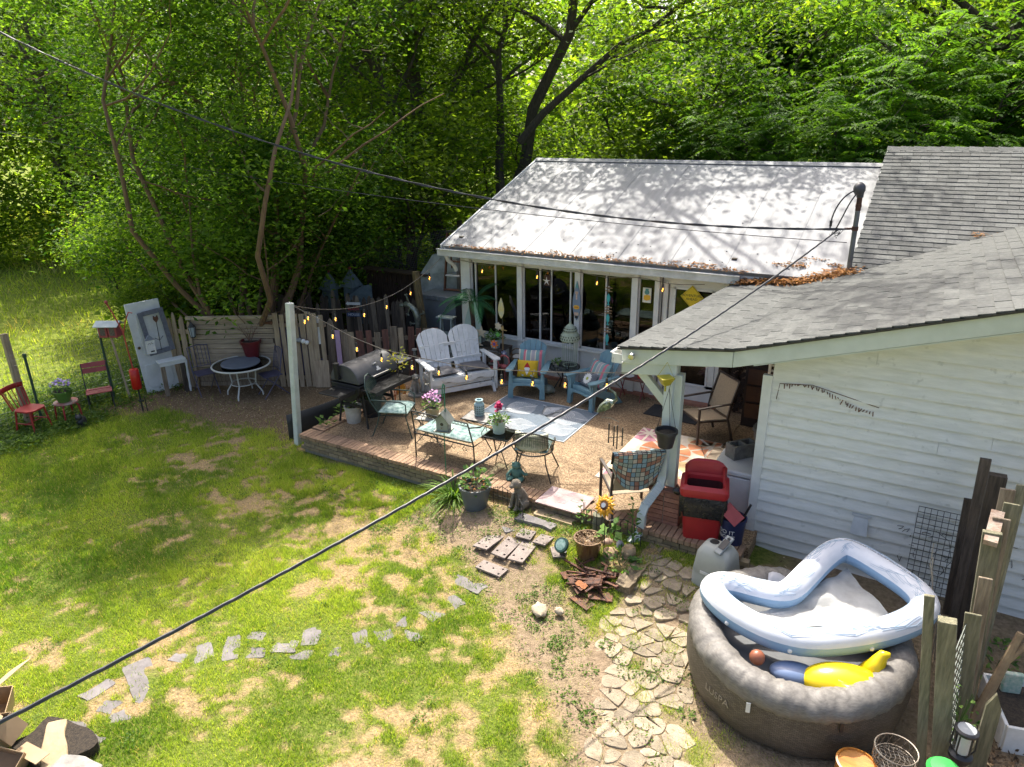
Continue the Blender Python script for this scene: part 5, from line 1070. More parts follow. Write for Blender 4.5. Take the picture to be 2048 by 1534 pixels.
# flamingos
def flamingo(t, x, y, s_, bend):
    m = mat('flamingo_pink', (.5, .13, .12, 1), (.38, .09, .09, 1), 14, .6)
    obj('flamingo_body', MB().ball((x, y, .36 * s_), (.085, .055, .055), 12, 8).tube([(x - .06, y, .38 * s_), (x - .14, y, .36 * s_)], [.04, .008], 6), m, t)
    obj('neck', MB().tube([(x + .06, y, .38 * s_), (x + .12, y, .46 * s_), (x + .10, y, .56 * s_), (x + .02, y, .60 * s_), (x - .06, y, (.60 - bend) * s_), (x - .1, y, (.56 - bend) * s_)], [.02, .016, .014, .014, .02, .008], 8), m, t)
    for d in (-.02, .02): obj('leg', MB().tube([(x, y + d, .32 * s_), (x + .02, y + d, .18 * s_), (x, y + d, .02)], .007, 5), m, t)
t = thing('flamingo_pair', 'pair of pink metal flamingos on a round mosaic base', 'ornament', (-6.93, 11.28, PZ), -.1); flamingo(t, .08, .02, 1.0, .02); flamingo(t, -.14, -.02, .8, .05)
obj('base', MB().lathe([(.17, 0), (.17, .02), (.0, .022)], 20), mat('mosaic_stone', (.4, .39, .36, 1), (.2, .2, .2, 1), 60, .7), t)
t = thing('wicker_basket', 'round wicker basket with tall handle on a dark plant stand', 'basket', (-6.72, 11.60, PZ)); wk = mat('wicker', (.2, .14, .08, 1), (.11, .075, .04, 1), 40, .85, bump=.6)
obj('bowl', MB().lathe([(.09, .40), (.15, .46), (.165, .52), (.15, .52), (.13, .47), (0, .45)], 18), wk, t); obj('handle', MB().tube(arc((0, 0, .52), .15, 0, PI, 14), .012, 6), wk, t)
obj('stand', MB().lathe([(.12, .38), (.12, .395), (.02, .38), (.02, .05), (.13, .0), (0, 0)], 12), black_iron, t); obj('contents', MB().ball((0, 0, .5), (.11, .11, .05), 10, 6), shl, t)
# round black table with cage lantern
tl = (-5.66, 11.52)
t = thing('bistro_table', 'round black glass bistro table between the two blue chairs', 'table', (*tl, PZ))
obj('top', MB().lathe([(.29, .485), (.30, .50), (.0, .50)], 28), mat('smoked_glass', (.02, .025, .025, 1), (.03, .035, .035, 1), 6, .1), t); obj('rim', MB().tube(ring(.30, .30, .49), .013, 6, closed=True), black_iron, t)
for i in range(4): a = PI / 4 + i * PI / 2; obj('leg', MB().tube([(.2 * math.cos(a), .2 * math.sin(a), .48), (.06 * math.cos(a), .06 * math.sin(a), .28), (.24 * math.cos(a), .24 * math.sin(a), 0)], .014, 6), black_iron, t)
t = thing('cage_lantern', 'tall pale green domed metal cage lantern on the bistro table', 'lantern', (tl[0] + .08, tl[1] + .08, PZ + .50)); pg_ = mat('patina_green', (.42, .48, .36, 1), (.3, .36, .26, 1), 18, .7, bump=.2)
obj('dome', MB().lathe([(.17, .50), (.185, .52), (.175, .60), (.14, .66), (.125, .665), (.13, .68), (.12, .73), (.06, .80), (.02, .83), (.025, .85), (.01, .88), (0, .9)], 24), pg_, t)
hole_chips = MB()
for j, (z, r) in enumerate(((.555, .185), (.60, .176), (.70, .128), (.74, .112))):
    for i in range(22): a = 2 * PI * (i + .5 * (j % 2)) / 22; hole_chips.box(((r + .001) * math.cos(a), (r + .001) * math.sin(a), z), (.01, .016, .028), rz=a)
obj('hole_shade_chips', hole_chips, mat('hole_shade_green', (.09, .1, .07, 1), (.07, .08, .05, 1), 9, .8), t)  # shade of the dome's openings painted as dark chips on a solid dome
cw = MB().tube(ring(.13, .13, .02), .008, 6, closed=True)
for i in range(20): a = 2 * PI * i / 20; cw.tube([(.13 * math.cos(a), .13 * math.sin(a), .02), (.145 * math.cos(a), .145 * math.sin(a), .5)], .0035, 4)
obj('cage', cw, pg_, t)
sp_ = flowerpot('succulent_pot', 'little silver pot with spiky succulent on the bistro table', (tl[0] - .10, tl[1] - .12, PZ + .505), mat('silver_pot', (.4, .4, .38, 1), (.3, .3, .28, 1), 8, .4, .6), .04, .05, .08, (40, .07, .1, .06))
single('shell_ornament', MB().ball((0, 0, .05), (.05, .04, .05), 10, 7).prism(star(.06, .5), -.01, .01, mx, (.02, -.03, .06)), fw, 'white shell ornament on the bistro table', 'ornament', (tl[0] - .19, tl[1] - .02, PZ + .5))
single('glass_tumbler', MB().lathe([(.03, 0), (.04, .1), (.036, .1), (.028, .01), (0, .01)], 14), glass('tumbler_glass', (.9, .93, .92, 1), 1.5), 'clear tumbler at the right of the bistro table', 'glass', (tl[0] + .14, tl[1] - .14, PZ + .5))
single('stone_frog', MB().ball((0, 0, .08), (.11, .14, .085), 12, 8).ball((0, -.13, .11), (.06, .07, .05), 10, 6).ball((-.09, .03, .04), (.05, .09, .04)).ball((.09, .03, .04), (.05, .09, .04)), mat('pale_green_stone', (.3, .34, .28, 1), (.2, .23, .19, 1), 14, .85, bump=.3), 'pale green stone snail-like ornament on the floor under the bistro table', 'ornament', (tl[0] - .2, tl[1] - .25, PZ), .5)
t = thing('plant_bench', 'low dark red folding bench against the wall by the door', 'bench', (-4.35, 11.74, PZ), -.05)
obj('top', MB().box((0, 0, .42), (.52, .28, .03)), red_wood, t)
for s in (-.2, .2): obj('leg', MB().tube([(s, -.12, .41), (s, .12, 0)], .01, 5).tube([(s, .12, .41), (s, -.12, 0)], .01, 5), mat('red_iron', (.25, .03, .03, 1), (.2, .025, .025, 1), 9, .5), t)
single('dinner_plate', MB().lathe([(.06, 0), (.1, .02), (.095, .022), (0, .01)], 16), fw, 'white dish on the dark red bench', 'dish', (-4.42, 11.72, PZ + .436))
single('red_lantern', MB().lathe([(.04, 0), (.045, .1), (.03, .13), (0, .15)], 10), fr, 'small red lantern on the dark red bench', 'lantern', (-4.22, 11.74, PZ + .436))
# ================================================================== porch
t = thing('heron_chime', 'metal heron wind chime hanging from the porch gutter corner', 'wind chime', (-3.2, 7.78, 0))
hm = mat('mottled_metal', (.22, .27, .22, 1), (.05, .06, .05, 1), 26, .35, .5); hb = mat('abalone', (.42, .46, .36, 1), (.2, .24, .2, 1), 14, .25, .5)
obj('body', MB().tube([(.08, 0, 1.86), (.02, 0, 1.84), (-.07, 0, 1.76), (-.14, 0, 1.70)], [.03, .065, .055, .008], 10), hb, t)
obj('neck', MB().tube([(.06, 0, 1.85), (.12, 0, 1.91), (.10, 0, 1.98), (.02, 0, 2.03), (-.0, 0, 2.09), (.05, 0, 2.13), (.1, 0, 2.12)], [.025, .018, .015, .015, .015, .018, .018], 8), hm, t)
obj('beak', MB().tube([(.1, 0, 2.12), (.2, -.02, 2.06)], [.012, .002], 6), black_iron, t)
obj('leg', MB().tube([(-.02, 0, 1.79), (-.04, 0, 1.68), (-.08, 0, 1.62), (.05, .0, 1.64), (.16, .0, 1.61)], .004, 4), hm, t); obj('wing', MB().prism([(-.13, 1.70), (-.02, 1.74), (.07, 1.80), (.05, 1.88), (-.04, 1.84)], .05, .058, mx), hm, t); obj('line', MB().tube([(.03, 0, 1.9), (.05, 0, 2.45)], .002, 4), black_plastic, t)
for i, x in enumerate((.03, .10, .145, .215)): obj('tube', MB().tube([(x, .0, 1.56 - .02 * (i % 2)), (x, 0, 1.29 - .03 * (i % 3))], .009, 8), black_iron, t)
obj('spreader', MB().tube([(.02, 0, 1.36), (.23, 0, 1.42)], .006, 5).tube([(.08, 0, 1.62), (.08, 0, 1.40)], .002, 4), black_iron, t)
t = thing('hanging_pot', 'black hanging plant pot on wires in front of the porch post', 'flower pot', (-2.40, 7.72, 0))
obj('pot', MB().lathe([(.09, 1.44), (.125, 1.62), (.14, 1.625), (.14, 1.66), (.125, 1.66), (.12, 1.6), (0, 1.6)], 20), black_plastic, t); obj('soil', MB().lathe([(0, 1.63), (.12, 1.62)], 14), soil_mat, t)
obj('hanger', MB().tube([(-.12, 0, 1.65), (0, 0, 2.2)], .003, 4).tube([(.12, 0, 1.65), (0, 0, 2.2)], .003, 4).tube([(0, .12, 1.65), (0, 0, 2.2)], .003, 4).tube([(0, 0, 2.2), (0, .15, 2.3)], .003, 4), black_iron, t)
t = thing('hanging_feeder', 'yellow-olive hanging bird feeder dish above the black hanging pot', 'bird feeder', (-2.46, 7.75, 0))
obj('dish', MB().lathe([(.05, 2.22), (.11, 2.31), (.12, 2.32), (.1, 2.32), (0, 2.29)], 4), mat('olive_yellow', (.4, .36, .03, 1), (.3, .27, .02, 1), 9, .5), t); obj('hanger', MB().tube([(-.1, 0, 2.32), (0, .02, 2.5)], .003, 4).tube([(.1, 0, 2.32), (0, .02, 2.5)], .003, 4).tube([(0, 0, 2.22), (0, 0, 2.14)], .012, 5), MATS['olive_yellow'], t)
def sling_chair(name, label, loc, rz, fm, sm):
    t = thing(name, label, 'chair', loc, rz); w_ = .29
    for s in (-1, 1):
        obj('leg', MB().bar((s * w_, -.27, 0), (s * w_, -.27, .62), .035, .03, up=(0, 1, 0)), fm, t, bevel=.004)
        obj('leg', limb(MB(), [(s * w_, .36, 0), (s * w_, .24, .40), (s * w_, .28, .62), (s * w_, .40, 1.0)], .035, .03, (1, 0, 0)), fm, t, bevel=.004)
        obj('armrest', MB().bar((s * w_, -.30, .625), (s * w_, .30, .65), .045, .022), fm, t, bevel=.004); obj('seat_rail', MB().bar((s * (w_ - .02), -.26, .40), (s * (w_ - .02), .24, .36), .025, .03), fm, t)
    obj('cross_rail', MB().bar((-w_, -.25, .39), (w_, -.25, .39), .025, .03), fm, t); obj('cross_rail', MB().bar((-w_, .4, 1.0), (w_, .4, 1.0), .025, .025), fm, t)
    obj('seat', MB().slab([(-w_ + .03, -.26, .42), (w_ - .03, -.26, .42), (w_ - .03, .24, .385), (-w_ + .03, .24, .385)], .008), sm, t); obj('back', MB().slab([(-w_ + .02, .23, .44), (w_ - .02, .23, .44), (w_ - .02, .40, 1.01), (-w_ + .02, .40, 1.01)], .02), sm, t, bevel=.006)
    return t
brown_al = mat('brown_aluminium', (.075, .06, .05, 1), (.055, .045, .04, 1), 8, .45, .3)
sling_chair('sling_chair', 'brown sling patio chair in the shade of the porch', (-2.72, 10.72, PZ), R_(-44), brown_al, mat('tan_sling', (.30, .24, .16, 1), (.24, .19, .13, 1), 40, .85))
t = sling_chair('sling_chair', 'brown sling chair draped with stained-glass pattern blanket at the porch post', (-2.94, 7.93, PZ), R_(-142), brown_al, mat('beige_sling', (.38, .31, .22, 1), (.32, .26, .18, 1), 40, .85))
mc = [mat('mosaic_blue', (.24, .36, .40, 1), (.2, .31, .35, 1), 12, .8), mat('mosaic_rust', (.36, .19, .12, 1), (.3, .15, .1, 1), 12, .8), mat('mosaic_cream', (.50, .46, .36, 1), (.43, .39, .3, 1), 12, .8), mat('mosaic_sage', (.3, .36, .30, 1), (.25, .3, .25, 1), 12, .8)]
def drape(u, v, o=0):      # half-round blanket over the chair back: u across, v from hem behind, over the top, down the front
    x = (u - .5) * .66; hang = .50 * math.sqrt(max(0.0, 1 - ((u - .5) * 1.9) ** 2)) + .05
    if v < .62: s_ = 1 - v / .62; return Vector((x, .452 + o - .10 * s_ * (1 - .2 * s_) + .006 * math.sin(u * 21), 1.035 - hang * s_))
    s_ = (v - .62) / .38; a = min(1, s_ * 2.2) * PI; return Vector((x, .432 - (.035 + o) * (1 - math.cos(a)) * .5 * 1.4 + (.02 + o) * math.cos(a) - .10 * max(0, s_ - .45), 1.035 + (.02 + o) * math.sin(a) - .34 * max(0, s_ - .45)))
obj('blanket', MB().grid(lambda u, v: drape(u, v), 22, 26), mat('blanket_black', (.025, .025, .03, 1), (.04, .04, .04, 1), 20, .9), t, ang=80)
NU, NV = 11, 13
for i in range(NU):
    for j in range(NV):
        k = (i + 2 * j + (i * j) % 3) % 4; sh_ = .12 * math.sin(j * .9) / NU
        q = [((i + .07) / NU + sh_ * (j / NV), (j + .07) / NV), ((i + .93) / NU + sh_ * (j / NV), (j + .07) / NV), ((i + .93) / NU + sh_, (j + .93) / NV), ((i + .07) / NU + sh_, (j + .93) / NV)]
        obj('mosaic_print', MB().add([drape(min(.995, max(.005, a)), min(1, b), .004) for a, b in q], [(0, 1, 2, 3)]), mc[k], t)
# freezer, block, bin, buckets
t = thing('chest_freezer', 'white chest freezer under the porch beside the siding corner', 'freezer', (-1.50, 8.68, PZ)); fz = mat('freezer_white', (.66, .68, .68, 1), (.58, .6, .6, 1), 5, .35)
obj('cabinet', MB().box((0, 0, .30), (.94, .62, .60)), fz, t, bevel=.015); obj('lid', MB().box((0, 0, .65), (.96, .64, .07)), fz, t, bevel=.02); obj('hinge', MB().box((-.3, .31, .62), (.06, .04, .06)), brown_al, t); obj('handle', MB().box((.1, -.33, .63), (.16, .025, .03)), fz, t)
t = thing('concrete_block', 'grey two-hole concrete block resting on the freezer lid', 'concrete block', (-1.72, 8.86, PZ + .687), .9)
cbk = MB()
for a, b, c_, d in ((-.19, .19, -.095, -.065), (-.19, .19, .065, .095), (-.19, -.16, -.065, .065), (.16, .19, -.065, .065), (-.018, .018, -.065, .065)): cbk.box(((a + b) / 2, (c_ + d) / 2, .095), (b - a - .001, d - c_ - .001, .19))
obj('shell', cbk, mat('concrete_dark', (.2, .2, .18, 1), (.13, .13, .115, 1), 16, .95, bump=.5), t); obj('hole_shade_fill', MB().box((-.09, 0, .05), (.13, .12, .08)).box((.09, 0, .05), (.13, .12, .08)), mat('hole_shade', (.03, .03, .03, 1), (.02, .02, .02, 1), 9, .95), t)  # dark fill in both cells puts the shade of the holes into colour
t = thing('red_trash_bin', 'red swing-top trash bin with black liner by the freezer', 'trash bin', (-1.90, 7.80, PZ), .25); rb = mat('bin_red', (.42, .02, .025, 1), (.34, .018, .02, 1), 5, .4)
rr = lambda w_, d_, k=6: [(sx * (w_ / 2 - .06) + .06 * math.cos(a), sy * (d_ / 2 - .06) + .06 * math.sin(a)) for sx, sy, a0 in ((1, 1, 0), (-1, 1, PI / 2), (-1, -1, PI), (1, -1, 1.5 * PI)) for a in np.linspace(a0, a0 + PI / 2, k)]
def loft(levels, cap0=True, cap1=True):
    mb = MB(); n = len(levels[0][1]); vs = []
    for z, q in levels: vs += [(x, y, z) for x, y in q]
    fs = [(i * n + j, i * n + (j + 1) % n, (i + 1) * n + (j + 1) % n, (i + 1) * n + j) for i in range(len(levels) - 1) for j in range(n)]
    if cap0: fs.append(tuple(range(n - 1, -1, -1)))
    if cap1: fs.append(tuple(range((len(levels) - 1) * n, len(levels) * n)))
    return mb.add(vs, fs)
obj('body', loft([(0, rr(.42, .33)), (.62, rr(.52, .42))], True, False), rb, t)
lq = []
for k, (z, e) in enumerate(((.66, .0), (.60, .012), (.52, .02), (.42, .012), (.36, .0))):
    q = rr(.54 + e, .44 + e, 10); n_ = len(q); lq.append((z, [(x * (1 + .03 * math.sin(j * 1.9 + k * 1.1) * (k > 0)), y * (1 + .03 * math.sin(j * 2.3 + k)* (k > 0))) for j, (x, y) in enumerate(q)]))
lin = loft(lq, False, False); lin.v = [(x, y, z + (.05 * math.sin(i * .55) + .03 * math.sin(i * 1.3) if z < .4 else 0)) for i, (x, y, z) in enumerate(lin.v)]
lin.ball((-.31, -.05, .60), (.07, .05, .05), 8, 6)
obj('liner', lin, mat('black_film', (.012, .012, .012, 1), (.02, .02, .02, 1), 12, .25, bump=.5, bscale=25), t)
lid = obj('lid', loft([(.63, rr(.55, .45)), (.68, rr(.58, .48)), (.73, rr(.57, .47)), (.77, rr(.48, .37)), (.75, rr(.43, .31)), (.70, rr(.42, .30))], False, False), rb, t)
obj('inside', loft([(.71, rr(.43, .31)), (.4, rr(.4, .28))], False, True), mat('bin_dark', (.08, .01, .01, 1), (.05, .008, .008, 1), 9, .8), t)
bkl = MB().grid(lambda u, v: ((u - .5) * .50, .20 + .04 * v, .74 + .20 * v * (1 - .5 * (2 * u - 1) ** 4)), 10, 6).grid(lambda u, v: (.25 - .04 * v, -.02 + .23 * u, .74 + .13 * v * u), 6, 4); obj('hood', bkl, rb, lid, solid=.02)
t = thing('navy_bucket', 'navy blue bucket with white lettering standing beside the red bin', 'bucket', (-1.52, 7.80, PZ)); nb = mat('navy_plastic', (.02, .03, .09, 1), (.015, .022, .07, 1), 6, .4)
obj('body', MB().lathe([(.125, 0), (.15, .34), (.16, .34), (.16, .37), (.14, .37), (.12, .03), (0, .03)], 22), nb, t); obj('contents', MB().lathe([(0, .31), (.14, .3)], 14).tube([(.05, .05, .2), (.17, .06, .55)], .016, 6), black_plastic, t)
for tx, zz, aa in (('DO IT', .22, -.32), ('RIGHT', .15, -.32)):
    me = text_mesh(tx, .075, fw); 
    for v in me.vertices: a = -PI / 2 + aa + v.co.x / .143; z = v.co.y; v.co = Vector(((.1415 + (zz + z) * .074 - .006 + v.co.z) * math.cos(a), (.1415 + (zz + z) * .074 - .006 + v.co.z) * math.sin(a), zz + z))
    obj('lettering', me, None, t)
o = single('red_board', MB().box((0, 0, 0), (.24, .02, .16)).box((0, .012, 0), (.245, .004, .165)), mat('coral_board', (.40, .07, .07, 1), (.34, .06, .06, 1), 9, .6), 'flat red panel sticking out of the navy bucket', 'board', (-1.52, 7.68, PZ + .46)); o.rotation_euler = (-.5, .62, -.15)
t = thing('black_crate', 'black plastic tray with white lettering propped behind the red bin', 'tray', (-2.16, 8.62, PZ), -.1, tilt=(-.35, 0)); obj('frame', MB().box((0, 0, .22), (.27, .03, .42)), black_plastic, t, bevel=.008)
gr_ = MB()
for i in range(7): gr_.box((-.1 + i * .028, -.018, .3), (.012, .006, .14))
obj('grille', gr_, mat('crate_grey', (.09, .09, .09, 1), (.06, .06, .06, 1), 9, .6), t)
o = obj('lettering', text_mesh('KING', .07, fw), None, t, (.085, -.019, .27)); o.rotation_euler = (PI / 2, -PI / 2, 0)
single('floor_plank', MB().box((0, 0, .02), (.17, 1.62, .04)), tan_wood_h, 'long tan board lying along the porch floor beside the freezer', 'plank', (-2.33, 9.55, PZ), .02, bevel=.004)
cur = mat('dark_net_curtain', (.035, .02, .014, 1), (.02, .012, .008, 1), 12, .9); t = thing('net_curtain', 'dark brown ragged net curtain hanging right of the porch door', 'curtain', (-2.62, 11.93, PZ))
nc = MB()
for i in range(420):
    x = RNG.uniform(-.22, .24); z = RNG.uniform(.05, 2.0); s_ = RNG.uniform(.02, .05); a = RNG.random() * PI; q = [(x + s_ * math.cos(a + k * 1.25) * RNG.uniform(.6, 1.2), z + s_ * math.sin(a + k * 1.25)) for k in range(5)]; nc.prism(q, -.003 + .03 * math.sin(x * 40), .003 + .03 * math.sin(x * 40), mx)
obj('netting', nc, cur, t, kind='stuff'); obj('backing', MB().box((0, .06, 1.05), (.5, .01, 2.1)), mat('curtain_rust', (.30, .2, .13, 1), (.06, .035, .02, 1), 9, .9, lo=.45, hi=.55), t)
sh_ = MB()
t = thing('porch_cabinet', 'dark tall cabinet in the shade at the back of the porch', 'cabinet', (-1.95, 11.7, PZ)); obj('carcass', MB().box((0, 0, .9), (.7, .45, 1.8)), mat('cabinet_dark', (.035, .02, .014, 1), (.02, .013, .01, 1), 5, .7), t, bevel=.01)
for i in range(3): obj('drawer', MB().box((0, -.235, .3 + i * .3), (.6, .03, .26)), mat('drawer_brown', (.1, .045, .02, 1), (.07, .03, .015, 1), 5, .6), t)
t = thing('louvred_crate', 'white slatted shutter panel hanging at the back of the porch', 'shutter', (-1.62, 10.6, 1.45)); obj('frame', MB().box((-.16, 0, .15), (.04, .03, .42)).box((.16, 0, .15), (.04, .03, .42)).box((0, 0, .345), (.28, .03, .03)).box((0, 0, -.045), (.28, .03, .03)), white_paint, t)
for i in range(4): obj('slat', MB().box((0, 0, .02 + i * .085), (.28, .02, .03)), white_paint, t)
t = thing('cooler_bin', 'dark grey lidded bin at the back of the porch', 'bin', (-1.55, 10.0, PZ)); obj('body', MB().lathe([(.2, 0), (.25, .62), (.27, .63), (.26, .68), (.0, .72)], 18), mat('bin_grey', (.05, .055, .055, 1), (.035, .04, .04, 1), 6, .5), t); obj('handle', MB().tube(arc((0, -.26, .5), .08, 0, PI, 8), .012, 6), brown_al, t)
t = thing('orange_jug', 'orange and white water jug on the freezer by the corner', 'jug', (-1.24, 8.72, PZ + .69)); obj('body', MB().lathe([(.07, 0), (.075, .03), (.075, .2), (.05, .26), (0, .26)], 14), white_paint, t); oj = mat('jug_orange', (.7, .14, .01, 1), (.6, .12, .01, 1), 6, .4); obj('cap', MB().lathe([(.055, .25), (.05, .31), (0, .33)], 12), oj, t); obj('base', MB().lathe([(.085, -.0), (.08, .04), (.0, .04)], 14), oj, t)
single('power_cord', MB().tube([(-2.2, 8.9, PZ + .02), (-2.45, 9.2, PZ + .03), (-2.4, 9.8, PZ + .02), (-2.62, 10.3, PZ + .012), (-2.3, 10.6, PZ + .012)], .006, 5), black_plastic, 'thin black cord lying across the corner of the citrus rug', 'cord')
# ================================================================== bed in front of the patio
t = thing('planter_pot', 'large slate-grey tapered pot with straggly plant at the patio edge', 'flower pot', (-4.90, 7.24, .10)); sg_ = mat('slate_pot', (.115, .13, .14, 1), (.09, .10, .11, 1), 6, .5)
obj('pot', MB().lathe([(.15, 0), (.21, .33), (.225, .33), (.23, .38), (.205, .38), (.2, .33), (0, .32)], 26), sg_, t); obj('soil', MB().lathe([(0, .345), (.2, .335)], 16), soil_mat, t)
v, f = leaf_clump(0, 0, .36, 50, .2, .10, .05); obj('dry_leaves', np_mesh('dry_leaves', v, f, dead_leaf, False, np.repeat(RNG.random(len(f)), 4)), None, t); sprig(t, (0, .02, .34), 70, .2, .32, .1)
def strap_plant(name, label, loc, n, L_, wd, m):
    mb = MB()
    for i in range(n):
        a = RNG.random() * 2 * PI; l = L_ * RNG.uniform(.6, 1.1); e = RNG.uniform(.5, 1.3); pts = [Vector((math.cos(a) * l * s_ * math.cos(e) * (1 + .3 * s_), math.sin(a) * l * s_ * math.cos(e) * (1 + .3 * s_), l * (math.sin(e) * s_ * 1.25 - .75 * s_ * s_))) for s_ in (0, .25, .5, .75, 1)]; sd = Vector((-math.sin(a), math.cos(a), 0))
        w4 = [wd * .7, wd, wd * .9, wd * .6, .001]; vs = [p + sd * k * .5 for p, k in zip(pts, w4)] + [p - sd * k * .5 for p, k in zip(pts, w4)]; mb.add(vs, [(j, j + 1, j + 6, j + 5) for j in range(4)])
    t = thing(name, label, 'plant', loc); o = obj('leaves', mb, m, t); at_ = o.data.attributes.new('tint', 'FLOAT', 'POINT'); at_.data.foreach_set('value', np.repeat(RNG.random(n), 10).astype(np.float32)); obj('crown', MB().ball((0, 0, .02), (.06, .06, .05), 8, 5), soil_mat, t); return t
strap_plant('daylily_clump', 'arching strap-leaved daylily clump at the brick edge', (-5.35, 7.36, .03), 130, .75, .022, leafmat('daylily', (.06, .14, .02, 1), (.24, .36, .07, 1), .35))
fg = mat('verdigris', (.11, .24, .19, 1), (.07, .16, .13, 1), 14, .7, bump=.3)
single('frog_statue', MB().ball((0, 0, .10), (.09, .08, .11), 12, 8).ball((0, -.02, .22), (.07, .07, .055), 12, 8).ball((-.035, -.05, .265), .02, 8, 6).ball((.035, -.05, .265), .02, 8, 6).tube([(-.07, -.02, .14), (-.12, -.08, .08), (-.10, -.12, .02)], .022, 6).tube([(.07, -.02, .14), (.14, -.04, .10), (.17, -.05, .12)], .022, 6).ball((-.08, -.06, .03), (.05, .09, .03)).ball((.08, -.06, .03), (.05, .09, .03)), fg, 'verdigris green frog statue sitting at the edge of the patio', 'statue', (-4.66, 7.98, PZ), .2)
def border(name, label, pts, h=.32, seg=5):
    t = thing(name, label, 'garden fence', pts[0]); mb = MB(); o = Vector(pts[0])
    for a, b in zip(pts[:-1], pts[1:]):
        a = Vector(a) - o; b = Vector(b) - o; mb.tube([a + Vector((0, 0, -.05)), a + Vector((0, 0, h * .8)), a.lerp(b, .5) + Vector((0, 0, h)), b + Vector((0, 0, h * .8)), b + Vector((0, 0, -.05))], .006, 5)
        mb.tube([a + Vector((0, 0, h * .45)), b + Vector((0, 0, h * .45))], .005, 5)
        for i in range(1, seg): p = a.lerp(b, i / seg); mb.tube([p + Vector((0, 0, -.05)), p + Vector((0, 0, h * (.8 + .2 * math.sin(PI * i / seg))))], .005, 4)
    obj('wire_panel', mb, black_iron, t); return t
border('wire_border', 'low black wire border fence beside the sunflower ornament', [(-3.35, 7.38, .17), (-2.95, 7.30, .17), (-2.52, 7.36, .15)], .36)
border('wire_border', 'low black wire border fence beside the slate-grey pot', [(-4.72, 7.42, .16), (-4.40, 7.40, .16), (-4.12, 7.20, .16)], .30, 4)
t = thing('sunflower_stake', 'yellow metal sunflower ornament on a thin stake', 'ornament', (-2.86, 7.0, .12)); obj('stake', MB().tube([(0, 0, 0), (0, .01, .72)], .006, 5), black_iron, t)
fm = rot(rx=R_(55)) ; pmh = MB(); ph = MB()
for k, (r0, n) in enumerate(((.15, 15), (.115, 13))):
    for i in range(n): a = 2 * PI * (i + .5 * k) / n; f = lambda r, w_, z: Vector((0, -.02, .74)) + rot(rx=R_(58), rz=R_(-14)) @ Vector((r * math.cos(a) - w_ * math.sin(a), r * math.sin(a) + w_ * math.cos(a), z + .012 * k)); pmh.add([f(.04, 0, 0), f(r0 * .65, -.024, .012), f(r0, 0, -.02 + RNG.normal() * .012), f(r0 * .65, .024, .012)], [(0, 1, 2, 3)])
obj('petals', pmh, mat('sunflower_yellow', (.78, .42, .02, 1), (.66, .28, .02, 1), 14, .4), t, solid=.003); obj('centre', MB().lathe([(.062, -.01), (.055, .02), (0, .03)], 16, (0, -.02, .74), rot(rx=R_(58), rz=R_(-14))), mat('sunflower_brown', (.16, .06, .02, 1), (.08, .03, .015, 1), 60, .7, bump=.8), t); obj('solar_disc', MB().lathe([(.03, .03), (.03, .036), (0, .036)], 12, (0, -.02, .74), rot(rx=R_(58), rz=R_(-14))), mat('lens_pale', (.5, .52, .55, 1), (.4, .42, .45, 1), 9, .2), t)
sprig(t, (.05, .08, .25), 14, .1, .2, .14)
t = thing('leaf_pot', 'brown glazed pot filled with dry leaves next to the scrap iron', 'flower pot', (-3.04, 6.93, .06)); obj('pot', MB().lathe([(.12, 0), (.17, .30), (.185, .33), (.165, .33), (.15, .28), (0, .27)], 24), mat('brown_glaze', (.10, .045, .02, 1), (.22, .13, .06, 1), 5, .25, stretch=(3, 3, .6)), t)
v, f = leaf_clump(0, 0, .28, 160, .15, .08, .05); obj('dry_leaves', np_mesh('dry_leaves', v, f, leafmat('pale_dead_leaves', (.10, .06, .035, 1), (.44, .32, .2, 1), .1, .9), False, np.repeat(RNG.random(len(f)), 4)), None, t)
t = thing('solar_spotlight', 'round dark green solar spotlight standing left of the leaf-filled pot', 'lamp', (-3.30, 6.75, .05)); obj('head', MB().lathe([(.085, 0), (.10, .02), (.095, .045), (.075, .05), (0, .04)], 20, (0, 0, .24), rot(rx=R_(48), rz=-.3)), mat('spot_green', (.02, .06, .045, 1), (.015, .045, .035, 1), 7, .4), t); obj('lens', MB().lathe([(.07, .051), (.0, .055)], 16, (0, 0, .24), rot(rx=R_(48), rz=-.3)), mat('lens_mottled', (.30, .4, .36, 1), (.1, .2, .17, 1), 22, .2), t); obj('stake', MB().tube([(0, .02, -.05), (0, .01, .24)], .014, 6).box((0, .02, .12), (.08, .05, .06)), black_plastic, t)
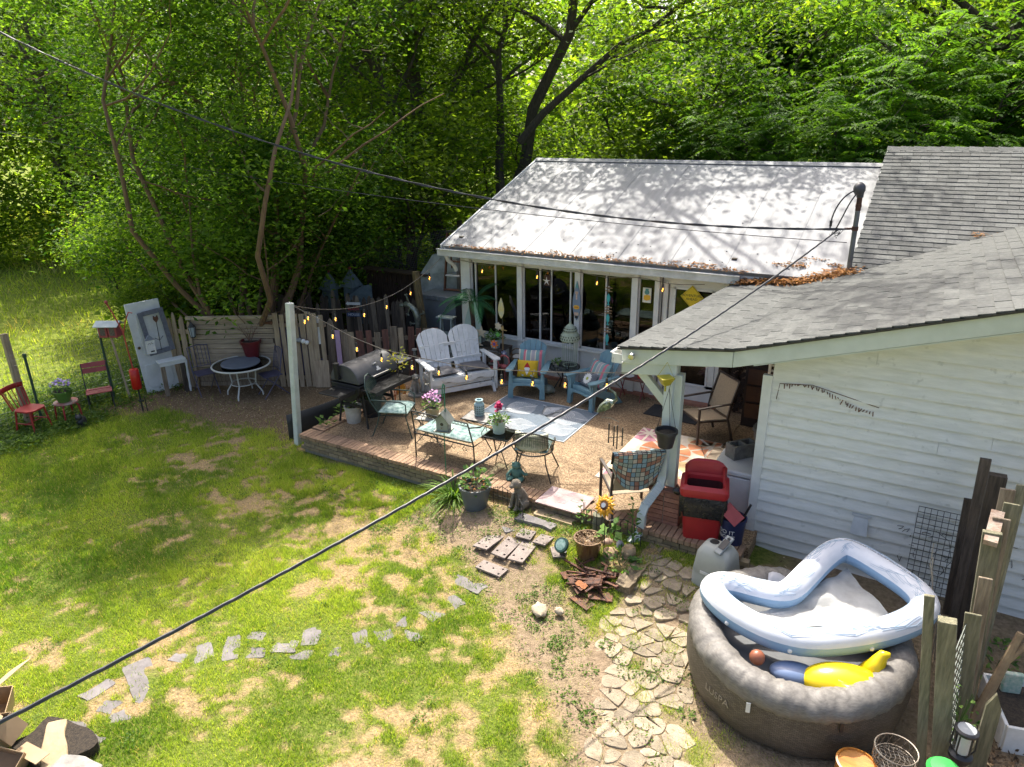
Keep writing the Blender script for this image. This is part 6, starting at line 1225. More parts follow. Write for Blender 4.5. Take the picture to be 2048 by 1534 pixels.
# scrap iron
kinds = []
for k in range(5):
    mb = MB(); L_ = (.42, .36, .30, .38, .26)[k]
    if k < 2: mb.bar((-L_ / 2, 0, 0), (L_ / 2, 0, 0), .022, .020).box((L_ / 2, 0, .0), (.03, .045, .03))
    elif k == 2: mb.tube([(-.15, 0, 0), (.1, 0, 0), (.15, .02, 0), (.15, .07, 0), (.1, .09, 0), (.07, .07, 0)], .013, 6)
    elif k == 3: mb.bar((-.19, 0, 0), (.15, .0, 0), .028, .016).box((.16, .03, 0), (.03, .09, .02))
    else: mb.prism([(-.13, -.06), (.13, -.06), (.13, .06), (-.13, .06)], -.006, .006)
    kinds.append(mb.mesh('iron_bar', rust))
for i in range(46):
    k = i % 5 if i % 7 else 0; a = R_(20) + RNG.normal() * .55; r = .27 * math.sqrt(RNG.random()); th = RNG.random() * 2 * PI
    x, y = -2.80 + r * math.cos(th) * 1.15, 6.62 + r * math.sin(th); z = .06 + .16 * max(0, 1 - r / .3) * RNG.random() + .015
    o = tag(obj('iron_bar', kinds[k], None, None, (x, y, z), a), 'rusty iron ' + ('bar', 'rod', 'hook', 'bracket', 'plate')[k] + ' ' + ('on top of the scrap heap' if z > .15 else 'low in the scrap heap') + (' near the leaf pot' if y > 6.72 else ' near the weathered beam' if x > -2.66 else ' on its lawn side' if x < -2.95 else ' in its middle'), 'scrap iron', 'rusty scrap iron pieces'); o.rotation_euler = (RNG.normal() * .25, RNG.normal() * .16, a + (PI / 2 if i % 9 == 0 else 0))
o = single('rusty_plate', MB().prism([(-.07, -.03), (-.03, -.045), (0, -.03), (.03, -.045), (.07, -.03), (.07, .03), (.03, .045), (0, .03), (-.03, .045), (-.07, .03)], 0, .012).lathe([(.0, .0125), (.014, .0126)], 10, (-.035, 0, 0)).lathe([(0, .0125), (.014, .0126)], 10, (.035, 0, 0)), mat('orange_rust', (.36, .13, .04, 1), (.26, .09, .03, 1), 16, .8, bump=.3), 'bright orange rusty hinge plate on the front of the scrap heap', 'iron plate', (-2.86, 6.36, .12), -.2); o.rotation_euler = (.25, .1, -.2)
for x, y, a, lab in ((-2.62, 6.38, .3, 'flat rusty iron plate lying in front of the scrap heap on the right'), (-2.78, 6.22, -.4, 'flat rusty iron plate lowest in front of the scrap heap')): single('iron_plate', MB().prism(ragged(.28, .16, 2), 0, .014), rust, lab, 'iron plate', (x, y, G(x, y) + .01), a)
bm = MB(); n_ = 14
vs = [];
for i in range(n_ + 1):
    s_ = i / n_; w_ = .10 + .008 * RNG.normal(); h = .13 + .006 * RNG.normal(); vs += [(-w_, s_ * .98, 0), (w_, s_ * .98, 0), (w_ - .01, s_ * .98, h), (.02, s_ * .98, h - .02 - .01 * RNG.random()), (-w_ + .01, s_ * .98, h)]
bm.add(vs, [(i * 5 + j, i * 5 + (j + 1) % 5, (i + 1) * 5 + (j + 1) % 5, (i + 1) * 5 + j) for i in range(n_) for j in range(5)] + [(4, 3, 2, 1, 0), tuple(n_ * 5 + j for j in range(5))])
single('wooden_beam', bm, mat('weathered_beam', (.27, .21, .13, 1), (.13, .10, .065, 1), 5, .9, bump=.6, stretch=(10, .8, 6), bscale=7), 'weathered grey-brown timber beam lying below the downspout outlet', 'beam', (-2.42, 6.52, .05), -.07, bevel=.006)
single('concrete_slab', MB().prism(chaikin(ragged(.62, .42, 4, .03)), -.03, .025), mat('splashed_slab', (.36, .33, .3, 1), (.26, .23, .21, 1), 5, .9, bump=.3, c3=(.30, .27, .24, 1)), 'concrete slab splashed with red paint in front of the porch step', 'slab', (-1.98, 7.18, .1), -.2, bevel=.006)
rp_ = MB()
for x, y, r in ((-2.14, 7.22, .03), (-2.04, 7.08, .035), (-1.96, 7.06, .03), (-1.86, 7.2, .025), (-1.8, 7.02, .03), (-1.92, 7.32, .02), (-2.2, 7.06, .02)): rp_.prism([(x + r * RNG.uniform(.6, 1.2) * math.cos(a), y + r * RNG.uniform(.6, 1.2) * math.sin(a)) for a in np.linspace(0, 2 * PI, 9)[:-1]], .1255, .1285)
single('paint_splash', rp_, mat('red_paint', (.5, .06, .03, 1), (.42, .05, .03, 1), 9, .6), 'red paint spots on the concrete slab', 'paint')
def rock(name, label, loc, s_, m, cat='stone'):
    mb = MB().ball((0, 0, 0), s_, 12, 8); mb.v = [(x * (1 + .18 * math.sin(7 * y / s_[1] + 3 * z / s_[2])), y * (1 + .15 * math.sin(5 * x / s_[0])), z * (1 + .15 * math.sin(6 * x / s_[0] + 1))) for x, y, z in mb.v]
    return single(name, mb, m, label, cat, loc, RNG.random() * 3)
ps_ = mat('pale_field_stone', (.5, .42, .3, 1), (.38, .31, .21, 1), 9, .9, bump=.4)
rock('field_stone', 'pale rock on the bare soil path', (-3.13, 5.83, .03), (.12, .09, .05), ps_); rock('field_stone', 'small pale stone next to the larger rock on the soil path', (-2.93, 5.93, .02), (.06, .05, .04), ps_)
rock('shell_rock', 'pinkish shell lying among the ornaments behind the leaf pot', (-2.90, 7.22, .20), (.07, .06, .05), mat('shell_pink', (.55, .38, .28, 1), (.4, .25, .18, 1), 12, .7)); rock('blue_ornament', 'small blue-grey bird ornament behind the sunflower stake', (-2.74, 7.22, .2), (.06, .05, .07), mat('slate_blue', (.16, .2, .28, 1), (.3, .3, .34, 1), 9, .6), 'ornament')
single('face_planter', MB().lathe([(.06, 0), (.09, .06), (.085, .13), (.06, .16), (.05, .15), (0, .14)], 14).ball((-.035, -.085, .1), .02, 8, 5).ball((.035, -.085, .1), .02, 8, 5).tube([(-.05, -.07, .05), (0, -.095, .035), (.05, -.07, .05)], .012, 6), mat('sandstone', (.45, .33, .2, 1), (.34, .24, .14, 1), 14, .9, bump=.3), 'small sandstone grinning-face planter beside the weathered beam', 'planter', (-2.58, 7.12, .14), -.2)
rock('ornament_stone', 'tan rounded stone between leaf pot and face planter', (-2.80, 7.06, .16), (.12, .1, .07), mat('tan_rock', (.44, .30, .18, 1), (.34, .23, .14, 1), 9, .9, bump=.3))
t = thing('broadleaf_weed', 'bright green broad-leaved weed beside the weathered beam', 'plant', (-2.60, 6.93, .1)); sprig(t, (0, 0, 0), 60, .2, .2, .10)
t = thing('tall_weed', 'tall spindly weed growing through the wire border', 'plant', (-2.62, 7.32, .15)); sprig(t, (0, 0, .05), 50, .07, .72, .07, stems=3)
t = thing('tall_weed', 'leafy weed growing at the left end of the wire border', 'plant', (-3.32, 7.40, .17)); sprig(t, (0, 0, .05), 26, .06, .42, .07, stems=2)
t = thing('broadleaf_weed', 'small green weed on the right side of the weathered beam', 'plant', (-2.2, 6.98, .1)); sprig(t, (0, 0, 0), 26, .1, .12, .07)
t = thing('green_cylinder', 'mossy stone cylinder ornament behind the sunflower stake', 'ornament', (-3.12, 7.42, .16)); obj('body', MB().lathe([(.07, 0), (.075, .2), (.06, .26), (.0, .27)], 14), mat('mossy_stone', (.2, .19, .13, 1), (.12, .13, .08, 1), 9, .9, bump=.4), t); obj('cap', MB().lathe([(.08, .255), (.08, .28), (0, .30)], 14), MATS['mossy_stone'], t)
# ================================================================== left side of the yard
redp = mat('red_paint_wood', (.40, .03, .025, 1), (.30, .025, .02, 1), 6, .5); fadered = mat('faded_red_metal', (.36, .07, .07, 1), (.28, .05, .05, 1), 8, .55)
t = thing('red_wooden_chair', 'red spindle-back wooden chair in front of the wire fence', 'chair', (-13.5, 5.78, 0), R_(108))
obj('seat', MB().prism(chaikin([(-.2, -.21), (.2, -.21), (.19, .2), (-.19, .2)]), .44, .47), redp, t, bevel=.006)
for sx in (-1, 1):
    for sy in (-1, 1): obj('leg', MB().tube([(sx * .15, sy * .15, .44), (sx * .19, sy * .20, 0)], [.019, .014], 8), redp, t)
for i in range(5): u = (i - 2) / 2; obj('spindle', MB().tube([(u * .13, .18, .46), (u * .18, .28, .80)], .009, 6), redp, t)
for s in (-1, 1): obj('back_post', MB().tube([(s * .18, .17, .46), (s * .22, .28, .82)], .015, 8), redp, t)
obj('crest_rail', MB().grid(lambda u, v: ((u - .5) * .48, .285 + .03 * math.sin(PI * u), .78 + .09 * v + .015 * math.sin(PI * u)), 10, 2), redp, t, solid=.02)
obj('stretcher', MB().tube([(-.17, 0, .2), (.17, 0, .2)], .01, 6).tube([(-.17, -.18, .22), (-.17, .18, .22)], .01, 6).tube([(.17, -.18, .22), (.17, .18, .22)], .01, 6), redp, t)
t = thing('red_stool', 'low round red stool carrying the green flower pot', 'stool', (-13.45, 6.38, 0))
obj('top', MB().lathe([(.2, .37), (.21, .385), (.2, .40), (0, .40)], 22), mat('worn_red_top', (.38, .09, .07, 1), (.45, .34, .3, 1), 7, .6), t)
for i in range(4): a = PI / 4 + i * PI / 2; obj('leg', MB().tube([(.15 * math.cos(a), .15 * math.sin(a), .37), (.2 * math.cos(a), .2 * math.sin(a), .3), (.22 * math.cos(a), .22 * math.sin(a), 0)], .016, 7), redp, t)
flowerpot('petunia_pot', 'green plastic pot of lilac petunias on the red stool', (-13.45, 6.36, .40), mat('pot_green', (.10, .22, .04, 1), (.08, .17, .03, 1), 6, .5), .10, .165, .22, (120, .2, .14, .06), (60, .13, .19, mat('lilac_petals', (.42, .32, .62, 1), (.34, .24, .52, 1), 30, .7), .03))
t = thing('red_folding_chair', 'faded red slatted folding chair in the weeds by the wire fence', 'chair', (-13.42, 7.0, 0), R_(62))
for z in (.72, .83): obj('back_slat', MB().slab([(-.22, .22, z), (.22, .22, z), (.22, .24, z + .09), (-.22, .24, z + .09)], .015), fadered, t)
for i in range(4): obj('seat_slat', MB().box((0, -.17 + i * .09, .42 - .012 * math.sin(i)), (.44, .075, .015)), fadered, t)
for s in (-1, 1): obj('leg', MB().tube([(s * .21, .25, .92), (s * .21, .05, .35), (s * .21, -.22, 0)], .010, 6), black_iron, t); obj('leg', MB().tube([(s * .19, -.2, .42), (s * .19, .22, 0)], .010, 6), black_iron, t)
single('black_cat_figure', MB().ball((0, 0, .1), (.09, .12, .1), 10, 7).ball((0, -.1, .21), (.06, .06, .055), 10, 6).tube([(-.03, -.1, .25), (-.035, -.1, .3)], [.02, .003], 5).tube([(.03, -.1, .25), (.035, -.1, .3)], [.02, .003], 5).ball((-.04, -.11, .03), (.03, .05, .03)).ball((.04, -.11, .03), (.03, .05, .03)), black_plastic, 'small black animal figure on the grass beside the red stool', 'ornament', (-13.0, 6.35, 0), .8)
def post(name, label, base, top, w_, m, cat='post'): return single(name, MB().bar((0, 0, -.1), Vector(top) - Vector(base), w_, w_, up=(0, 1, 0)), m, label, cat, base, bevel=.006)
post('wooden_post', 'square tan timber post holding the wire fence', (-13.78, 5.84, 0), (-14.0, 5.90, 1.75), .10, tan_wood)
wf = thing('wire_fence', 'thin wire netting fence along the left edge of the yard', 'fence', (-13.8, 2.5, 0))
nt_ = MB()
for k in range(14): nt_.tube([(0, y, .1 + k * .1 + .02 * math.sin(y)) for y in np.linspace(0, 6.4, 12)], .0022, 3)
for k in range(65): nt_.bar((0, k * .1, .05), (0, k * .1, 1.42), .003, .003)
obj('netting', nt_, mat('wire_grey', (.22, .24, .22, 1), (.16, .18, .16, 1), 9, .5, .5), wf)
for y in (.9, 3.55, 4.95, 6.3): obj('fence_post', MB().bar((.03, y, -.1), (.0, y, 1.3), .035, .035, up=(0, 1, 0)).box((0, y, 1.33), (.05, .05, .07)), mat('t_post_green', (.02, .06, .04, 1), (.03, .07, .05, 1), 6, .6), wf)
t = thing('bird_feeder_house', 'red hopper bird feeder with pale roof on a wooden pole', 'bird feeder', (-13.5, 7.62, 0), .5)
obj('pole', MB().tube([(.0, 0, -.05), (-.12, -.02, 1.32)], .022, 8), tan_wood, t)
for s in (-1, 1): obj('seed_box', MB().box((-.12 + s * .095, 0, 1.44), (.17, .2, .24)), fadered, t, bevel=.006); obj('seed_window', MB().box((-.12 + s * .095, -.102, 1.45), (.1, .01, .17)), mat('seed_dark', (.16, .13, .1, 1), (.08, .06, .05, 1), 30, .7), t)
obj('roof', MB().slab([(-.36, -.16, 1.55), (.12, -.16, 1.55), (.12, 0, 1.64), (-.36, 0, 1.64)], .012).slab([(.12, .16, 1.55), (-.36, .16, 1.55), (-.36, 0, 1.64), (.12, 0, 1.64)], .012), mat('pale_roof', (.5, .55, .52, 1), (.42, .47, .44, 1), 6, .5), t); obj('suet_cage', meshpanel(MB(), (-.315, -.08, 1.36), (-.315, .08, 1.36), (-.315, .08, 1.52), (-.315, -.08, 1.52), 5, 5, .004), fw, t)
t = thing('red_feeder_stand', 'red cylinder feeder on a forked red hook pole', 'bird feeder', (-12.66, 7.34, 0))
obj('pole', MB().tube([(0, 0, -.05), (-.03, 0, .5)], .016, 8), black_iron, t); obj('cylinder', MB().lathe([(.07, .46), (.085, .48), (.085, .84), (.07, .86), (0, .87)], 18, (-.04, 0, 0)), mat('bright_red', (.55, .015, .01, 1), (.45, .012, .01, 1), 6, .35), t)
obj('hook', MB().tube([(-.05, 0, .86), (-.1, 0, 1.3), (-.13, 0, 1.6), (-.3, -.03, 1.95), (-.38, -.05, 2.1)], .013, 7).tube([(-.12, 0, 1.55), (-.04, .04, 1.8), (.04, .08, 1.96), (.12, .1, 1.95)], .010, 6), mat('hook_red', (.42, .04, .03, 1), (.34, .03, .03, 1), 8, .5), t); obj('finial', MB().ball((-.39, -.05, 2.13), .035, 8, 6), fadered, t); obj('foot', MB().tube([(.06, .05, -.02), (.05, .05, .3)], .008, 5).box((0, 0, .22), (.1, .06, .03)), black_iron, t)
# white door
t = thing('garden_door', 'old white panelled door standing upright as yard decor', 'door', (-13.36, 8.27, 0), R_(72), tilt=(-.05, 0))
t.rotation_euler = (-.04, -.045, R_(72))
dwm = mat('old_white_door', (.70, .72, .70, 1), (.60, .62, .60, 1), 5, .6, bump=.08)
obj('leaf', MB().box((0, 0, .95), (.64, .045, 1.9)), dwm, t, bevel=.006); obj('lower_panel', MB().prism([(-.2, .12), (.2, .12), (.26, .2), (.24, .62), (-.24, .62), (-.26, .2)], .024, .04, mx), dwm, t, bevel=.006); obj('upper_panel', MB().box((0, -.03, 1.25), (.36, .02, .85)), dwm, t, bevel=.006); obj('knob', MB().ball((-.26, -.05, 1.0), .03, 8, 6), mat('brass_dark', (.12, .08, .03, 1), (.08, .05, .02, 1), 8, .4, .7), t)
fm_ = mat('slate_frame', (.10, .11, .14, 1), (.16, .17, .2, 1), 22, .7); t2 = thing('picture_frame', 'dark slate picture frame hanging on the old white door', 'frame', (-13.30, 8.30, 1.28), R_(72)); t2.rotation_euler = (-.04, -.10, R_(72))
obj('frame', MB().box((-.20, -.05, 0), (.09, .03, .9)).box((.20, -.05, 0), (.09, .03, .9)).box((0, -.05, .41), (.31, .03, .09)).box((0, -.05, -.41), (.31, .03, .09)), fm_, t2, bevel=.003)
t2 = thing('iron_flower', 'tall thin iron flower hanging inside the slate frame', 'ornament', (-13.27, 8.31, .95), R_(72)); obj('stem', MB().tube([(0, -.08, -.05), (.0, -.08, .55)], .007, 5).tube([(-.08, -.08, .22), (0, -.08, .16), (.08, -.08, .24)], .006, 5), black_iron, t2); obj('bud', MB().prism([(0, .52), (.05, .6), (.04, .68), (0, .64), (-.04, .68), (-.05, .6)], .07, .09, mx), rust, t2)
t2 = thing('house_plaque', 'white house-shaped plaque with grey roof on the old white door', 'plaque', (-13.26, 8.20, .92), R_(72)); obj('board', MB().box((-.10, -.09, .10), (.17, .03, .28)), fw, t2); obj('roof', MB().prism([(-.20, .24), (0, .24), (-.10, .36)], .075, .11, mx), mat('plaque_roof', (.25, .28, .34, 1), (.2, .23, .28, 1), 6, .6), t2); obj('drawing', MB().tube([(-.15, -.108, .16), (-.12, -.108, .19), (-.10, -.108, .15), (-.08, -.108, .19), (-.05, -.108, .16)], .004, 4).box((-.08, -.108, .01), (.07, .004, .025)), blk, t2)
t2 = thing('wall_shelf', 'small white weathered shelf table standing against the old white door', 'shelf', (-13.08, 8.28, 0), R_(72)); obj('top', MB().box((.05, -.1, .72), (.52, .24, .035)), dwm, t2, bevel=.004); obj('apron', MB().box((.05, -.2, .67), (.5, .02, .06)), dwm, t2)
for s, m_ in ((-.14, grey_wood), (.24, dark_wood)): obj('leg', MB().box((s, -.16, .35), (.08, .05, .70)), m_, t2, bevel=.004)
obj('turned_leg', MB().lathe([(.02, 0), (.03, .1), (.018, .2), (.03, .36), (.018, .5), (.03, .68), (0, .7)], 10, (.31, -.18, 0)), dwm, t2)
# fences -------------------------------------------------------------
def board_fence(name, label, a, b, n, h, wd, mats, pointed=False, rails=(.35, .8), gap_j=.01, hj=.06, lean=.03, cat='fence', rail_m=None, zb=0):
    a = Vector((*a, zb)); b = Vector((*b, zb)); L_ = (b - a).length; t = thing(name, label, cat, a, math.atan2(b.y - a.y, b.x - a.x))
    for i in range(n):
        x = (i + .5) * L_ / n + RNG.normal() * gap_j; w_ = wd * RNG.uniform(.85, 1.15); hh = h * (1 + RNG.normal() * hj); dx = RNG.normal() * lean
        top = [(dx - w_ / 2, hh - (w_ * .8 if pointed else 0)), (dx, hh), (dx + w_ / 2, hh - (w_ * .8 if pointed else 0))] if not pointed else [(dx - w_ / 2, hh - w_ * 1.3), (dx - w_ * .36, hh - w_ * .55), (dx, hh), (dx + w_ * .36, hh - w_ * .55), (dx + w_ / 2, hh - w_ * 1.3)]
        q = [(-w_ / 2, -.05)] + top + [(w_ / 2, -.05)]; m_ = mats[i % len(mats)] if isinstance(mats, list) else mats
        obj('picket', MB().prism(q[::-1], 0, .02, mx), m_, t, (x, RNG.normal() * .004, 0))
    for r in rails: obj('rail', MB().box((L_ / 2, .035, h * r), (L_, .04, .08)), rail_m or mats[0] if isinstance(mats, list) else mats, t)
    return t
board_fence('stockade_fence', 'short run of tall narrow weathered boards beside the white door', (-13.42, 8.62), (-12.82, 8.74), 7, 1.5, .08, tan_wood, True, hj=.03)
t = thing('pallet_fence', 'fence panel of stacked horizontal weathered planks behind the round table', 'fence', (-12.86, 8.76, 0), math.atan2(.90, 1.5)); L_ = 1.75
for i in range(14): obj('plank', MB().box((L_ / 2 + RNG.normal() * .01, RNG.normal() * .006, .07 + i * .103), (L_ * RNG.uniform(.94, 1.0), .022, .096 * RNG.uniform(.9, 1.02))), tan_wood_h if 3 < i else grey_wood, t)
obj('top_rail', MB().box((L_ / 2, -.01, 1.50), (L_ + .06, .07, .07)), tan_wood_h, t, bevel=.005)
for x in (.06, L_ - .06): obj('post', MB().box((x, .06, .74), (.09, .08, 1.5)), grey_wood, t)
obj('strap_hinge', MB().prism([(-.3, 0), (0, .05), (.28, 0), (0, -.05)], .02, .03, mx, (L_, 0, 1.38)), rust, t)
cl = single('purple_tarp', MB().grid(lambda u, v: (u * .95, .05 + .03 * math.sin(u * 14) * v, .15 + 1.2 * v), 16, 6), mat('purple_cloth', (.10, .09, .17, 1), (.17, .16, .26, 1), 6, .8), 'dark purple cloth hanging behind the picket gate', 'tarp', (-11.35, 9.66, 0), math.atan2(.45, .8), solid=.004)
board_fence('picket_gate', 'gate of spaced tan pickets behind the white post', (-11.36, 9.60), (-10.42, 10.14), 8, 1.58, .10, tan_wood, False, (.12, .84), hj=.02, lean=.0, cat='gate')
t = thing('board_stack', 'stack of white and brown boards leaning at the end of the gate', 'boards', (-10.55, 9.98, 0), .55, tilt=(-.08, 0)); obj('board', MB().box((0, 0, 1.22), (.24, .02, .58)), fw, t); obj('board', MB().box((.05, -.03, .30), (.30, .02, .58)), tan_wood, t); obj('board', MB().box((.02, .03, .85), (.3, .02, .45)), dark_wood, t)
board_fence('low_board_fence', 'low fence of red and grey weathered boards behind the grill', (-10.35, 10.45), (-8.75, 11.75), 12, 1.12, .125, [grey_wood, tan_wood, red_wood, red_wood, grey_wood, red_wood], False, (.4, .8), hj=.02, lean=.01)
single('pink_board', MB().box((0, 0, .6), (.10, .02, 1.15)), mat('lilac_paint', (.52, .34, .48, 1), (.45, .3, .42, 1), 6, .7), 'single pink-lilac board in front of the low fence', 'board', (-10.32, 10.36, 0), .6)
board_fence('gothic_picket', 'single tall grey gothic-topped picket at the end of the low fence', (-10.62, 10.32), (-10.46, 10.42), 1, 1.42, .15, grey_wood, True, (), cat='picket')
board_fence('picket_fence', 'dark weathered gothic-topped picket fence in the shade behind', (-13.3, 11.2), (-9.95, 12.55), 31, 1.42, .105, [dark_wood, grey_wood, dark_wood], True, (.35, .75), hj=.05)
# round table and chairs
wm_ = mat('cream_metal', (.62, .62, .55, 1), (.52, .52, .46, 1), 6, .5)
t = thing('round_table', 'round cream metal patio table with glass top', 'table', (-11.62, 8.92, 0))
obj('rim', MB().tube(ring(.56, .56, .66, n=36), .018, 8, closed=True), wm_, t); obj('glass_top', MB().lathe([(.55, .655), (.55, .665), (0, .665)], 36), glass('frosted_top', (.45, .48, .44, 1), 1.2, .1), t)
for i in range(4): a = .5 + i * PI / 2; c_, s_ = math.cos(a), math.sin(a); obj('leg', MB().tube([(.28 * c_, .28 * s_, .65), (.26 * c_, .26 * s_, .4), (.24 * c_, .24 * s_, .26), (.36 * c_, .36 * s_, .08), (.37 * c_, .37 * s_, 0)], .016, 7), wm_, t)
obj('ring_brace', MB().tube(ring(.245, .245, .27), .010, 6, closed=True), wm_, t)
single('slate_disc', MB().lathe([(.37, 0), (.38, .02), (.37, .035), (0, .035)], 30).box((-.05, -.12, .036), (.14, .06, .004), rz=.3), mat('slate_blue_grey', (.10, .12, .15, 1), (.13, .15, .18, 1), 5, .5), 'dark slate lazy susan disc on the round table', 'disc', (-11.58, 8.88, .69))
t = thing('oxblood_pot', 'dark red plastic pot with dry twigs on the round table', 'flower pot', (-11.72, 9.30, .69)); obj('pot', MB().lathe([(.13, 0), (.19, .30), (.21, .30), (.215, .36), (.19, .36), (.18, .3), (0, .3)], 24), terracotta_dark, t); obj('soil', MB().lathe([(0, .33), (.185, .32)], 14), soil_mat, t)
tw_ = MB()
for i in range(16): a = RNG.random() * 2 * PI; tw_.tube([(0, 0, .3), (.1 * math.cos(a), .1 * math.sin(a), .5), (.22 * math.cos(a + .3), .22 * math.sin(a + .3), .5 + RNG.random() * .3)], .003, 4)
obj('twigs', tw_, mat('twig_red', (.16, .07, .05, 1), (.1, .05, .035, 1), 9, .8), t)
pm_ = mat('purple_metal', (.10, .095, .15, 1), (.075, .07, .115, 1), 8, .5, .2)
def bistro_chair(label, loc, rz):
    t = thing('metal_folding_chair', label, 'chair', loc, rz)
    obj('seat', MB().prism([(-.19, -.2), (.19, -.2), (.18, .18), (-.18, .18)], .44, .455), pm_, t)
    for s in (-1, 1): obj('leg', MB().tube([(s * .19, -.24, 0), (s * .19, .12, .46), (s * .2, .22, .96)], .010, 6), pm_, t); obj('leg', MB().tube([(s * .17, .28, 0), (s * .17, -.16, .44)], .010, 6), pm_, t)
    for i in range(5): x = -.14 + i * .07; obj('back_bar', MB().tube([(x, .14, .55), (x, .23, .955)], .007, 5), pm_, t)
    obj('back_rail', MB().tube([(-.2, .22, .95), (0, .235, .975), (.2, .22, .95)], .009, 6).tube([(-.19, .14, .55), (.19, .14, .55)], .008, 5), pm_, t); return t
bistro_chair('dark purple metal folding chair at the left of the round table', (-12.42, 8.62, 0), R_(70)); bistro_chair('dark purple metal folding chair at the right of the round table', (-11.12, 9.20, 0), R_(-22))
t = thing('garden_lantern', 'dark glass carriage lantern hanging from a branch beside the pallet fence', 'lantern', (-12.72, 8.72, 1.12)); obj('frame', MB().lathe([(.05, 0), (.055, .02), (.045, .02)], 6).lathe([(.075, .22), (.02, .30), (.015, .33), (0, .34)], 6), black_iron, t); obj('glass', MB().lathe([(.045, .02), (.065, .22)], 6), mat('lantern_glass', (.35, .4, .42, 1), (.3, .34, .36, 1), 6, .2), t)
bars_ = MB()
for i in range(6): a = PI / 3 * i; bars_.tube([(.048 * math.cos(a), .048 * math.sin(a), .02), (.07 * math.cos(a), .07 * math.sin(a), .22)], .005, 4)
obj('bars', bars_.tube([(0, 0, .34), (0, .03, .44)], .003, 4), black_iron, t)
# white post and black edging
single('string_light_post', MB().bar((0, 0, -.1), (.13, .08, 2.5), .10, .10, up=(0, 1, 0)), mat('peeling_white', (.66, .68, .62, 1), (.50, .54, .46, 1), 4, .6, bump=.1), 'leaning white square post carrying the string lights', 'post', (-8.86, 7.70, 0), bevel=.005)
single('black_edging', MB().grid(lambda u, v: (-9.12 + .10 * math.sin(u * PI * 1.2), 7.75 + 2.4 * u, -.02 + v * (.50 - .14 * u)), 24, 3), mat('black_sheet', (.035, .037, .037, 1), (.05, .05, .05, 1), 4, .5), 'curved sheet of black edging standing left of the patio', 'edging', (0, 0, 0), solid=.01)
single('solar_path_light', MB().lathe([(.008, -.05), (.008, .5), (.03, .52), (.03, .62), (.06, .63), (.05, .66), (0, .67)], 12), mat('dull_steel', (.25, .26, .25, 1), (.2, .2, .2, 1), 7, .5, .4), 'small grey solar path light behind the grill', 'lamp', (-8.75, 10.9, .2))
t = thing('sheep_decoration', 'grey and white woolly caterpillar ornament on the picket gate', 'ornament', (-10.95, 9.72, 1.02), .5)
for i in range(5): obj('bead', MB().ball((i * .075, -.02, .03 * math.sin(i)), .05 if i < 4 else .045, 10, 7), mat('wool_grey', (.3, .3, .29, 1), (.22, .22, .22, 1), 20, .9) if i < 3 else fw, t)
# lizard on post, signs, stored things behind
lp_ = single('old_fence_post', MB().tube([(0, 0, -.1), (-.05, .02, 1.0), (-.16, .02, 2.15)], [.10, .095, .08], 9), mat('mossy_post', (.22, .16, .07, 1), (.10, .08, .04, 1), 6, .9, bump=.6, stretch=(6, 6, 1)), 'rough leaning tree-trunk post carrying the metal lizard', 'post', (-9.42, 12.12, 0))
t = thing('metal_lizard', 'large metal lizard sculpture climbing the rough post', 'sculpture', (-9.52, 11.94, 1.0)); lz = mat('lizard_metal', (.30, .33, .28, 1), (.14, .16, .13, 1), 20, .35, .6)
obj('body', MB().tube([(-.30, 0, .42), (-.2, -.03, .46), (-.08, -.03, .44), (.03, -.02, .34), (.08, 0, .18), (.08, 0, .02), (.04, 0, -.12)], [.035, .06, .055, .07, .075, .06, .04], 10), lz, t)
obj('tail', MB().tube([(.04, 0, -.1), (.03, 0, -.2), (.08, 0, -.3), (.18, 0, -.33), (.26, 0, -.27), (.26, 0, -.17), (.19, 0, -.13), (.14, 0, -.18), (.17, 0, -.23), (.21, 0, -.21)], [.045, .04, .035, .03, .025, .022, .02, .016, .012, .006], 8), lz, t)
obj('head', MB().ball((-.33, -.01, .41), (.075, .05, .045), 10, 7), lz, t)
for (x, z, dx, dz_) in ((-.12, .48, -.05, .15), (-.1, .40, -.06, -.14), (.06, .05, -.14, -.02), (.1, .2, .14, .1)):
    lg = MB().tube([(x, 0, z), (x + dx * .6, -.03, z + dz_ * .7), (x + dx, -.02, z + dz_)], .016, 6)
    for k in range(4): a = math.atan2(dz_, dx) + (k - 1.5) * .5; lg.tube([(x + dx, -.02, z + dz_), (x + dx + .06 * math.cos(a), -.02, z + dz_ + .06 * math.sin(a))], [.008, .01], 5)
    obj('leg', lg, lz, t)
t = thing('arrow_signs', 'stack of three small painted signs hanging on the dark picket fence', 'sign', (-11.22, 11.86, 1.05), .38); obj('cord', MB().tube([(0, 0, -.1), (0, 0, .42)], .003, 4), tan_wood, t)
for z, tx, mm, tm, pts in ((.26, '', fw, blk, [(-.18, 0), (-.12, .05), (-.12, .03), (.17, .03), (.17, -.03), (-.12, -.03), (-.12, -.05)]), (.13, 'BEACH', mat('sign_dark', (.05, .05, .05, 1), (.04, .04, .04, 1), 5, .6), mat('sign_red', (.6, .06, .05, 1), (.5, .05, .04, 1), 9, .5), [(-.17, -.045), (.17, -.045), (.17, .045), (-.17, .045)]), (.0, 'HOUSE', mat('sign_navy', (.06, .1, .2, 1), (.05, .08, .16, 1), 5, .6), fw, [(-.17, -.045), (.17, -.045), (.15, .045), (-.17, .045)])):
    obj('board', MB().prism(pts[::-1] if tx == '' else pts, .0, .012, mx, (0, 0, z)), mm, t)
    if tx: o = obj('lettering', text_mesh(tx, .085, tm), None, t, (0, -.0145, z)); o.rotation_euler = (PI / 2, 0, 0)
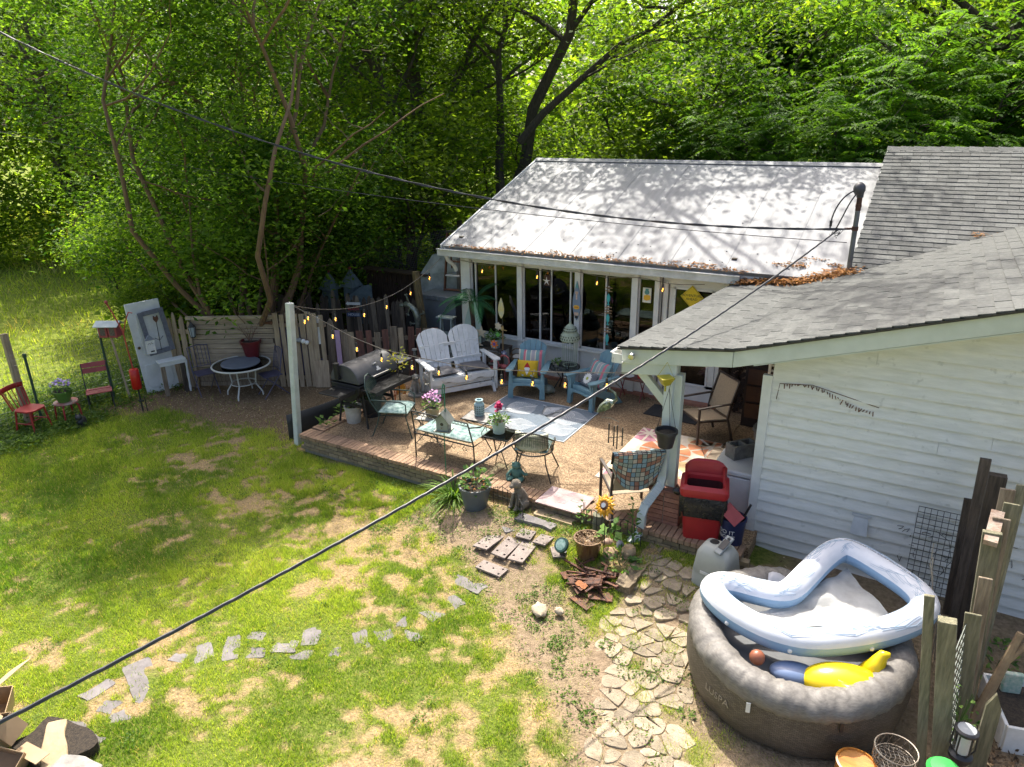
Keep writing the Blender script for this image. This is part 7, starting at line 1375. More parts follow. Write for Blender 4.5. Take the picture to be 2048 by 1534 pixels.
t = thing('storage_cabinet', 'grey plastic storage cabinet beside the sunroom corner', 'cabinet', (-9.35, 12.85, 0)); gp_ = mat('grey_resin', (.16, .18, .20, 1), (.13, .15, .165, 1), 5, .5); obj('body', MB().box((0, 0, .72), (.95, .55, 1.44)), gp_, t, bevel=.01); ld = obj('lid', MB().box((0, -.02, 1.50), (1.0, .62, .10)), gp_, t, bevel=.015)
for i in range(12): obj('lid_rib', MB().box((-.44 + i * .08, -.335, 1.5), (.03, .012, .09)), gp_, ld)
t = thing('ladder_shelf', 'pale green wooden ladder shelf behind the glider bench', 'shelf', (-8.95, 12.3, 0), .1); mg = mat('mint_wood', (.45, .52, .46, 1), (.38, .44, .39, 1), 6, .7)
for s in (-.16, .16): obj('rail', MB().bar((s, -.12, 0), (s * .8, .02, 1.15), .035, .03, up=(0, 1, 0)).bar((s, .22, 0), (s * .8, .06, 1.15), .03, .025, up=(0, 1, 0)), mg, t)
for z, d in ((1.16, .2), (.78, .24), (.4, .3)): obj('shelf', MB().box((0, .03, z), (.42, d, .03)), mg, t)
t = thing('step_ladder', 'tall brown wooden stepladder standing behind the roof corner', 'ladder', (-9.3, 13.25, 0), .1); bw_ = mat('ladder_brown', (.20, .085, .045, 1), (.14, .06, .035, 1), 6, .6)
for s in (-1, 1): obj('rail', MB().bar((s * .27, -.35, 0), (s * .17, .0, 2.85), .03, .07, up=(0, 1, 0)), bw_, t); obj('rear_rail', MB().bar((s * .25, .45, 0), (s * .16, .06, 2.8), .03, .03, up=(0, 1, 0)), bw_, t)
for i in range(8): z = .3 + i * .32; k = z / 2.85; obj('step', MB().box((0, -.35 + .35 * k, z), (.5 - .2 * k, .09, .025)), fw if i in (3, 5) else bw_, t)
obj('top_cap', MB().box((0, .03, 2.87), (.4, .16, .04)), black_plastic, t)
t = thing('covered_rack', 'storage rack shrouded in clear wrinkled plastic sheeting', 'rack', (-9.85, 13.65, 0)); pv = mat('plastic_sheet', (.52, .55, .53, 1), (.30, .33, .31, 1), 4, .22, bump=.6, bscale=7)
obj('sheet', MB().add([(-.55, -.3, 0), (.5, -.3, 0), (.5, .4, 0), (-.55, .4, 0), (-.55, -.3, 1.8), (.5, -.3, 1.95), (.5, .4, 2.0), (-.55, .4, 1.85), (-.3, -.1, 2.25), (.4, -.1, 2.35), (.4, .3, 2.35), (-.3, .3, 2.25)], [(0, 1, 5, 4), (1, 2, 6, 5), (2, 3, 7, 6), (3, 0, 4, 7), (4, 5, 9, 8), (5, 6, 10, 9), (6, 7, 11, 10), (7, 4, 8, 11), (8, 9, 10, 11)]), pv, t, ang=10); obj('rack_post', MB().bar((-.56, -.31, 0), (-.56, -.31, 1.8), .04, .04, up=(0, 1, 0)), grey_wood, t)
t = thing('brown_lean_to', 'low dark brown corrugated lean-to wall behind the picket fence', 'wall', (-11.2, 13.5, 0)); bt = mat('brown_sheet', (.075, .045, .03, 1), (.045, .03, .02, 1), 6, .8)
for i in range(13): obj('sheet_rib', MB().box((-.95 + i * .15, 0, .88), (.14, .03, 1.76)).box((-.95 + i * .15, -.025, .88), (.04, .03, 1.76)), bt, t)
obj('eave', MB().box((0, -.1, 1.79), (2.1, .35, .03)), bt, t)
pb2 = mat('pale_blue_wood', (.22, .28, .31, 1), (.15, .2, .22, 1), 8, .8)
for x, y, h, lab in ((-13.0, 12.95, 1.5, 'pale blue-grey gothic birdhouse with steep roof behind the picket fence'), (-12.35, 13.05, 1.62, 'taller pale blue-grey birdhouse with red finial behind the picket fence')):
    t = thing('gothic_birdhouse', lab, 'birdhouse', (x, y, 0)); obj('body', MB().box((0, 0, h - .5), (.3, .25, .5)), pb2, t); obj('roof', MB().add([(-.22, -.2, h - .25), (.22, -.2, h - .25), (.22, .2, h - .25), (-.22, .2, h - .25), (0, 0, h + .2)], [(0, 1, 4), (1, 2, 4), (2, 3, 4), (3, 0, 4), (3, 2, 1, 0)]), pb2, t); obj('hole', disc(MB(), 0, h - .45, .05, -.126), black_plastic, t); obj('pole', MB().box((0, 0, (h - .75) / 2), (.07, .07, h - .75)), dark_wood, t); obj('finial', MB().ball((0, 0, h + .2), .04, 8, 6), fadered, t)
single('grey_panel', MB().slab([(-.35, 0, .5), (.35, 0, .5), (.35, 0, 1.5), (.1, 0, 1.45), (-.35, 0, 1.15)], .03), pb2, 'pale grey slanted sheet leaning behind the picket fence', 'panel', (-11.95, 12.85, 0), .3)
single('black_arch_panel', MB().prism([(-.25, 0)] + [(.25 * math.cos(PI - PI * i / 10) , .95 + .38 * math.sin(PI * i / 10)) for i in range(11)] + [(.25, 0)][::1], 0, .03, mx), mat('matte_black', (.006, .006, .007, 1), (.01, .01, .01, 1), 5, .9), 'matte black arch-topped panel between picket fence and rough post', 'panel', (-9.72, 12.25, 0), .2)
for x, y, h, lab in ((-13.6, 14.6, 2.6, 'dark timber post left of the dark shed frame in the woods edge'), (-11.9, 14.9, 2.9, 'thin dark timber post standing behind the brown lean-to'), (-10.6, 15.4, 2.8, 'slim dark post between brown lean-to and sunroom roof')): post('timber_post', lab, (x, y, 0), (x - .03, y, h), .10, dark_wood)
nt2 = MB(); meshpanel(nt2, (-14.2, 13.9, 1.2), (-9.8, 14.4, 1.9), (-9.4, 14.6, 3.0), (-14.0, 14.0, 1.7), 60, 16, .0016); single('shade_netting', nt2, mat('net_grey', (.2, .2, .2, 1), (.26, .26, .26, 1), 5, .8), 'sagging grey garden netting strung behind the lean-to', 'netting')
# birdhouse on pole
t = thing('birdhouse', 'grey metal-roofed birdhouse on a green shepherd pole behind the daylilies', 'birdhouse', (-5.52, 7.42, .02), .25); obj('pole', MB().tube([(0, 0, -.1), (0, 0, 1.1)], .008, 6).tube([(.02, .03, 1.05), (.02, .03, 1.62), (.02, .05, 1.74), (.02, .0, 1.78), (.02, -.04, 1.72), (.02, -.04, 1.6)], .010, 6), mat('pole_green', (.03, .18, .10, 1), (.03, .14, .08, 1), 8, .5), t)
zw = mat('zinc_grey', (.30, .32, .30, 1), (.2, .22, .2, 1), 8, .45, .5); obj('box', MB().prism([(-.085, 0), (.085, 0), (.085, .16), (0, .26), (-.085, .16)], -.07, .07, mx, (0, 0, 1.1)), mat('birdhouse_grey', (.34, .38, .33, 1), (.26, .29, .25, 1), 8, .7), t)
obj('roof', MB().slab([(-.13, -.11, 1.22), (-.13, .11, 1.22), (0, .11, 1.385), (0, -.11, 1.385)][::-1], .008).slab([(.13, .11, 1.22), (.13, -.11, 1.22), (0, -.11, 1.385), (0, .11, 1.385)][::-1], .008), zw, t); obj('hole', disc(MB(), 0, 1.2, .025, -.0715), black_plastic, t); obj('floor', MB().box((0, 0, 1.09), (.24, .2, .015)), zw, t); obj('perch', MB().tube([(0, -.07, 1.15), (0, -.11, 1.15)], .006, 5), tan_wood, t)
# ================================================================== pool corner on the right
PC = Vector((-.50, 6.10, 0))
ratt = bpy.data.materials.new('rattan_print'); ratt.use_nodes = True; MATS['rattan_print'] = ratt
def rattan(m):
    N = m.node_tree.nodes; L = m.node_tree.links; b = N['Principled BSDF']; b.inputs['Roughness'].default_value = .55
    tc = N.new('ShaderNodeTexCoord'); sx = N.new('ShaderNodeSeparateXYZ'); L.new(tc.outputs['Object'], sx.inputs[0])
    at = N.new('ShaderNodeMath'); at.operation = 'ARCTAN2'; L.new(sx.outputs[1], at.inputs[0]); L.new(sx.outputs[0], at.inputs[1])
    cm = N.new('ShaderNodeCombineXYZ'); L.new(at.outputs[0], cm.inputs[0]); L.new(sx.outputs[2], cm.inputs[1])
    br = N.new('ShaderNodeTexBrick'); br.inputs['Scale'].default_value = 26; br.inputs['Color1'].default_value = (.155, .13, .102, 1); br.inputs['Color2'].default_value = (.092, .077, .06, 1); br.inputs['Mortar'].default_value = (.035, .026, .02, 1); br.inputs['Mortar Size'].default_value = .045; br.inputs['Brick Width'].default_value = .9; br.inputs['Row Height'].default_value = .34; L.new(cm.outputs[0], br.inputs['Vector'])
    n = N.new('ShaderNodeTexNoise'); n.inputs['Scale'].default_value = 3; L.new(tc.outputs['Object'], n.inputs['Vector']); x = N.new('ShaderNodeMixRGB'); x.blend_type = 'OVERLAY'; x.inputs[0].default_value = .35; L.new(br.outputs[0], x.inputs[1]); L.new(n.outputs[0], x.inputs[2]); L.new(x.outputs[0], b.inputs['Base Color'])
    bp = N.new('ShaderNodeBump'); bp.inputs['Strength'].default_value = .25; bp.inputs['Distance'].default_value = .01; L.new(br.outputs['Fac'], bp.inputs['Height']); bp.invert = True; L.new(bp.outputs[0], b.inputs['Normal'])
rattan(ratt)
t = thing('inflatable_hot_tub', 'round inflatable hot tub with brown wicker-print wall and wrinkled grey rim', 'hot tub', PC)
n_ = 96; lv = [(.90, 0), (.95, .06), (.985, .2), (1.0, .36), (.995, .5), (.97, .6)]
obj('wall', MB().add([((r + .006 * math.sin(a * 13 + z * 9)) * math.cos(a), (r + .006 * math.sin(a * 13 + z * 9)) * math.sin(a), z) for r, z in lv for a in np.linspace(0, 2 * PI, n_ + 1)[:-1]], [(i * n_ + j, i * n_ + (j + 1) % n_, (i + 1) * n_ + (j + 1) % n_, (i + 1) * n_ + j) for i in range(len(lv) - 1) for j in range(n_)]), ratt, t, ang=80)
hea = mat('heathered_grey', (.215, .20, .178, 1), (.125, .116, .104, 1), 22, .6, bump=.02, stretch=(1, 1, 5), bscale=20, lo=.34, hi=.68)
NA, NB = 260, 22; vs = []
for i in range(NA):
    a = 2 * PI * i / NA
    for j in range(NB):
        b = 2 * PI * j / NB; wr = .05 * (float(fbm(a * 9, abs(b - PI) * .8, 1, 3, 3)) - .5) + .022 * (float(fbm(a * 26, abs(b - PI) * 1.3, 1, 7, 2)) - .5)
        sag = .03 * math.sin(a * 2 + 1) ; r = .155 + wr; R0 = .86 + .012 * math.sin(a * 3)
        x = R0 + r * math.cos(b) * 1.0; z = .555 + sag * .4 + r * math.sin(b) * (.95 if math.sin(b) > 0 else .75)
        vs.append((x * math.cos(a), x * math.sin(a), z))
rim = obj('rim_cover', MB().add(vs, [(i * NB + j, ((i + 1) % NA) * NB + j, ((i + 1) % NA) * NB + (j + 1) % NB, i * NB + (j + 1) % NB) for i in range(NA) for j in range(NB)]), hea, t, ang=180)
obj('inner_wall', MB().lathe([(.76, .5), (.72, .06), (0, .06)], 48), mat('tub_liner', (.12, .125, .13, 1), (.08, .085, .09, 1), 5, .5), t)
obj('strap_tag', MB().box((-.2, -1.02, .46), (.035, .012, .10), rz=.2), fw, t); obj('strap_tag', MB().box((.52, -.87, .47), (.03, .012, .09), rz=.54), black_plastic, t)
me = text_mesh('LUSPA', .10, mat('faint_print', (.30, .26, .20, 1), (.27, .23, .18, 1), 5, .6), .0015)
for v in me.vertices: a = R_(240) + v.co.x / 1.0; z = .32 + v.co.y; rr_ = 1.002 + v.co.z + .006; v.co = Vector((rr_ * math.cos(a), rr_ * math.sin(a), z))
obj('lettering', me, None, t)
tk = single('folded_cover', MB().grid(lambda u, v: (-.32 + .5 * u, .62 + .22 * v + .03 * math.sin(u * 9), .60 + .08 * math.sin(v * PI) + .015 * math.sin(u * 13)), 14, 8), mat('pale_grey_vinyl', (.5, .51, .54, 1), (.42, .43, .46, 1), 5, .45), 'folded pale grey vinyl flap tucked at the back rim of the hot tub', 'cover', PC, .12, solid=.02)
# blue float
FP = [(-1.31, 6.02, .82), (-1.16, 5.88, .80), (-.94, 5.79, .77), (-.63, 5.74, .75), (-.32, 5.81, .75), (.12, 6.12, .79), (.42, 6.42, .85), (.53, 6.66, .9), (.42, 6.84, .92), (.18, 7.02, .93), (-.14, 7.22, .94), (-.31, 7.22, .94), (-.44, 6.98, .90), (-.55, 6.62, .85), (-.64, 6.36, .81), (-.74, 6.30, .79), (-.95, 6.27, .79), (-1.15, 6.25, .80), (-1.29, 6.16, .82)]
def smooth_loop(P_, k=2):
    P_ = [Vector(p) for p in P_]
    for _ in range(k): P_ = [q for i in range(len(P_)) for q in (P_[i].lerp(P_[(i + 1) % len(P_)], .25), P_[i].lerp(P_[(i + 1) % len(P_)], .75))]
    return P_
FL = smooth_loop(FP); nF = len(FL); FR = .128
def fpt(i, b, o=0):
    p = FL[i % nF]; d = (FL[(i + 1) % nF] - FL[(i - 1) % nF]).normalized(); sd = Vector((d.y, -d.x, 0)).normalized(); up = sd.cross(d) if sd.cross(d).z > 0 else -sd.cross(d)
    return p + sd * math.cos(b) * (FR + o) + up * math.sin(b) * (FR + o)
def fpart(b0, b1, k): return MB().add([fpt(i, b0 + (b1 - b0) * j / k) - PC for i in range(nF) for j in range(k + 1)], [(i * (k + 1) + j, ((i + 1) % nF) * (k + 1) + j, ((i + 1) % nF) * (k + 1) + j + 1, i * (k + 1) + j + 1) for i in range(nF) for j in range(k)])
t = thing('pool_float', 'pale blue and white inflatable ring float with leaf print lying on the hot tub', 'pool float', PC)
obj('upper_tube', fpart(R_(12), R_(168), 10), mat('float_white', (.74, .76, .80, 1), (.66, .68, .72, 1), 4, .5), t, ang=180); obj('lower_tube', fpart(R_(168), R_(372), 14), mat('float_blue', (.27, .42, .60, 1), (.25, .39, .56, 1), 4, .5), t, ang=180)
lf = MB()
for k in range(30):
    i0 = int(k * nF / 30); b0 = R_(RNG.uniform(60, 120)); s_ = RNG.choice([-1, 1])
    stem = [fpt(i0 + j // 2, b0 + s_ * R_(7) * j, .001) - PC for j in range(6)]; lf.tube(stem, .0035, 3, flat=.4)
    for j in range(1, 6):
        for q in (-1, 1): lf.tube([stem[j], fpt(i0 + j // 2 + q, b0 + s_ * R_(7) * j + R_(9), .001) - PC, fpt(i0 + j // 2 + q * 2, b0 + s_ * R_(7) * j + R_(12), .001) - PC], .0025, 3, flat=.4)
obj('leaf_print', lf, mat('float_line', (.36, .47, .58, 1), (.32, .43, .54, 1), 5, .4), t, kind='stuff')
for i in (5, 12, 18, 26): p = fpt(i, R_(-12), .0) - PC; obj('valve', MB().ball(p, .022, 10, 6), fw, t)
me = text_mesh('WARNING  DO NOT OVER INFLATE  ADULT SUPERVISION REQUIRED', .028, blk, .0005)
xs_ = [v.co.x for v in me.vertices]; x0, x1 = min(xs_), max(xs_)
for v in me.vertices:
    s_ = 30.5 + (v.co.x - x0) / (x1 - x0) * 11; i = int(s_); k = s_ - i; b = R_(88) - v.co.y / FR; v.co = fpt(i, b, .002).lerp(fpt(i + 1, b, .002), k) - PC
obj('lettering', me, None, t)
def shc(u, v):
    A, B, C_, D = Vector((-1.02, 5.86, .70)), Vector((.42, 6.36, .74)), Vector((-.2, 7.12, .80)), Vector((-.66, 6.34, .74)); p = (A * (1 - u) + B * u) * (1 - v) + (D * (1 - u) + C_ * u) * v
    return p + Vector((0, 0, .05 * (fbm(u * 4, v * 4, 1, 8, 3) - .5) * 2 + .03 * abs(math.sin(u * 9 + v * 5)) - .03)) - PC
single('float_tarp', MB().grid(shc, 26, 18), mat('crumpled_grey', (.46, .46, .44, 1), (.32, .32, .30, 1), 4, .6, bump=.15), 'crumpled light grey mesh sheet inside the ring float', 'sheet', PC, ang=24)
yi = mat('inflatable_yellow', (.78, .58, .01, 1), (.74, .54, .01, 1), 4, .25)
t = thing('yellow_inflatable', 'bright yellow inflatable animal lying in the hot tub', 'inflatable', (-.02, 5.66, .50), .3)
obj('body', MB().ball((0, 0, .05), (.36, .20, .17), 24, 14), yi, t, ang=180); obj('wing', MB().tube([(-.1, -.12, .14), (.05, -.19, .12), (.25, -.16, .08)], [.05, .07, .01], 10), yi, t, ang=180); obj('tail', MB().tube([(.22, .12, .1), (.28, .16, .2), (.32, .17, .29), (.36, .15, .31)], [.11, .07, .045, .02], 12), yi, t, ang=180)
single('blue_cushion', MB().ball((0, 0, 0), (.22, .13, .08), 18, 10), mat('cushion_slate', (.16, .22, .36, 1), (.13, .19, .32, 1), 5, .35), 'slate blue inflatable cushion squeezed under the ring float', 'inflatable', (-.42, 5.60, .54), .25, ang=180); single('orange_ball', MB().ball((0, 0, 0), .07, 14, 9), mat('terracotta_ball', (.30, .10, .05, 1), (.26, .09, .045, 1), 5, .4), 'dull orange ball at the inner left rim of the hot tub', 'ball', (-.74, 5.52, .64), ang=180)
# pump unit
t = thing('spa_pump', 'grey-beige plastic spa pump unit with sloping control panel', 'pump', (-1.52, 7.13, .06), R_(-12)); bg_ = mat('pump_beige', (.42, .43, .38, 1), (.36, .37, .33, 1), 4, .45)
obj('body', loft([(0, rr(.46, .36)), (.22, rr(.46, .36)), (.24, rr(.445, .345)), (.26, rr(.455, .355)), (.50, rr(.40, .30)), (.58, rr(.32, .22)), (.60, rr(.24, .14))], True, True), bg_, t, ang=50); o = obj('control_panel', MB().box((0, 0, 0), (.10, .26, .03)), mat('panel_grey', (.30, .32, .31, 1), (.26, .28, .27, 1), 4, .4), t, (.08, -.04, .64), bevel=.012); o.rotation_euler = (.55, 0, -.25)
o = obj('display', MB().box((0, 0, 0), (.075, .13, .008)).ball((0, .085, .0), (.02, .02, .006), 10, 5), black_plastic, t, (.085, -.05, .66)); o.rotation_euler = (.55, 0, -.25)
obj('label_plate', MB().box((-.05, -.182, .28), (.12, .006, .035)), fw, t); obj('handle_recess', MB().lathe([(.06, 0), (.05, .01), (0, .01)], 14, (-.06, .02, .595)), black_plastic, t)
# fence remains on the right
fn = thing('old_picket_fence', 'broken weathered board fence between hot tub and side bed', 'fence', (.75, 6.5, 0)); O_ = Vector((.75, 6.5, 0))
gw2 = mat('green_grey_wood', (.24, .22, .14, 1), (.12, .115, .07, 1), 4, .9, bump=.45, rnd=.25, stretch=(9, 9, .9), bscale=6)
def wp(b, tp, w_, th, m=gw2, nm='fence_board'): obj(nm, MB().bar(Vector(b) - O_, Vector(tp) - O_, w_, th, up=(0, 1, 0)), m, fn, bevel=.006)
wp((.66, 5.50, -.05), (.44, 5.62, 1.68), .075, .035); wp((.80, 5.52, -.05), (.59, 5.60, 1.52), .13, .10, gw2, 'fence_post')
for b, tp, w_, th, m in (((.92, 6.00, 0), (.80, 6.05, 1.35), .12, .025, gw2), ((.94, 6.15, 0), (.84, 6.2, 1.62), .10, .025, grey_wood), ((.96, 6.35, 0), (.84, 6.45, 1.92), .14, .06, gw2), ((.98, 6.55, 0), (.90, 6.62, 1.98), .13, .025, grey_wood), ((1.0, 6.75, 0), (.97, 6.8, 2.05), .12, .025, gw2), ((1.02, 7.1, 0), (.97, 7.2, 2.0), .12, .025, grey_wood), ((.95, 7.55, 0), (.92, 7.6, 1.95), .15, .10, dark_wood), ((.88, 7.85, 0), (.83, 7.95, 1.95), .10, .03, dark_wood), ((.82, 7.9, 0), (.78, 8.0, 1.45), .10, .03, dark_wood), ((1.06, 7.0, 0), (1.08, 7.3, 2.02), .09, .02, gw2)): wp(b, tp, w_, th, m)
obj('top_rail', MB().bar(Vector((.83, 6.35, 1.86)) - O_, Vector((.88, 6.75, 1.96)) - O_, .10, .05), mat('rail_brown', (.24, .15, .1, 1), (.4, .34, .28, 1), 12, .9, bump=.3), fn)
wr_ = MB(); meshpanel(wr_, Vector((.84, 5.7, .1)) - O_, Vector((.9, 6.1, .1)) - O_, Vector((.78, 6.1, 1.25)) - O_, Vector((.7, 5.7, 1.2)) - O_, 5, 14, .003); obj('wire_mesh', wr_, mat('wire_grey', (.22, .24, .22, 1)), fn)
single('leaning_picket', MB().prism([(-.06, 0), (.06, 0), (.055, .9), (.0, 1.04), (-.05, .92)], 0, .025, mx), gw2, 'short pointed picket leaning beside the torch lamp', 'picket', (1.0, 5.55, 0), .2)
single('forked_branch', MB().tube([(0, 0, 0), (.1, .08, .5), (.2, .2, .95)], [.045, .04, .03], 8).tube([(.13, .12, .65), (.3, .2, .95)], [.03, .02], 7), mat('bare_branch', (.34, .25, .14, 1), (.24, .17, .1, 1), 7, .8, bump=.3), 'thick forked bare branch leaning over the side bed', 'branch', (1.02, 6.3, .05))
mp_ = MB(); meshpanel(mp_, (0, 0, 0), (.42, 0, 0), (.42, .22, .95), (.0, .22, .95), 7, 16, .003); mp_.tube([(.2, .17, .72), (.34, .2, .62), (.4, .17, .4), (.32, .14, .2), (.2, .12, .3), (.24, .14, .5), (.38, .2, .55)], .003, 4)
single('garden_wire', mp_, mat('wire_dark', (.06, .07, .06, 1), (.1, .1, .09, 1), 9, .6, .3), 'sheet of welded garden wire leaning on the siding behind the float', 'wire', (.36, 7.93, .22))
tw2 = MB()
for k in range(4): tw2.tube([(.62 + .03 * k, 7.0, .1), (.60 + .02 * k + .03 * math.sin(k), 6.95, .5), (.58 - .03 * k, 6.9, .85 + .12 * k), (.54 - .02 * k, 6.88, 1.0 + .15 * k)], .005, 4)
single('dead_vine', tw2, mat('grey_vine', (.36, .33, .27, 1), (.28, .25, .2, 1), 9, .9), 'pale twisted dead vine rising beside the float', 'vine')
t = thing('torch_lamp', 'black solar torch lamp with frosted cylinder on the fence', 'lamp', (.86, 5.40, .34)); obj('cap', MB().lathe([(.075, .36), (.085, .37), (.085, .39), (.07, .40), (0, .405)], 20), black_plastic, t); obj('solar_panel', MB().lathe([(.065, .402), (.0, .409)], 18), mat('solar_pale', (.40, .42, .42, 1), (.32, .34, .34, 1), 9, .25), t); obj('shade', MB().lathe([(.045, .17), (.045, .36)], 16), mat('frosted', (.7, .7, .64, 1), (.62, .62, .56, 1), 5, .5), t)
bs_ = MB()
for i in range(6): a = PI / 3 * i; bs_.tube([(.05 * math.cos(a), .05 * math.sin(a), .15), (.085 * math.cos(a), .085 * math.sin(a), .22), (.08 * math.cos(a), .08 * math.sin(a), .36)], .007, 5)
obj('cage', bs_, black_plastic, t); obj('cup', MB().lathe([(.02, -.34), (.025, 0), (.05, .06), (.085, .12), (.085, .15), (.06, .17), (0, .17)], 18), black_plastic, t)
t = thing('wire_basket', 'round rusty wire basket plant stand in front of the hot tub', 'basket', (.42, 5.16, 0)); wg = mat('rusty_wire', (.25, .23, .2, 1), (.16, .12, .09, 1), 14, .5, .5); bw2 = MB()
for z, r in ((.52, .155), (.42, .15), (.39, .15)): bw2.tube(ring(r, r, z), .006 if z > .5 else .004, 5, closed=True)
for k in range(18):
    for s_ in (-1, 1): bw2.tube([(.155 * math.cos(a_), .155 * math.sin(a_), z) for a_, z in [(2 * PI * k / 18 + s_ * .35 * j / 4, .52 - .13 * j / 4) for j in range(5)]], .0028, 4)
for k in range(-4, 5): y = k * .034; w_ = math.sqrt(max(0, .15 ** 2 - y * y)); bw2.tube([(-w_ + 2 * w_ * j / 8, y + .012 * math.sin(j * 1.6), .40) for j in range(9)], .003, 4); bw2.tube([(y + .012 * math.sin(j * 1.6), -w_ + 2 * w_ * j / 8, .403) for j in range(9)], .003, 4)
obj('basket', bw2, wg, t)
for k in range(3): a = 2 * PI * k / 3 + .4; obj('leg', MB().tube([(.15 * math.cos(a), .15 * math.sin(a), .42), (.13 * math.cos(a), .13 * math.sin(a), .2), (.18 * math.cos(a), .18 * math.sin(a), 0)], .008, 6), wg, t)
single('wood_slice', MB().lathe([(.13, 0), (.145, .05), (.15, .34), (.155, .355), (.14, .36), (.135, .345), (0, .34)], 26), mat('orange_wood', (.55, .24, .04, 1), (.34, .13, .025, 1), 5, .4, stretch=(1, 6, 1)), 'varnished orange wooden stump table in front of the hot tub', 'stump', (.17, 5.04, 0))
single('green_bowl', MB().lathe([(.12, 0), (.125, .03), (.1, .06), (0, .07)], 20), mat('bright_green', (.03, .4, .06, 1), (.03, .34, .05, 1), 9, .5), 'bright green lid at the foot of the torch lamp', 'lid', (.74, 5.06, .55))
single('log_stump', MB().lathe([(.09, 0), (.085, .54), (0, .55)], 12), grey_wood, 'narrow grey log stump under the bright green lid', 'stump', (.74, 5.06, 0))
t = thing('planter_box', 'white wooden raised planter box of dark soil on the right edge', 'planter', (1.75, 6.62, 0), .25)
for x, y, dx, dy in ((0, -.32, 1.2, .03), (0, .32, 1.2, .03), (-.6, 0, .03, .61), (.6, 0, .03, .61)): obj('side_board', MB().box((x, y, .13), (dx, dy, .3)), fw, t, bevel=.004)
obj('soil', MB().box((0, 0, .12), (1.16, .6, .2)), soil_mat, t)
single('feed_bag', MB().box((0, 0, .1), (.16, .05, .22)), mat('bag_green', (.2, .4, .3, 1), (.6, .6, .5, 1), 20, .6), 'green and white bag standing in the planter box', 'bag', (1.30, 6.72, .22), .3, bevel=.015)
sprig(thing('side_ivy', 'green ivy sprigs growing on the dark side bed', 'plant', (1.25, 7.3, 0)), (0, 0, 0), 120, .35, .3, .07); sprig(thing('fence_weed', 'green weed growing between the old fence boards', 'plant', (.86, 5.85, 0)), (0, 0, .3), 40, .12, .5, .06)
obj('leaf_litter', litter_mesh([((RNG.uniform(.9, 2.4), RNG.uniform(5.2, 7.9), .03), 60, (.15, .15, .01), .06) for _ in range(60)], leafmat('dark_litter', (.03, .02, .012, 1), (.2, .13, .07, 1), 0, .9)), None, ground, kind='stuff')
# cardboard pile bottom left
cbm = mat('cardboard', (.45, .32, .19, 1), (.38, .27, .16, 1), 5, .85, bump=.05, rnd=.12)
single('cardboard_sheet', MB().grid(lambda u, v: (u * .62 - .05, .5 * v + .1 * u, .55 * u * (1 - .3 * v) + .16 * v * u + .06 * math.sin(u * 3)), 10, 8), cbm, 'large bent sheet of corrugated cardboard on top of the rubbish pile', 'cardboard', (-6.6, 1.42, .24), .35, solid=.006)
def carton(label, loc, rz, d, tilt):
    t = thing('cardboard_box', label, 'box', loc, rz, tilt=tilt); w_, l_, h = d
    for x, y, dx, dy in ((0, -l_ / 2, w_, .006), (0, l_ / 2, w_, .006), (-w_ / 2, 0, .006, l_), (w_ / 2, 0, .006, l_)): obj('side', MB().box((x, y, h / 2), (dx, dy, h)), cbm, t)
    obj('bottom', MB().box((0, 0, .004), (w_, l_, .006)), cbm, t); obj('flap', MB().slab([(-w_ / 2, -l_ / 2, h), (w_ / 2, -l_ / 2, h), (w_ / 2, -l_ * .85, h + .05), (-w_ / 2, -l_ * .85, h + .05)], .005), cbm, t)
carton('open cardboard box lying on its side at the front of the rubbish pile', (-6.1, 1.68, .06), .5, (.34, .26, .22), (.5, .3)); carton('small cardboard box wedged under the bent cardboard sheet', (-6.36, 1.9, .1), .2, (.24, .2, .2), (.3, -.4)); carton('cardboard box at the far left of the rubbish pile', (-6.75, 1.9, .1), .9, (.32, .3, .24), (.2, .2))
single('broken_slab', MB().prism(chaikin(ragged(.7, .2, 4, .05)), 0, .05), tan_stone, 'broken pale stone slab edging the rubbish pile', 'slab', (-5.85, 2.0, .08), -.55, bevel=.01); single('plaster_chunk', MB().prism(chaikin(ragged(.42, .22, 3, .05)), 0, .09), stone_grey, 'grey concrete chunk at the bottom of the rubbish pile', 'rubble', (-5.50, 1.93, .05), .2, bevel=.01)
single('dark_rubble', MB().prism(chaikin(ragged(.7, .4, 4, .06)), 0, .10), soil_mat, 'dark debris heap under the cardboard boxes', 'rubble', (-5.95, 2.05, 0), .1); single('cardboard_flap', MB().box((0, 0, 0), (.3, .12, .006)), cbm, 'loose cardboard strip beside the open box in the rubbish pile', 'cardboard', (-5.9, 1.85, .2), .1)
# ================================================================== mast, cables, string lights
t = thing('service_mast', 'grey metal electrical service mast with weatherhead rising through the roof', 'mast', (-1.02, 11.80, 2.94)); ms_ = mat('galvanised', (.20, .21, .21, 1), (.14, .145, .145, 1), 9, .5, .6)
obj('pipe', MB().tube([(0, 0, -.1), (0, 0, 1.18)], .036, 12), ms_, t); obj('rust_band', MB().lathe([(.038, .95), (.038, 1.16)], 12), rust, t); obj('flashing', MB().lathe([(.10, -.02), (.05, .06), (.04, .1)], 14), black_plastic, t); obj('weatherhead', MB().ball((-.02, -.02, 1.26), (.085, .10, .10), 14, 9).tube([(0, 0, 1.14), (0, 0, 1.22)], .05, 10), mat('cast_grey', (.09, .09, .095, 1), (.07, .07, .075, 1), 9, .5, .3), t)
obj('clamp', MB().lathe([(.045, .66), (.045, .72)], 10).bar((0, 0, .69), (-.14, -.03, .68), .03, .03).lathe([(.043, 1.0), (.043, 1.04)], 10), rust, t)
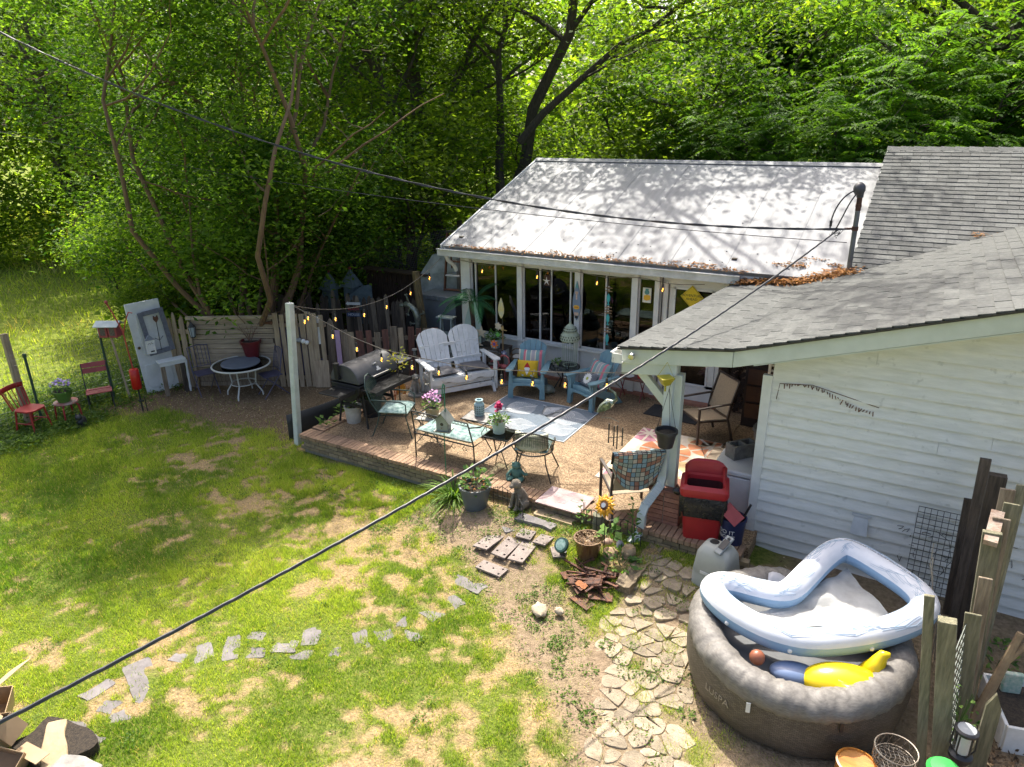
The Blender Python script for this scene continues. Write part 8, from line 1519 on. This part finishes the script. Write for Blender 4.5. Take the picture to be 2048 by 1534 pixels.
obj('lead_wire', MB().tube(bez((-.05, -.05, 1.24), (-.22, -.12, 1.22), (-.36, -.1, .9), (-.33, -.1, .66), 12), .011, 6).tube(bez((-.04, -.06, 1.2), (-.14, -.1, 1.05), (-.16, -.1, .9), (-.26, -.1, .66), 10), .010, 6).tube([(-.33, -.1, .72), (-.33, -.1, .80)], .02, 6), black_plastic, t)
tg_ = MB()
for k in range(5): tg_.tube([(-.14 - .05 * k, -.05, .68 - .02 * k), (-.2 - .03 * k, -.1, .6 + .05 * RNG.normal()), (-.26, -.1, .66 + .05 * RNG.normal()), (-.18, -.08, .62)], .005, 4)
obj('splice', tg_, black_plastic, t)
def sagline(a, b, s_, n=40, t1=1.0): a, b = Vector(a), Vector(b); return [a.lerp(b, t) - Vector((0, 0, 4 * s_ * t * (1 - t))) for t in np.linspace(0, t1, n)]
def cable(name, label, pts, r, twist=0, m=black_plastic):
    t = thing(name, label, 'cable', pts[0]); o = Vector(pts[0])
    for k in range(max(1, twist)):
        P_ = [p - o + (Vector((0, math.cos(i * .9 + k * 2 * PI / twist), math.sin(i * .9 + k * 2 * PI / twist))) * r * .95 if twist else Vector()) for i, p in enumerate(pts)]; obj('strand', MB().tube(P_, r, 6), m, t)
    return t
cable_m = mat('cable_sheath', (.035, .036, .04, 1), (.05, .05, .055, 1), 9, .35)
cable('service_cable', 'thick twisted overhead cable running from the mast up to the upper left', sagline((-1.12, 11.76, 3.62), (-14.23, 7.15, 6.71), .85, 150, 1.5), .0105, 2, cable_m)
cable('phone_cable', 'thin overhead cable running below the thick one to the left', sagline((-1.1, 11.78, 3.42), (-16.25, 7.73, 5.12), .25, 60, 1.4), .006, 0, cable_m)
cable('drop_cable', 'twisted black cable sagging from the mast across the lawn to the lower left', sagline((-1.25, 11.74, 3.60), (-4.26, 1.17, 1.93), .25, 150, 1.25), .0085, 3, cable_m)
bulb_m = emit('warm_filament', (1, .45, .09, 1), 3.5); bg2 = glass('bulb_glass', (1, .82, .55, 1), 1.0)
sock = MB().lathe([(.012, .03), (.016, .02), (.019, -.03), (.015, -.035), (0, -.035)], 8).mesh('socket', black_plastic); bulb = MB().lathe([(.012, -.035), (.026, -.06), (.03, -.085), (.022, -.11), (0, -.12)], 10).mesh('bulb', bg2); fil = MB().tube([(0, 0, -.045), (.009, 0, -.065), (-.009, 0, -.085), (0, 0, -.105)], .0055, 5).mesh('filament', bulb_m)
def string_lights(label, pts, n, drop=.10, start=.5):
    t = thing('string_lights', label, 'string lights', pts[0]); o = Vector(pts[0]); obj('wire', MB().tube([p - o for p in pts], .006, 5), mat('wire_tan', (.12, .10, .08, 1), (.2, .17, .13, 1), 9, .6), t)
    for k in range(n):
        p = pts[min(len(pts) - 1, int((k + start) / n * (len(pts) - 1)))] - o; s_ = obj('socket', sock, None, t, p - Vector((0, 0, drop))); b_ = obj('bulb', bulb, None, s_); obj('filament', fil, None, s_)
        obj('drop_wire', MB().tube([p, p - Vector((0, 0, drop - .02))], .0035, 4), black_plastic, t)
CAT = [(-8.67, 2.44), (-8.05, 2.27), (-7.5, 2.10), (-6.92, 1.99), (-6.27, 1.96), (-5.63, 1.955), (-4.95, 1.99), (-4.34, 2.06), (-3.68, 2.15), (-2.95, 2.27)]
string_lights('string lights drooping from the white post across to the porch fascia', [Vector((x, 7.82, float(np.interp(x, [c[0] for c in CAT], [c[1] for c in CAT])))) for x in np.linspace(-8.67, -2.95, 60)], 11)
string_lights('string lights running from the white post back to the sunroom corner', sagline((-8.70, 7.80, 2.46), (-8.50, 11.62, 2.62), .42), 6)
string_lights('string lights looping under the sunroom gutter', [Vector((x, 11.86, 2.56 - .05 * math.sin((x + 8.3) * 2.4) ** 2)) for x in np.linspace(-8.3, -3.2, 50)], 4, .06)
# ================================================================== trees
bark_grey = mat('bark_grey', (.085, .07, .05, 1), (.035, .03, .022, 1), 5, .9, bump=.7, stretch=(6, 6, 1.2)); bark_tan = mat('bark_crape', (.20, .125, .07, 1), (.12, .075, .042, 1), 3, .75, bump=.2, stretch=(4, 4, .8))
LM = {'mid': leafmat('leaf_mid', (.026, .066, .010, 1), (.15, .23, .024, 1), .5), 'crape': leafmat('leaf_crape', (.03, .085, .012, 1), (.165, .27, .034, 1), .52), 'light': leafmat('leaf_light', (.036, .085, .010, 1), (.20, .275, .03, 1), .55), 'sumac': leafmat('leaf_sumac', (.04, .105, .014, 1), (.14, .25, .035, 1), .48), 'deep': leafmat('leaf_deep', (.022, .06, .012, 1), (.115, .20, .026, 1), .48)}
def grow(rng, stems, levels=2, kids=(5, 4), curl=.25):
    """stems: list of (base, tip, r0); returns limbs (points, radii) and leaf-bearing points"""
    limbs = []; tips = []
    def branch(a, b, r0, lev):
        n = 7; P_ = []; d = b - a; L_ = d.length; off = Vector(rng.normal(size=3)) * L_ * .08
        for i in range(n + 1): s_ = i / n; P_.append(a.lerp(b, s_) + off * math.sin(PI * s_) + Vector(rng.normal(size=3)) * L_ * .012 * (0 < i < n))
        limbs.append((P_, [r0 * (1 - .72 * i / n) for i in range(n + 1)]))
        if lev == 0: tips.extend([P_[k] for k in (3, 5, 7)]); return
        for k in range(kids[levels - lev]):
            s_ = rng.uniform(.3, 1.0); i = min(n - 1, int(s_ * n)); p = P_[i].lerp(P_[i + 1], s_ * n - i); az = rng.random() * 2 * PI
            dv = (d.normalized() * rng.uniform(.2, .8) + Vector((math.cos(az), math.sin(az), rng.uniform(-.15, .55))) * .85).normalized(); branch(p, p + dv * L_ * rng.uniform(.34, .6) * (1.15 - .4 * s_), r0 * .34, lev - 1)
        tips.append(P_[-1])
    for a, b, r0 in stems: branch(Vector(a), Vector(b), r0, levels)
    return limbs, tips
def crown(tips, n, rc, ls, rng, zmin=.6, flat=.75, wd=.5, frac=.42):
    T_ = np.array([tuple(p) for p in tips]); T_ = T_[T_[:, 2] > zmin]; T_ = T_[rng.random(len(T_)) < frac]; k = rng.integers(0, len(T_), n); tone = rng.random(len(T_))
    C = T_[k] + rng.normal(size=(n, 3)) * np.array([rc, rc, rc * flat]); t = rng.random(n) * 2 * PI
    D = np.stack([np.cos(t), np.sin(t), rng.normal(size=n) * .4 - .25], 1); Nn = np.array([0, 0, 1.]) + rng.normal(size=(n, 3)) * .55
    v, f = leafquads(C, D, Nn, rng.uniform(.65, 1.3, n) * ls, rng.uniform(.65, 1.2, n) * ls * wd); return v, f, np.repeat(np.clip(tone[k] * .95 + rng.random(n) * .4 - .2, 0, 1), 4)
def limb_mesh(limbs, m, rmin=.006):
    mb = MB()
    for P_, r in limbs:
        if r[0] > rmin: mb.tube(P_, [max(q, .004) for q in r], 7 if r[0] > .05 else 4)
    return mb.mesh('trunk', m)
def ivy(limbs, n, rng, zmax=6):
    pts = [p for P_, r in limbs[:1] for p in P_ if p.z < zmax]; C = np.array([tuple(p) for p in pts]); k = rng.integers(0, len(C) - 1, n); s_ = rng.random(n)[:, None]; t = rng.random(n) * 2 * PI; rad = .16
    c = C[k] * (1 - s_) + C[k + 1] * s_ + np.stack([np.cos(t), np.sin(t), 0 * t], 1) * rad * rng.uniform(.8, 1.5, n)[:, None]; D = np.stack([np.cos(t) * .5, np.sin(t) * .5, -.7 + 0 * t], 1) + rng.normal(size=(n, 3)) * .3; Nn = np.stack([np.cos(t), np.sin(t), .3 + 0 * t], 1) + rng.normal(size=(n, 3)) * .3
    return leafquads(c, D, Nn, rng.uniform(.07, .14, n), rng.uniform(.06, .11, n))
TT = {}
def template(key, stems, leaves, rc, ls, lm, bark, kids=(6, 5), zmin=.6, seed=1, ivyn=0, wd=.5, lev=2, ymin=-99, xmax=99):
    rng = np.random.default_rng(seed); limbs, tips = grow(rng, stems, lev, kids); tips = [q for q in tips if q.y > ymin and q.x < xmax]; limbs = [q for q in limbs if q[1][0] > .03 or (q[0][-1].y > ymin - .4 and q[0][-1].x < xmax + .4)]; v, f, c = crown(tips, leaves, rc, ls, rng, zmin, wd=wd, frac=.6 if key == 'crape' else .42)
    iv = None
    if ivyn: a, b = ivy(limbs, ivyn, rng); iv = np_mesh('ivy', a, b, LM['mid'], False, np.repeat(rng.random(len(b)), 4))
    TT[key] = (limb_mesh(limbs, bark), np_mesh('crown', v, f, LM[lm], False, c), iv)
def tree(key, label, loc, rz=0, s_=1.0, group='trees of the surrounding wood', sz=1.0):
    t = thing('tree', label, 'tree', loc, rz, group); t.scale = (s_, s_, s_ * sz); a, b, c = TT[key]; obj('trunk', a, None, t); obj('crown', b, None, t)
    if c: obj('ivy', c, None, t)
    return t
fan = lambda n, r, h, r0, rng, b=.25: [((b * math.cos(2 * PI * i / n), b * math.sin(2 * PI * i / n), 0), (r * math.cos(2 * PI * i / n + rng.normal() * .2) * rng.uniform(.55, 1.1), r * math.sin(2 * PI * i / n + rng.normal() * .2) * rng.uniform(.55, 1.1), h * rng.uniform(.75, 1.1)), r0 * rng.uniform(.7, 1.1)) for i in range(n)]
rg = np.random.default_rng(5)
template('crape', [(a, (b[0] * (1.1 if b[0] < 0 else .8), b[1] * (1 if b[1] > 0 else .55), b[2]), r) for a, b, r in fan(9, 3.0, 8.4, .085, rg) + fan(9, 3.6, 4.4, .05, rg)], 92000, .34, .125, 'crape', bark_tan, (7, 5), 1.95, 3, ymin=-2.0, xmax=2.6)
template('tall', [((0, 0, 0), (.5, .3, 10), .28), ((.1, 0, 3.2), (-2.6, .6, 8.6), .17), ((.1, 0, 4.0), (3.0, -.6, 9.0), .16)], 15000, .46, .18, 'mid', bark_grey, (8, 5), 3.6, 11, 2600)
template('lean', [((0, 0, 0), (4.2, -.4, 11.5), .24), ((.9, 0, 2.9), (.8, 1.2, 9.5), .15), ((1.6, -.1, 4.6), (6.6, .2, 8.2), .12)], 20000, .5, .16, 'light', bark_grey, (8, 5), 4.2, 12)
template('bush', fan(6, 2.1, 5.0, .07, rg), 14000, .38, .17, 'light', bark_grey, (6, 5), .5, 13)
template('round', [((0, 0, 0), (.2, 0, 7), .2), ((0, 0, 1.8), (2.2, .5, 6), .12), ((0, 0, 2.2), (-2.2, -.6, 6), .12)], 17000, .46, .19, 'deep', bark_grey, (8, 5), 1.4, 14)
# pinnate-leaved saplings
def pinnate(key, seed, n_fr, H_):
    rng = np.random.default_rng(seed); limbs, tips = grow(rng, fan(4, 1.5, H_, .06, rng, .15), 1, (9,)); Vs = []; Fs = []; off = 0; Tn = []
    T_ = np.array([tuple(p) for p in tips]); T_ = T_[T_[:, 2] > H_ * .22]
    for i in range(n_fr):
        o = T_[rng.integers(0, len(T_))] + rng.normal(size=3) * .25; a = rng.random() * 2 * PI; L_ = rng.uniform(.55, .85); k = np.arange(1, 12) / 11.; h = np.array([math.cos(a), math.sin(a), 0]); sd = np.array([-h[1], h[0], 0])
        c = o + h * (L_ * k)[:, None] + np.array([0, 0, 1.]) * (.28 * k - .5 * k * k)[:, None] * L_
        for s_ in (-1, 1):
            D = sd * s_ + h * .45 + np.array([0, 0, -.45]) + rng.normal(size=(11, 3)) * .08; v, f = leafquads(c, D, np.tile([0, 0, 1.], (11, 1)) + rng.normal(size=(11, 3)) * .15, .19 * (1 - .35 * np.abs(k - .45) * 2) * rng.uniform(.85, 1.1), np.full(11, .06)); Vs.append(v); Fs.append(f + off); off += len(v)
        Tn.append(np.full(88, np.clip(rng.random() * .8 + .1, 0, 1)))
    TT[key] = (limb_mesh(limbs, bark_grey), np_mesh('crown', np.concatenate(Vs), np.concatenate(Fs), LM['sumac'], False, np.concatenate(Tn)), None)
pinnate('sumac', 21, 750, 5.6); pinnate('sumac2', 22, 650, 4.6)
tree('crape', 'multi-stemmed crape myrtle with tan bark spreading behind the pallet fence', (-12.9, 10.35, 0), 0, 1.0, 'yard trees')
tree('tall', 'tall ivy-clad tree forking behind the left end of the white roof', (-12.7, 17.8, 0), 1.5, 1.05)
tree('lean', 'leaning bare-barked tree rising over the left edge of the white roof', (-12.2, 18.6, 0), .0, 1.0)
tree('tall', 'ivy-clad tree standing deep behind the picket fence', (-16.2, 19.5, 0), 2.2, 1.0)
tree('round', 'dense dark tree behind the middle of the white roof', (-5.6, 24.0, 0), 1.0, 1.1)
tree('round', 'dense dark tree behind the right end of the white roof', (-.6, 25.0, 0), 2.6, 1.25)
tree('tall', 'thick-limbed dark tree in the upper right corner', (2.6, 24.0, 0), 1.7, 1.2)
tree('sumac', 'bright pinnate-leaved sapling behind the right half of the white roof', (-3.0, 20.6, 0), .5, 1.05)
tree('sumac2', 'pinnate-leaved sapling just left of the grey shingle ridge', (-1.2, 20.0, 0), 2.0, 1.15)
tree('sumac2', 'pinnate-leaved sapling behind the middle of the white roof ridge', (-5.4, 21.2, 0), 3.5, 1.1)
tree('sumac', 'tall pinnate-leaved sapling above the service mast', (-.4, 22.2, 0), 4.1, 1.25)
tree('bush', 'pale green bushy tree behind the ladder and plastic-covered rack', (-12.4, 20.6, 0), .3, .95)
tree('bush', 'pale green bushy tree left of the ivy-clad trunks', (-16.0, 16.4, 0), 1.3, 1.0)
tree('bush', 'bushy tree behind the left third of the white roof ridge', (-8.6, 22.4, 0), 2.3, 1.1)
tree('round', 'dark tree shading the meadow left of the crape myrtle', (-21.5, 17.5, 0), .9, 1.0)
tree('tall', 'high-crowned tree at the upper left beyond the wire fence', (-27.5, 16.0, 0), 2.4, 1.0)
tree('bush', 'sunlit bush on the far side of the meadow', (-30.5, 18.5, 0), .2, 1.35)
tree('bush', 'dark bush behind the white door', (-15.6, 10.2, 0), 1.2, .42, sz=.8)
tree('bush', 'thicket bush behind the pallet fence', (-14.6, 11.6, 0), 4.2, .5, sz=.7)
tree('bush', 'small thicket bush behind the picket fence', (-15.2, 13.8, 0), 5.2, .6, sz=.7)
tree('tall', 'tall tree deep in the wood beyond the meadow', (-37.5, 21.0, 0), .8, 1.0)
tree('tall', 'slender tree on the far side of the meadow behind the bush', (-36.0, 21.5, 0), 1.8, 1.1)
tree('bush', 'leafy bush in the far meadow corner at the left edge', (-34.0, 13.5, 0), 3.2, 1.35)
tree('lean', 'leaning wood-edge tree behind the crape myrtle', (-22.0, 20.0, 0), .4, 1.0)
tree('round', 'dark round tree at the wood edge behind the dark timber posts', (-19.5, 24.0, 0), 3.3, 1.1)
tree('round', 'dark tree far right behind the grey shingle ridge', (5.0, 21.5, 0), 4.4, 1.1)
tree('bush', 'leafy shrub behind the bird feeder at the meadow edge', (-18.3, 11.2, 0), .9, .55)
tree('bush', 'leafy bush filling the wood edge left of the crape myrtle', (-26.5, 18.5, 0), 5.0, 1.3)
tree('bush', 'leafy tree hanging over the brown lean-to', (-12.6, 15.3, 0), 2.9, 1.0)
tree('round', 'dark tree right of centre deep in the wood', (-9.0, 28.5, 0), 5.2, 1.2)
# the wood behind, read as one mass of leaves
def wood():
    rng = np.random.default_rng(77); C = []
    for _ in range(2700):
        a = rng.uniform(-1.25, .62); d = rng.uniform(27, 62); x = d * math.sin(a) ; y = d * math.cos(a); 
        if y < 22 and x < -14 and x > -36: continue
        h = rng.random() ** .8 * (4.6 + d * .145)
        if h > 5 and vnoise(a * 7, 3.3, 1, 4) < .25: h *= .7
        C.append((x, y, h + .3))
    C = np.array(C); m = 46; n = len(C) * m; tone = np.repeat(rng.random(len(C)), m); P_ = np.repeat(C, m, 0) + rng.normal(size=(n, 3)) * np.array([.75, .75, .5]); t = rng.random(n) * 2 * PI; D = np.stack([np.cos(t), np.sin(t), rng.normal(size=n) * .4 - .2], 1)
    v, f = leafquads(P_, D, np.array([0, 0, 1.]) + rng.normal(size=(n, 3)) * .55, rng.uniform(.28, .6, n), rng.uniform(.16, .34, n)); tag(obj('woods', np_mesh('woods', v, f, LM['light'], False, np.repeat(np.clip(tone * 1.0 + rng.random(n) * .3 - .15, 0, 1), 4)), None), 'distant mass of woodland foliage behind the house and meadow', 'woods', None, 'stuff')
    C = []
    for _ in range(420):
        x = rng.uniform(-24, 6); y = rng.uniform(15.5, 27)
        if -9.5 < x < 6 and y < 20.5: continue
        C.append((x, y, rng.random() ** 1.5 * 2.2 + .2))
    for _ in range(300): s_ = rng.random(); C.append((-37 + 15.5 * s_ + rng.normal() * .8, 11.5 + 9 * s_ + rng.normal() * .8, rng.random() * 3.2 + .2))
    for _ in range(90): C.append((rng.uniform(-17, -13.8), rng.uniform(10.3, 14.5), rng.random() * 1.6 + .2))
    C = np.array(C); m = 60; n = len(C) * m; P_ = np.repeat(C, m, 0) + rng.normal(size=(n, 3)) * np.array([.5, .5, .4]); t = rng.random(n) * 2 * PI; D = np.stack([np.cos(t), np.sin(t), rng.normal(size=n) * .4 - .2], 1); P_[:, 2] = np.maximum(P_[:, 2], .03)
    v, f = leafquads(P_, D, np.array([0, 0, 1.]) + rng.normal(size=(n, 3)) * .5, rng.uniform(.12, .26, n), rng.uniform(.08, .16, n)); tag(obj('undergrowth', np_mesh('undergrowth', v, f, LM['light'], False, np.repeat(rng.random(n), 4)), None), 'leafy undergrowth at the edge of the wood', 'undergrowth', None, 'stuff')
wood()
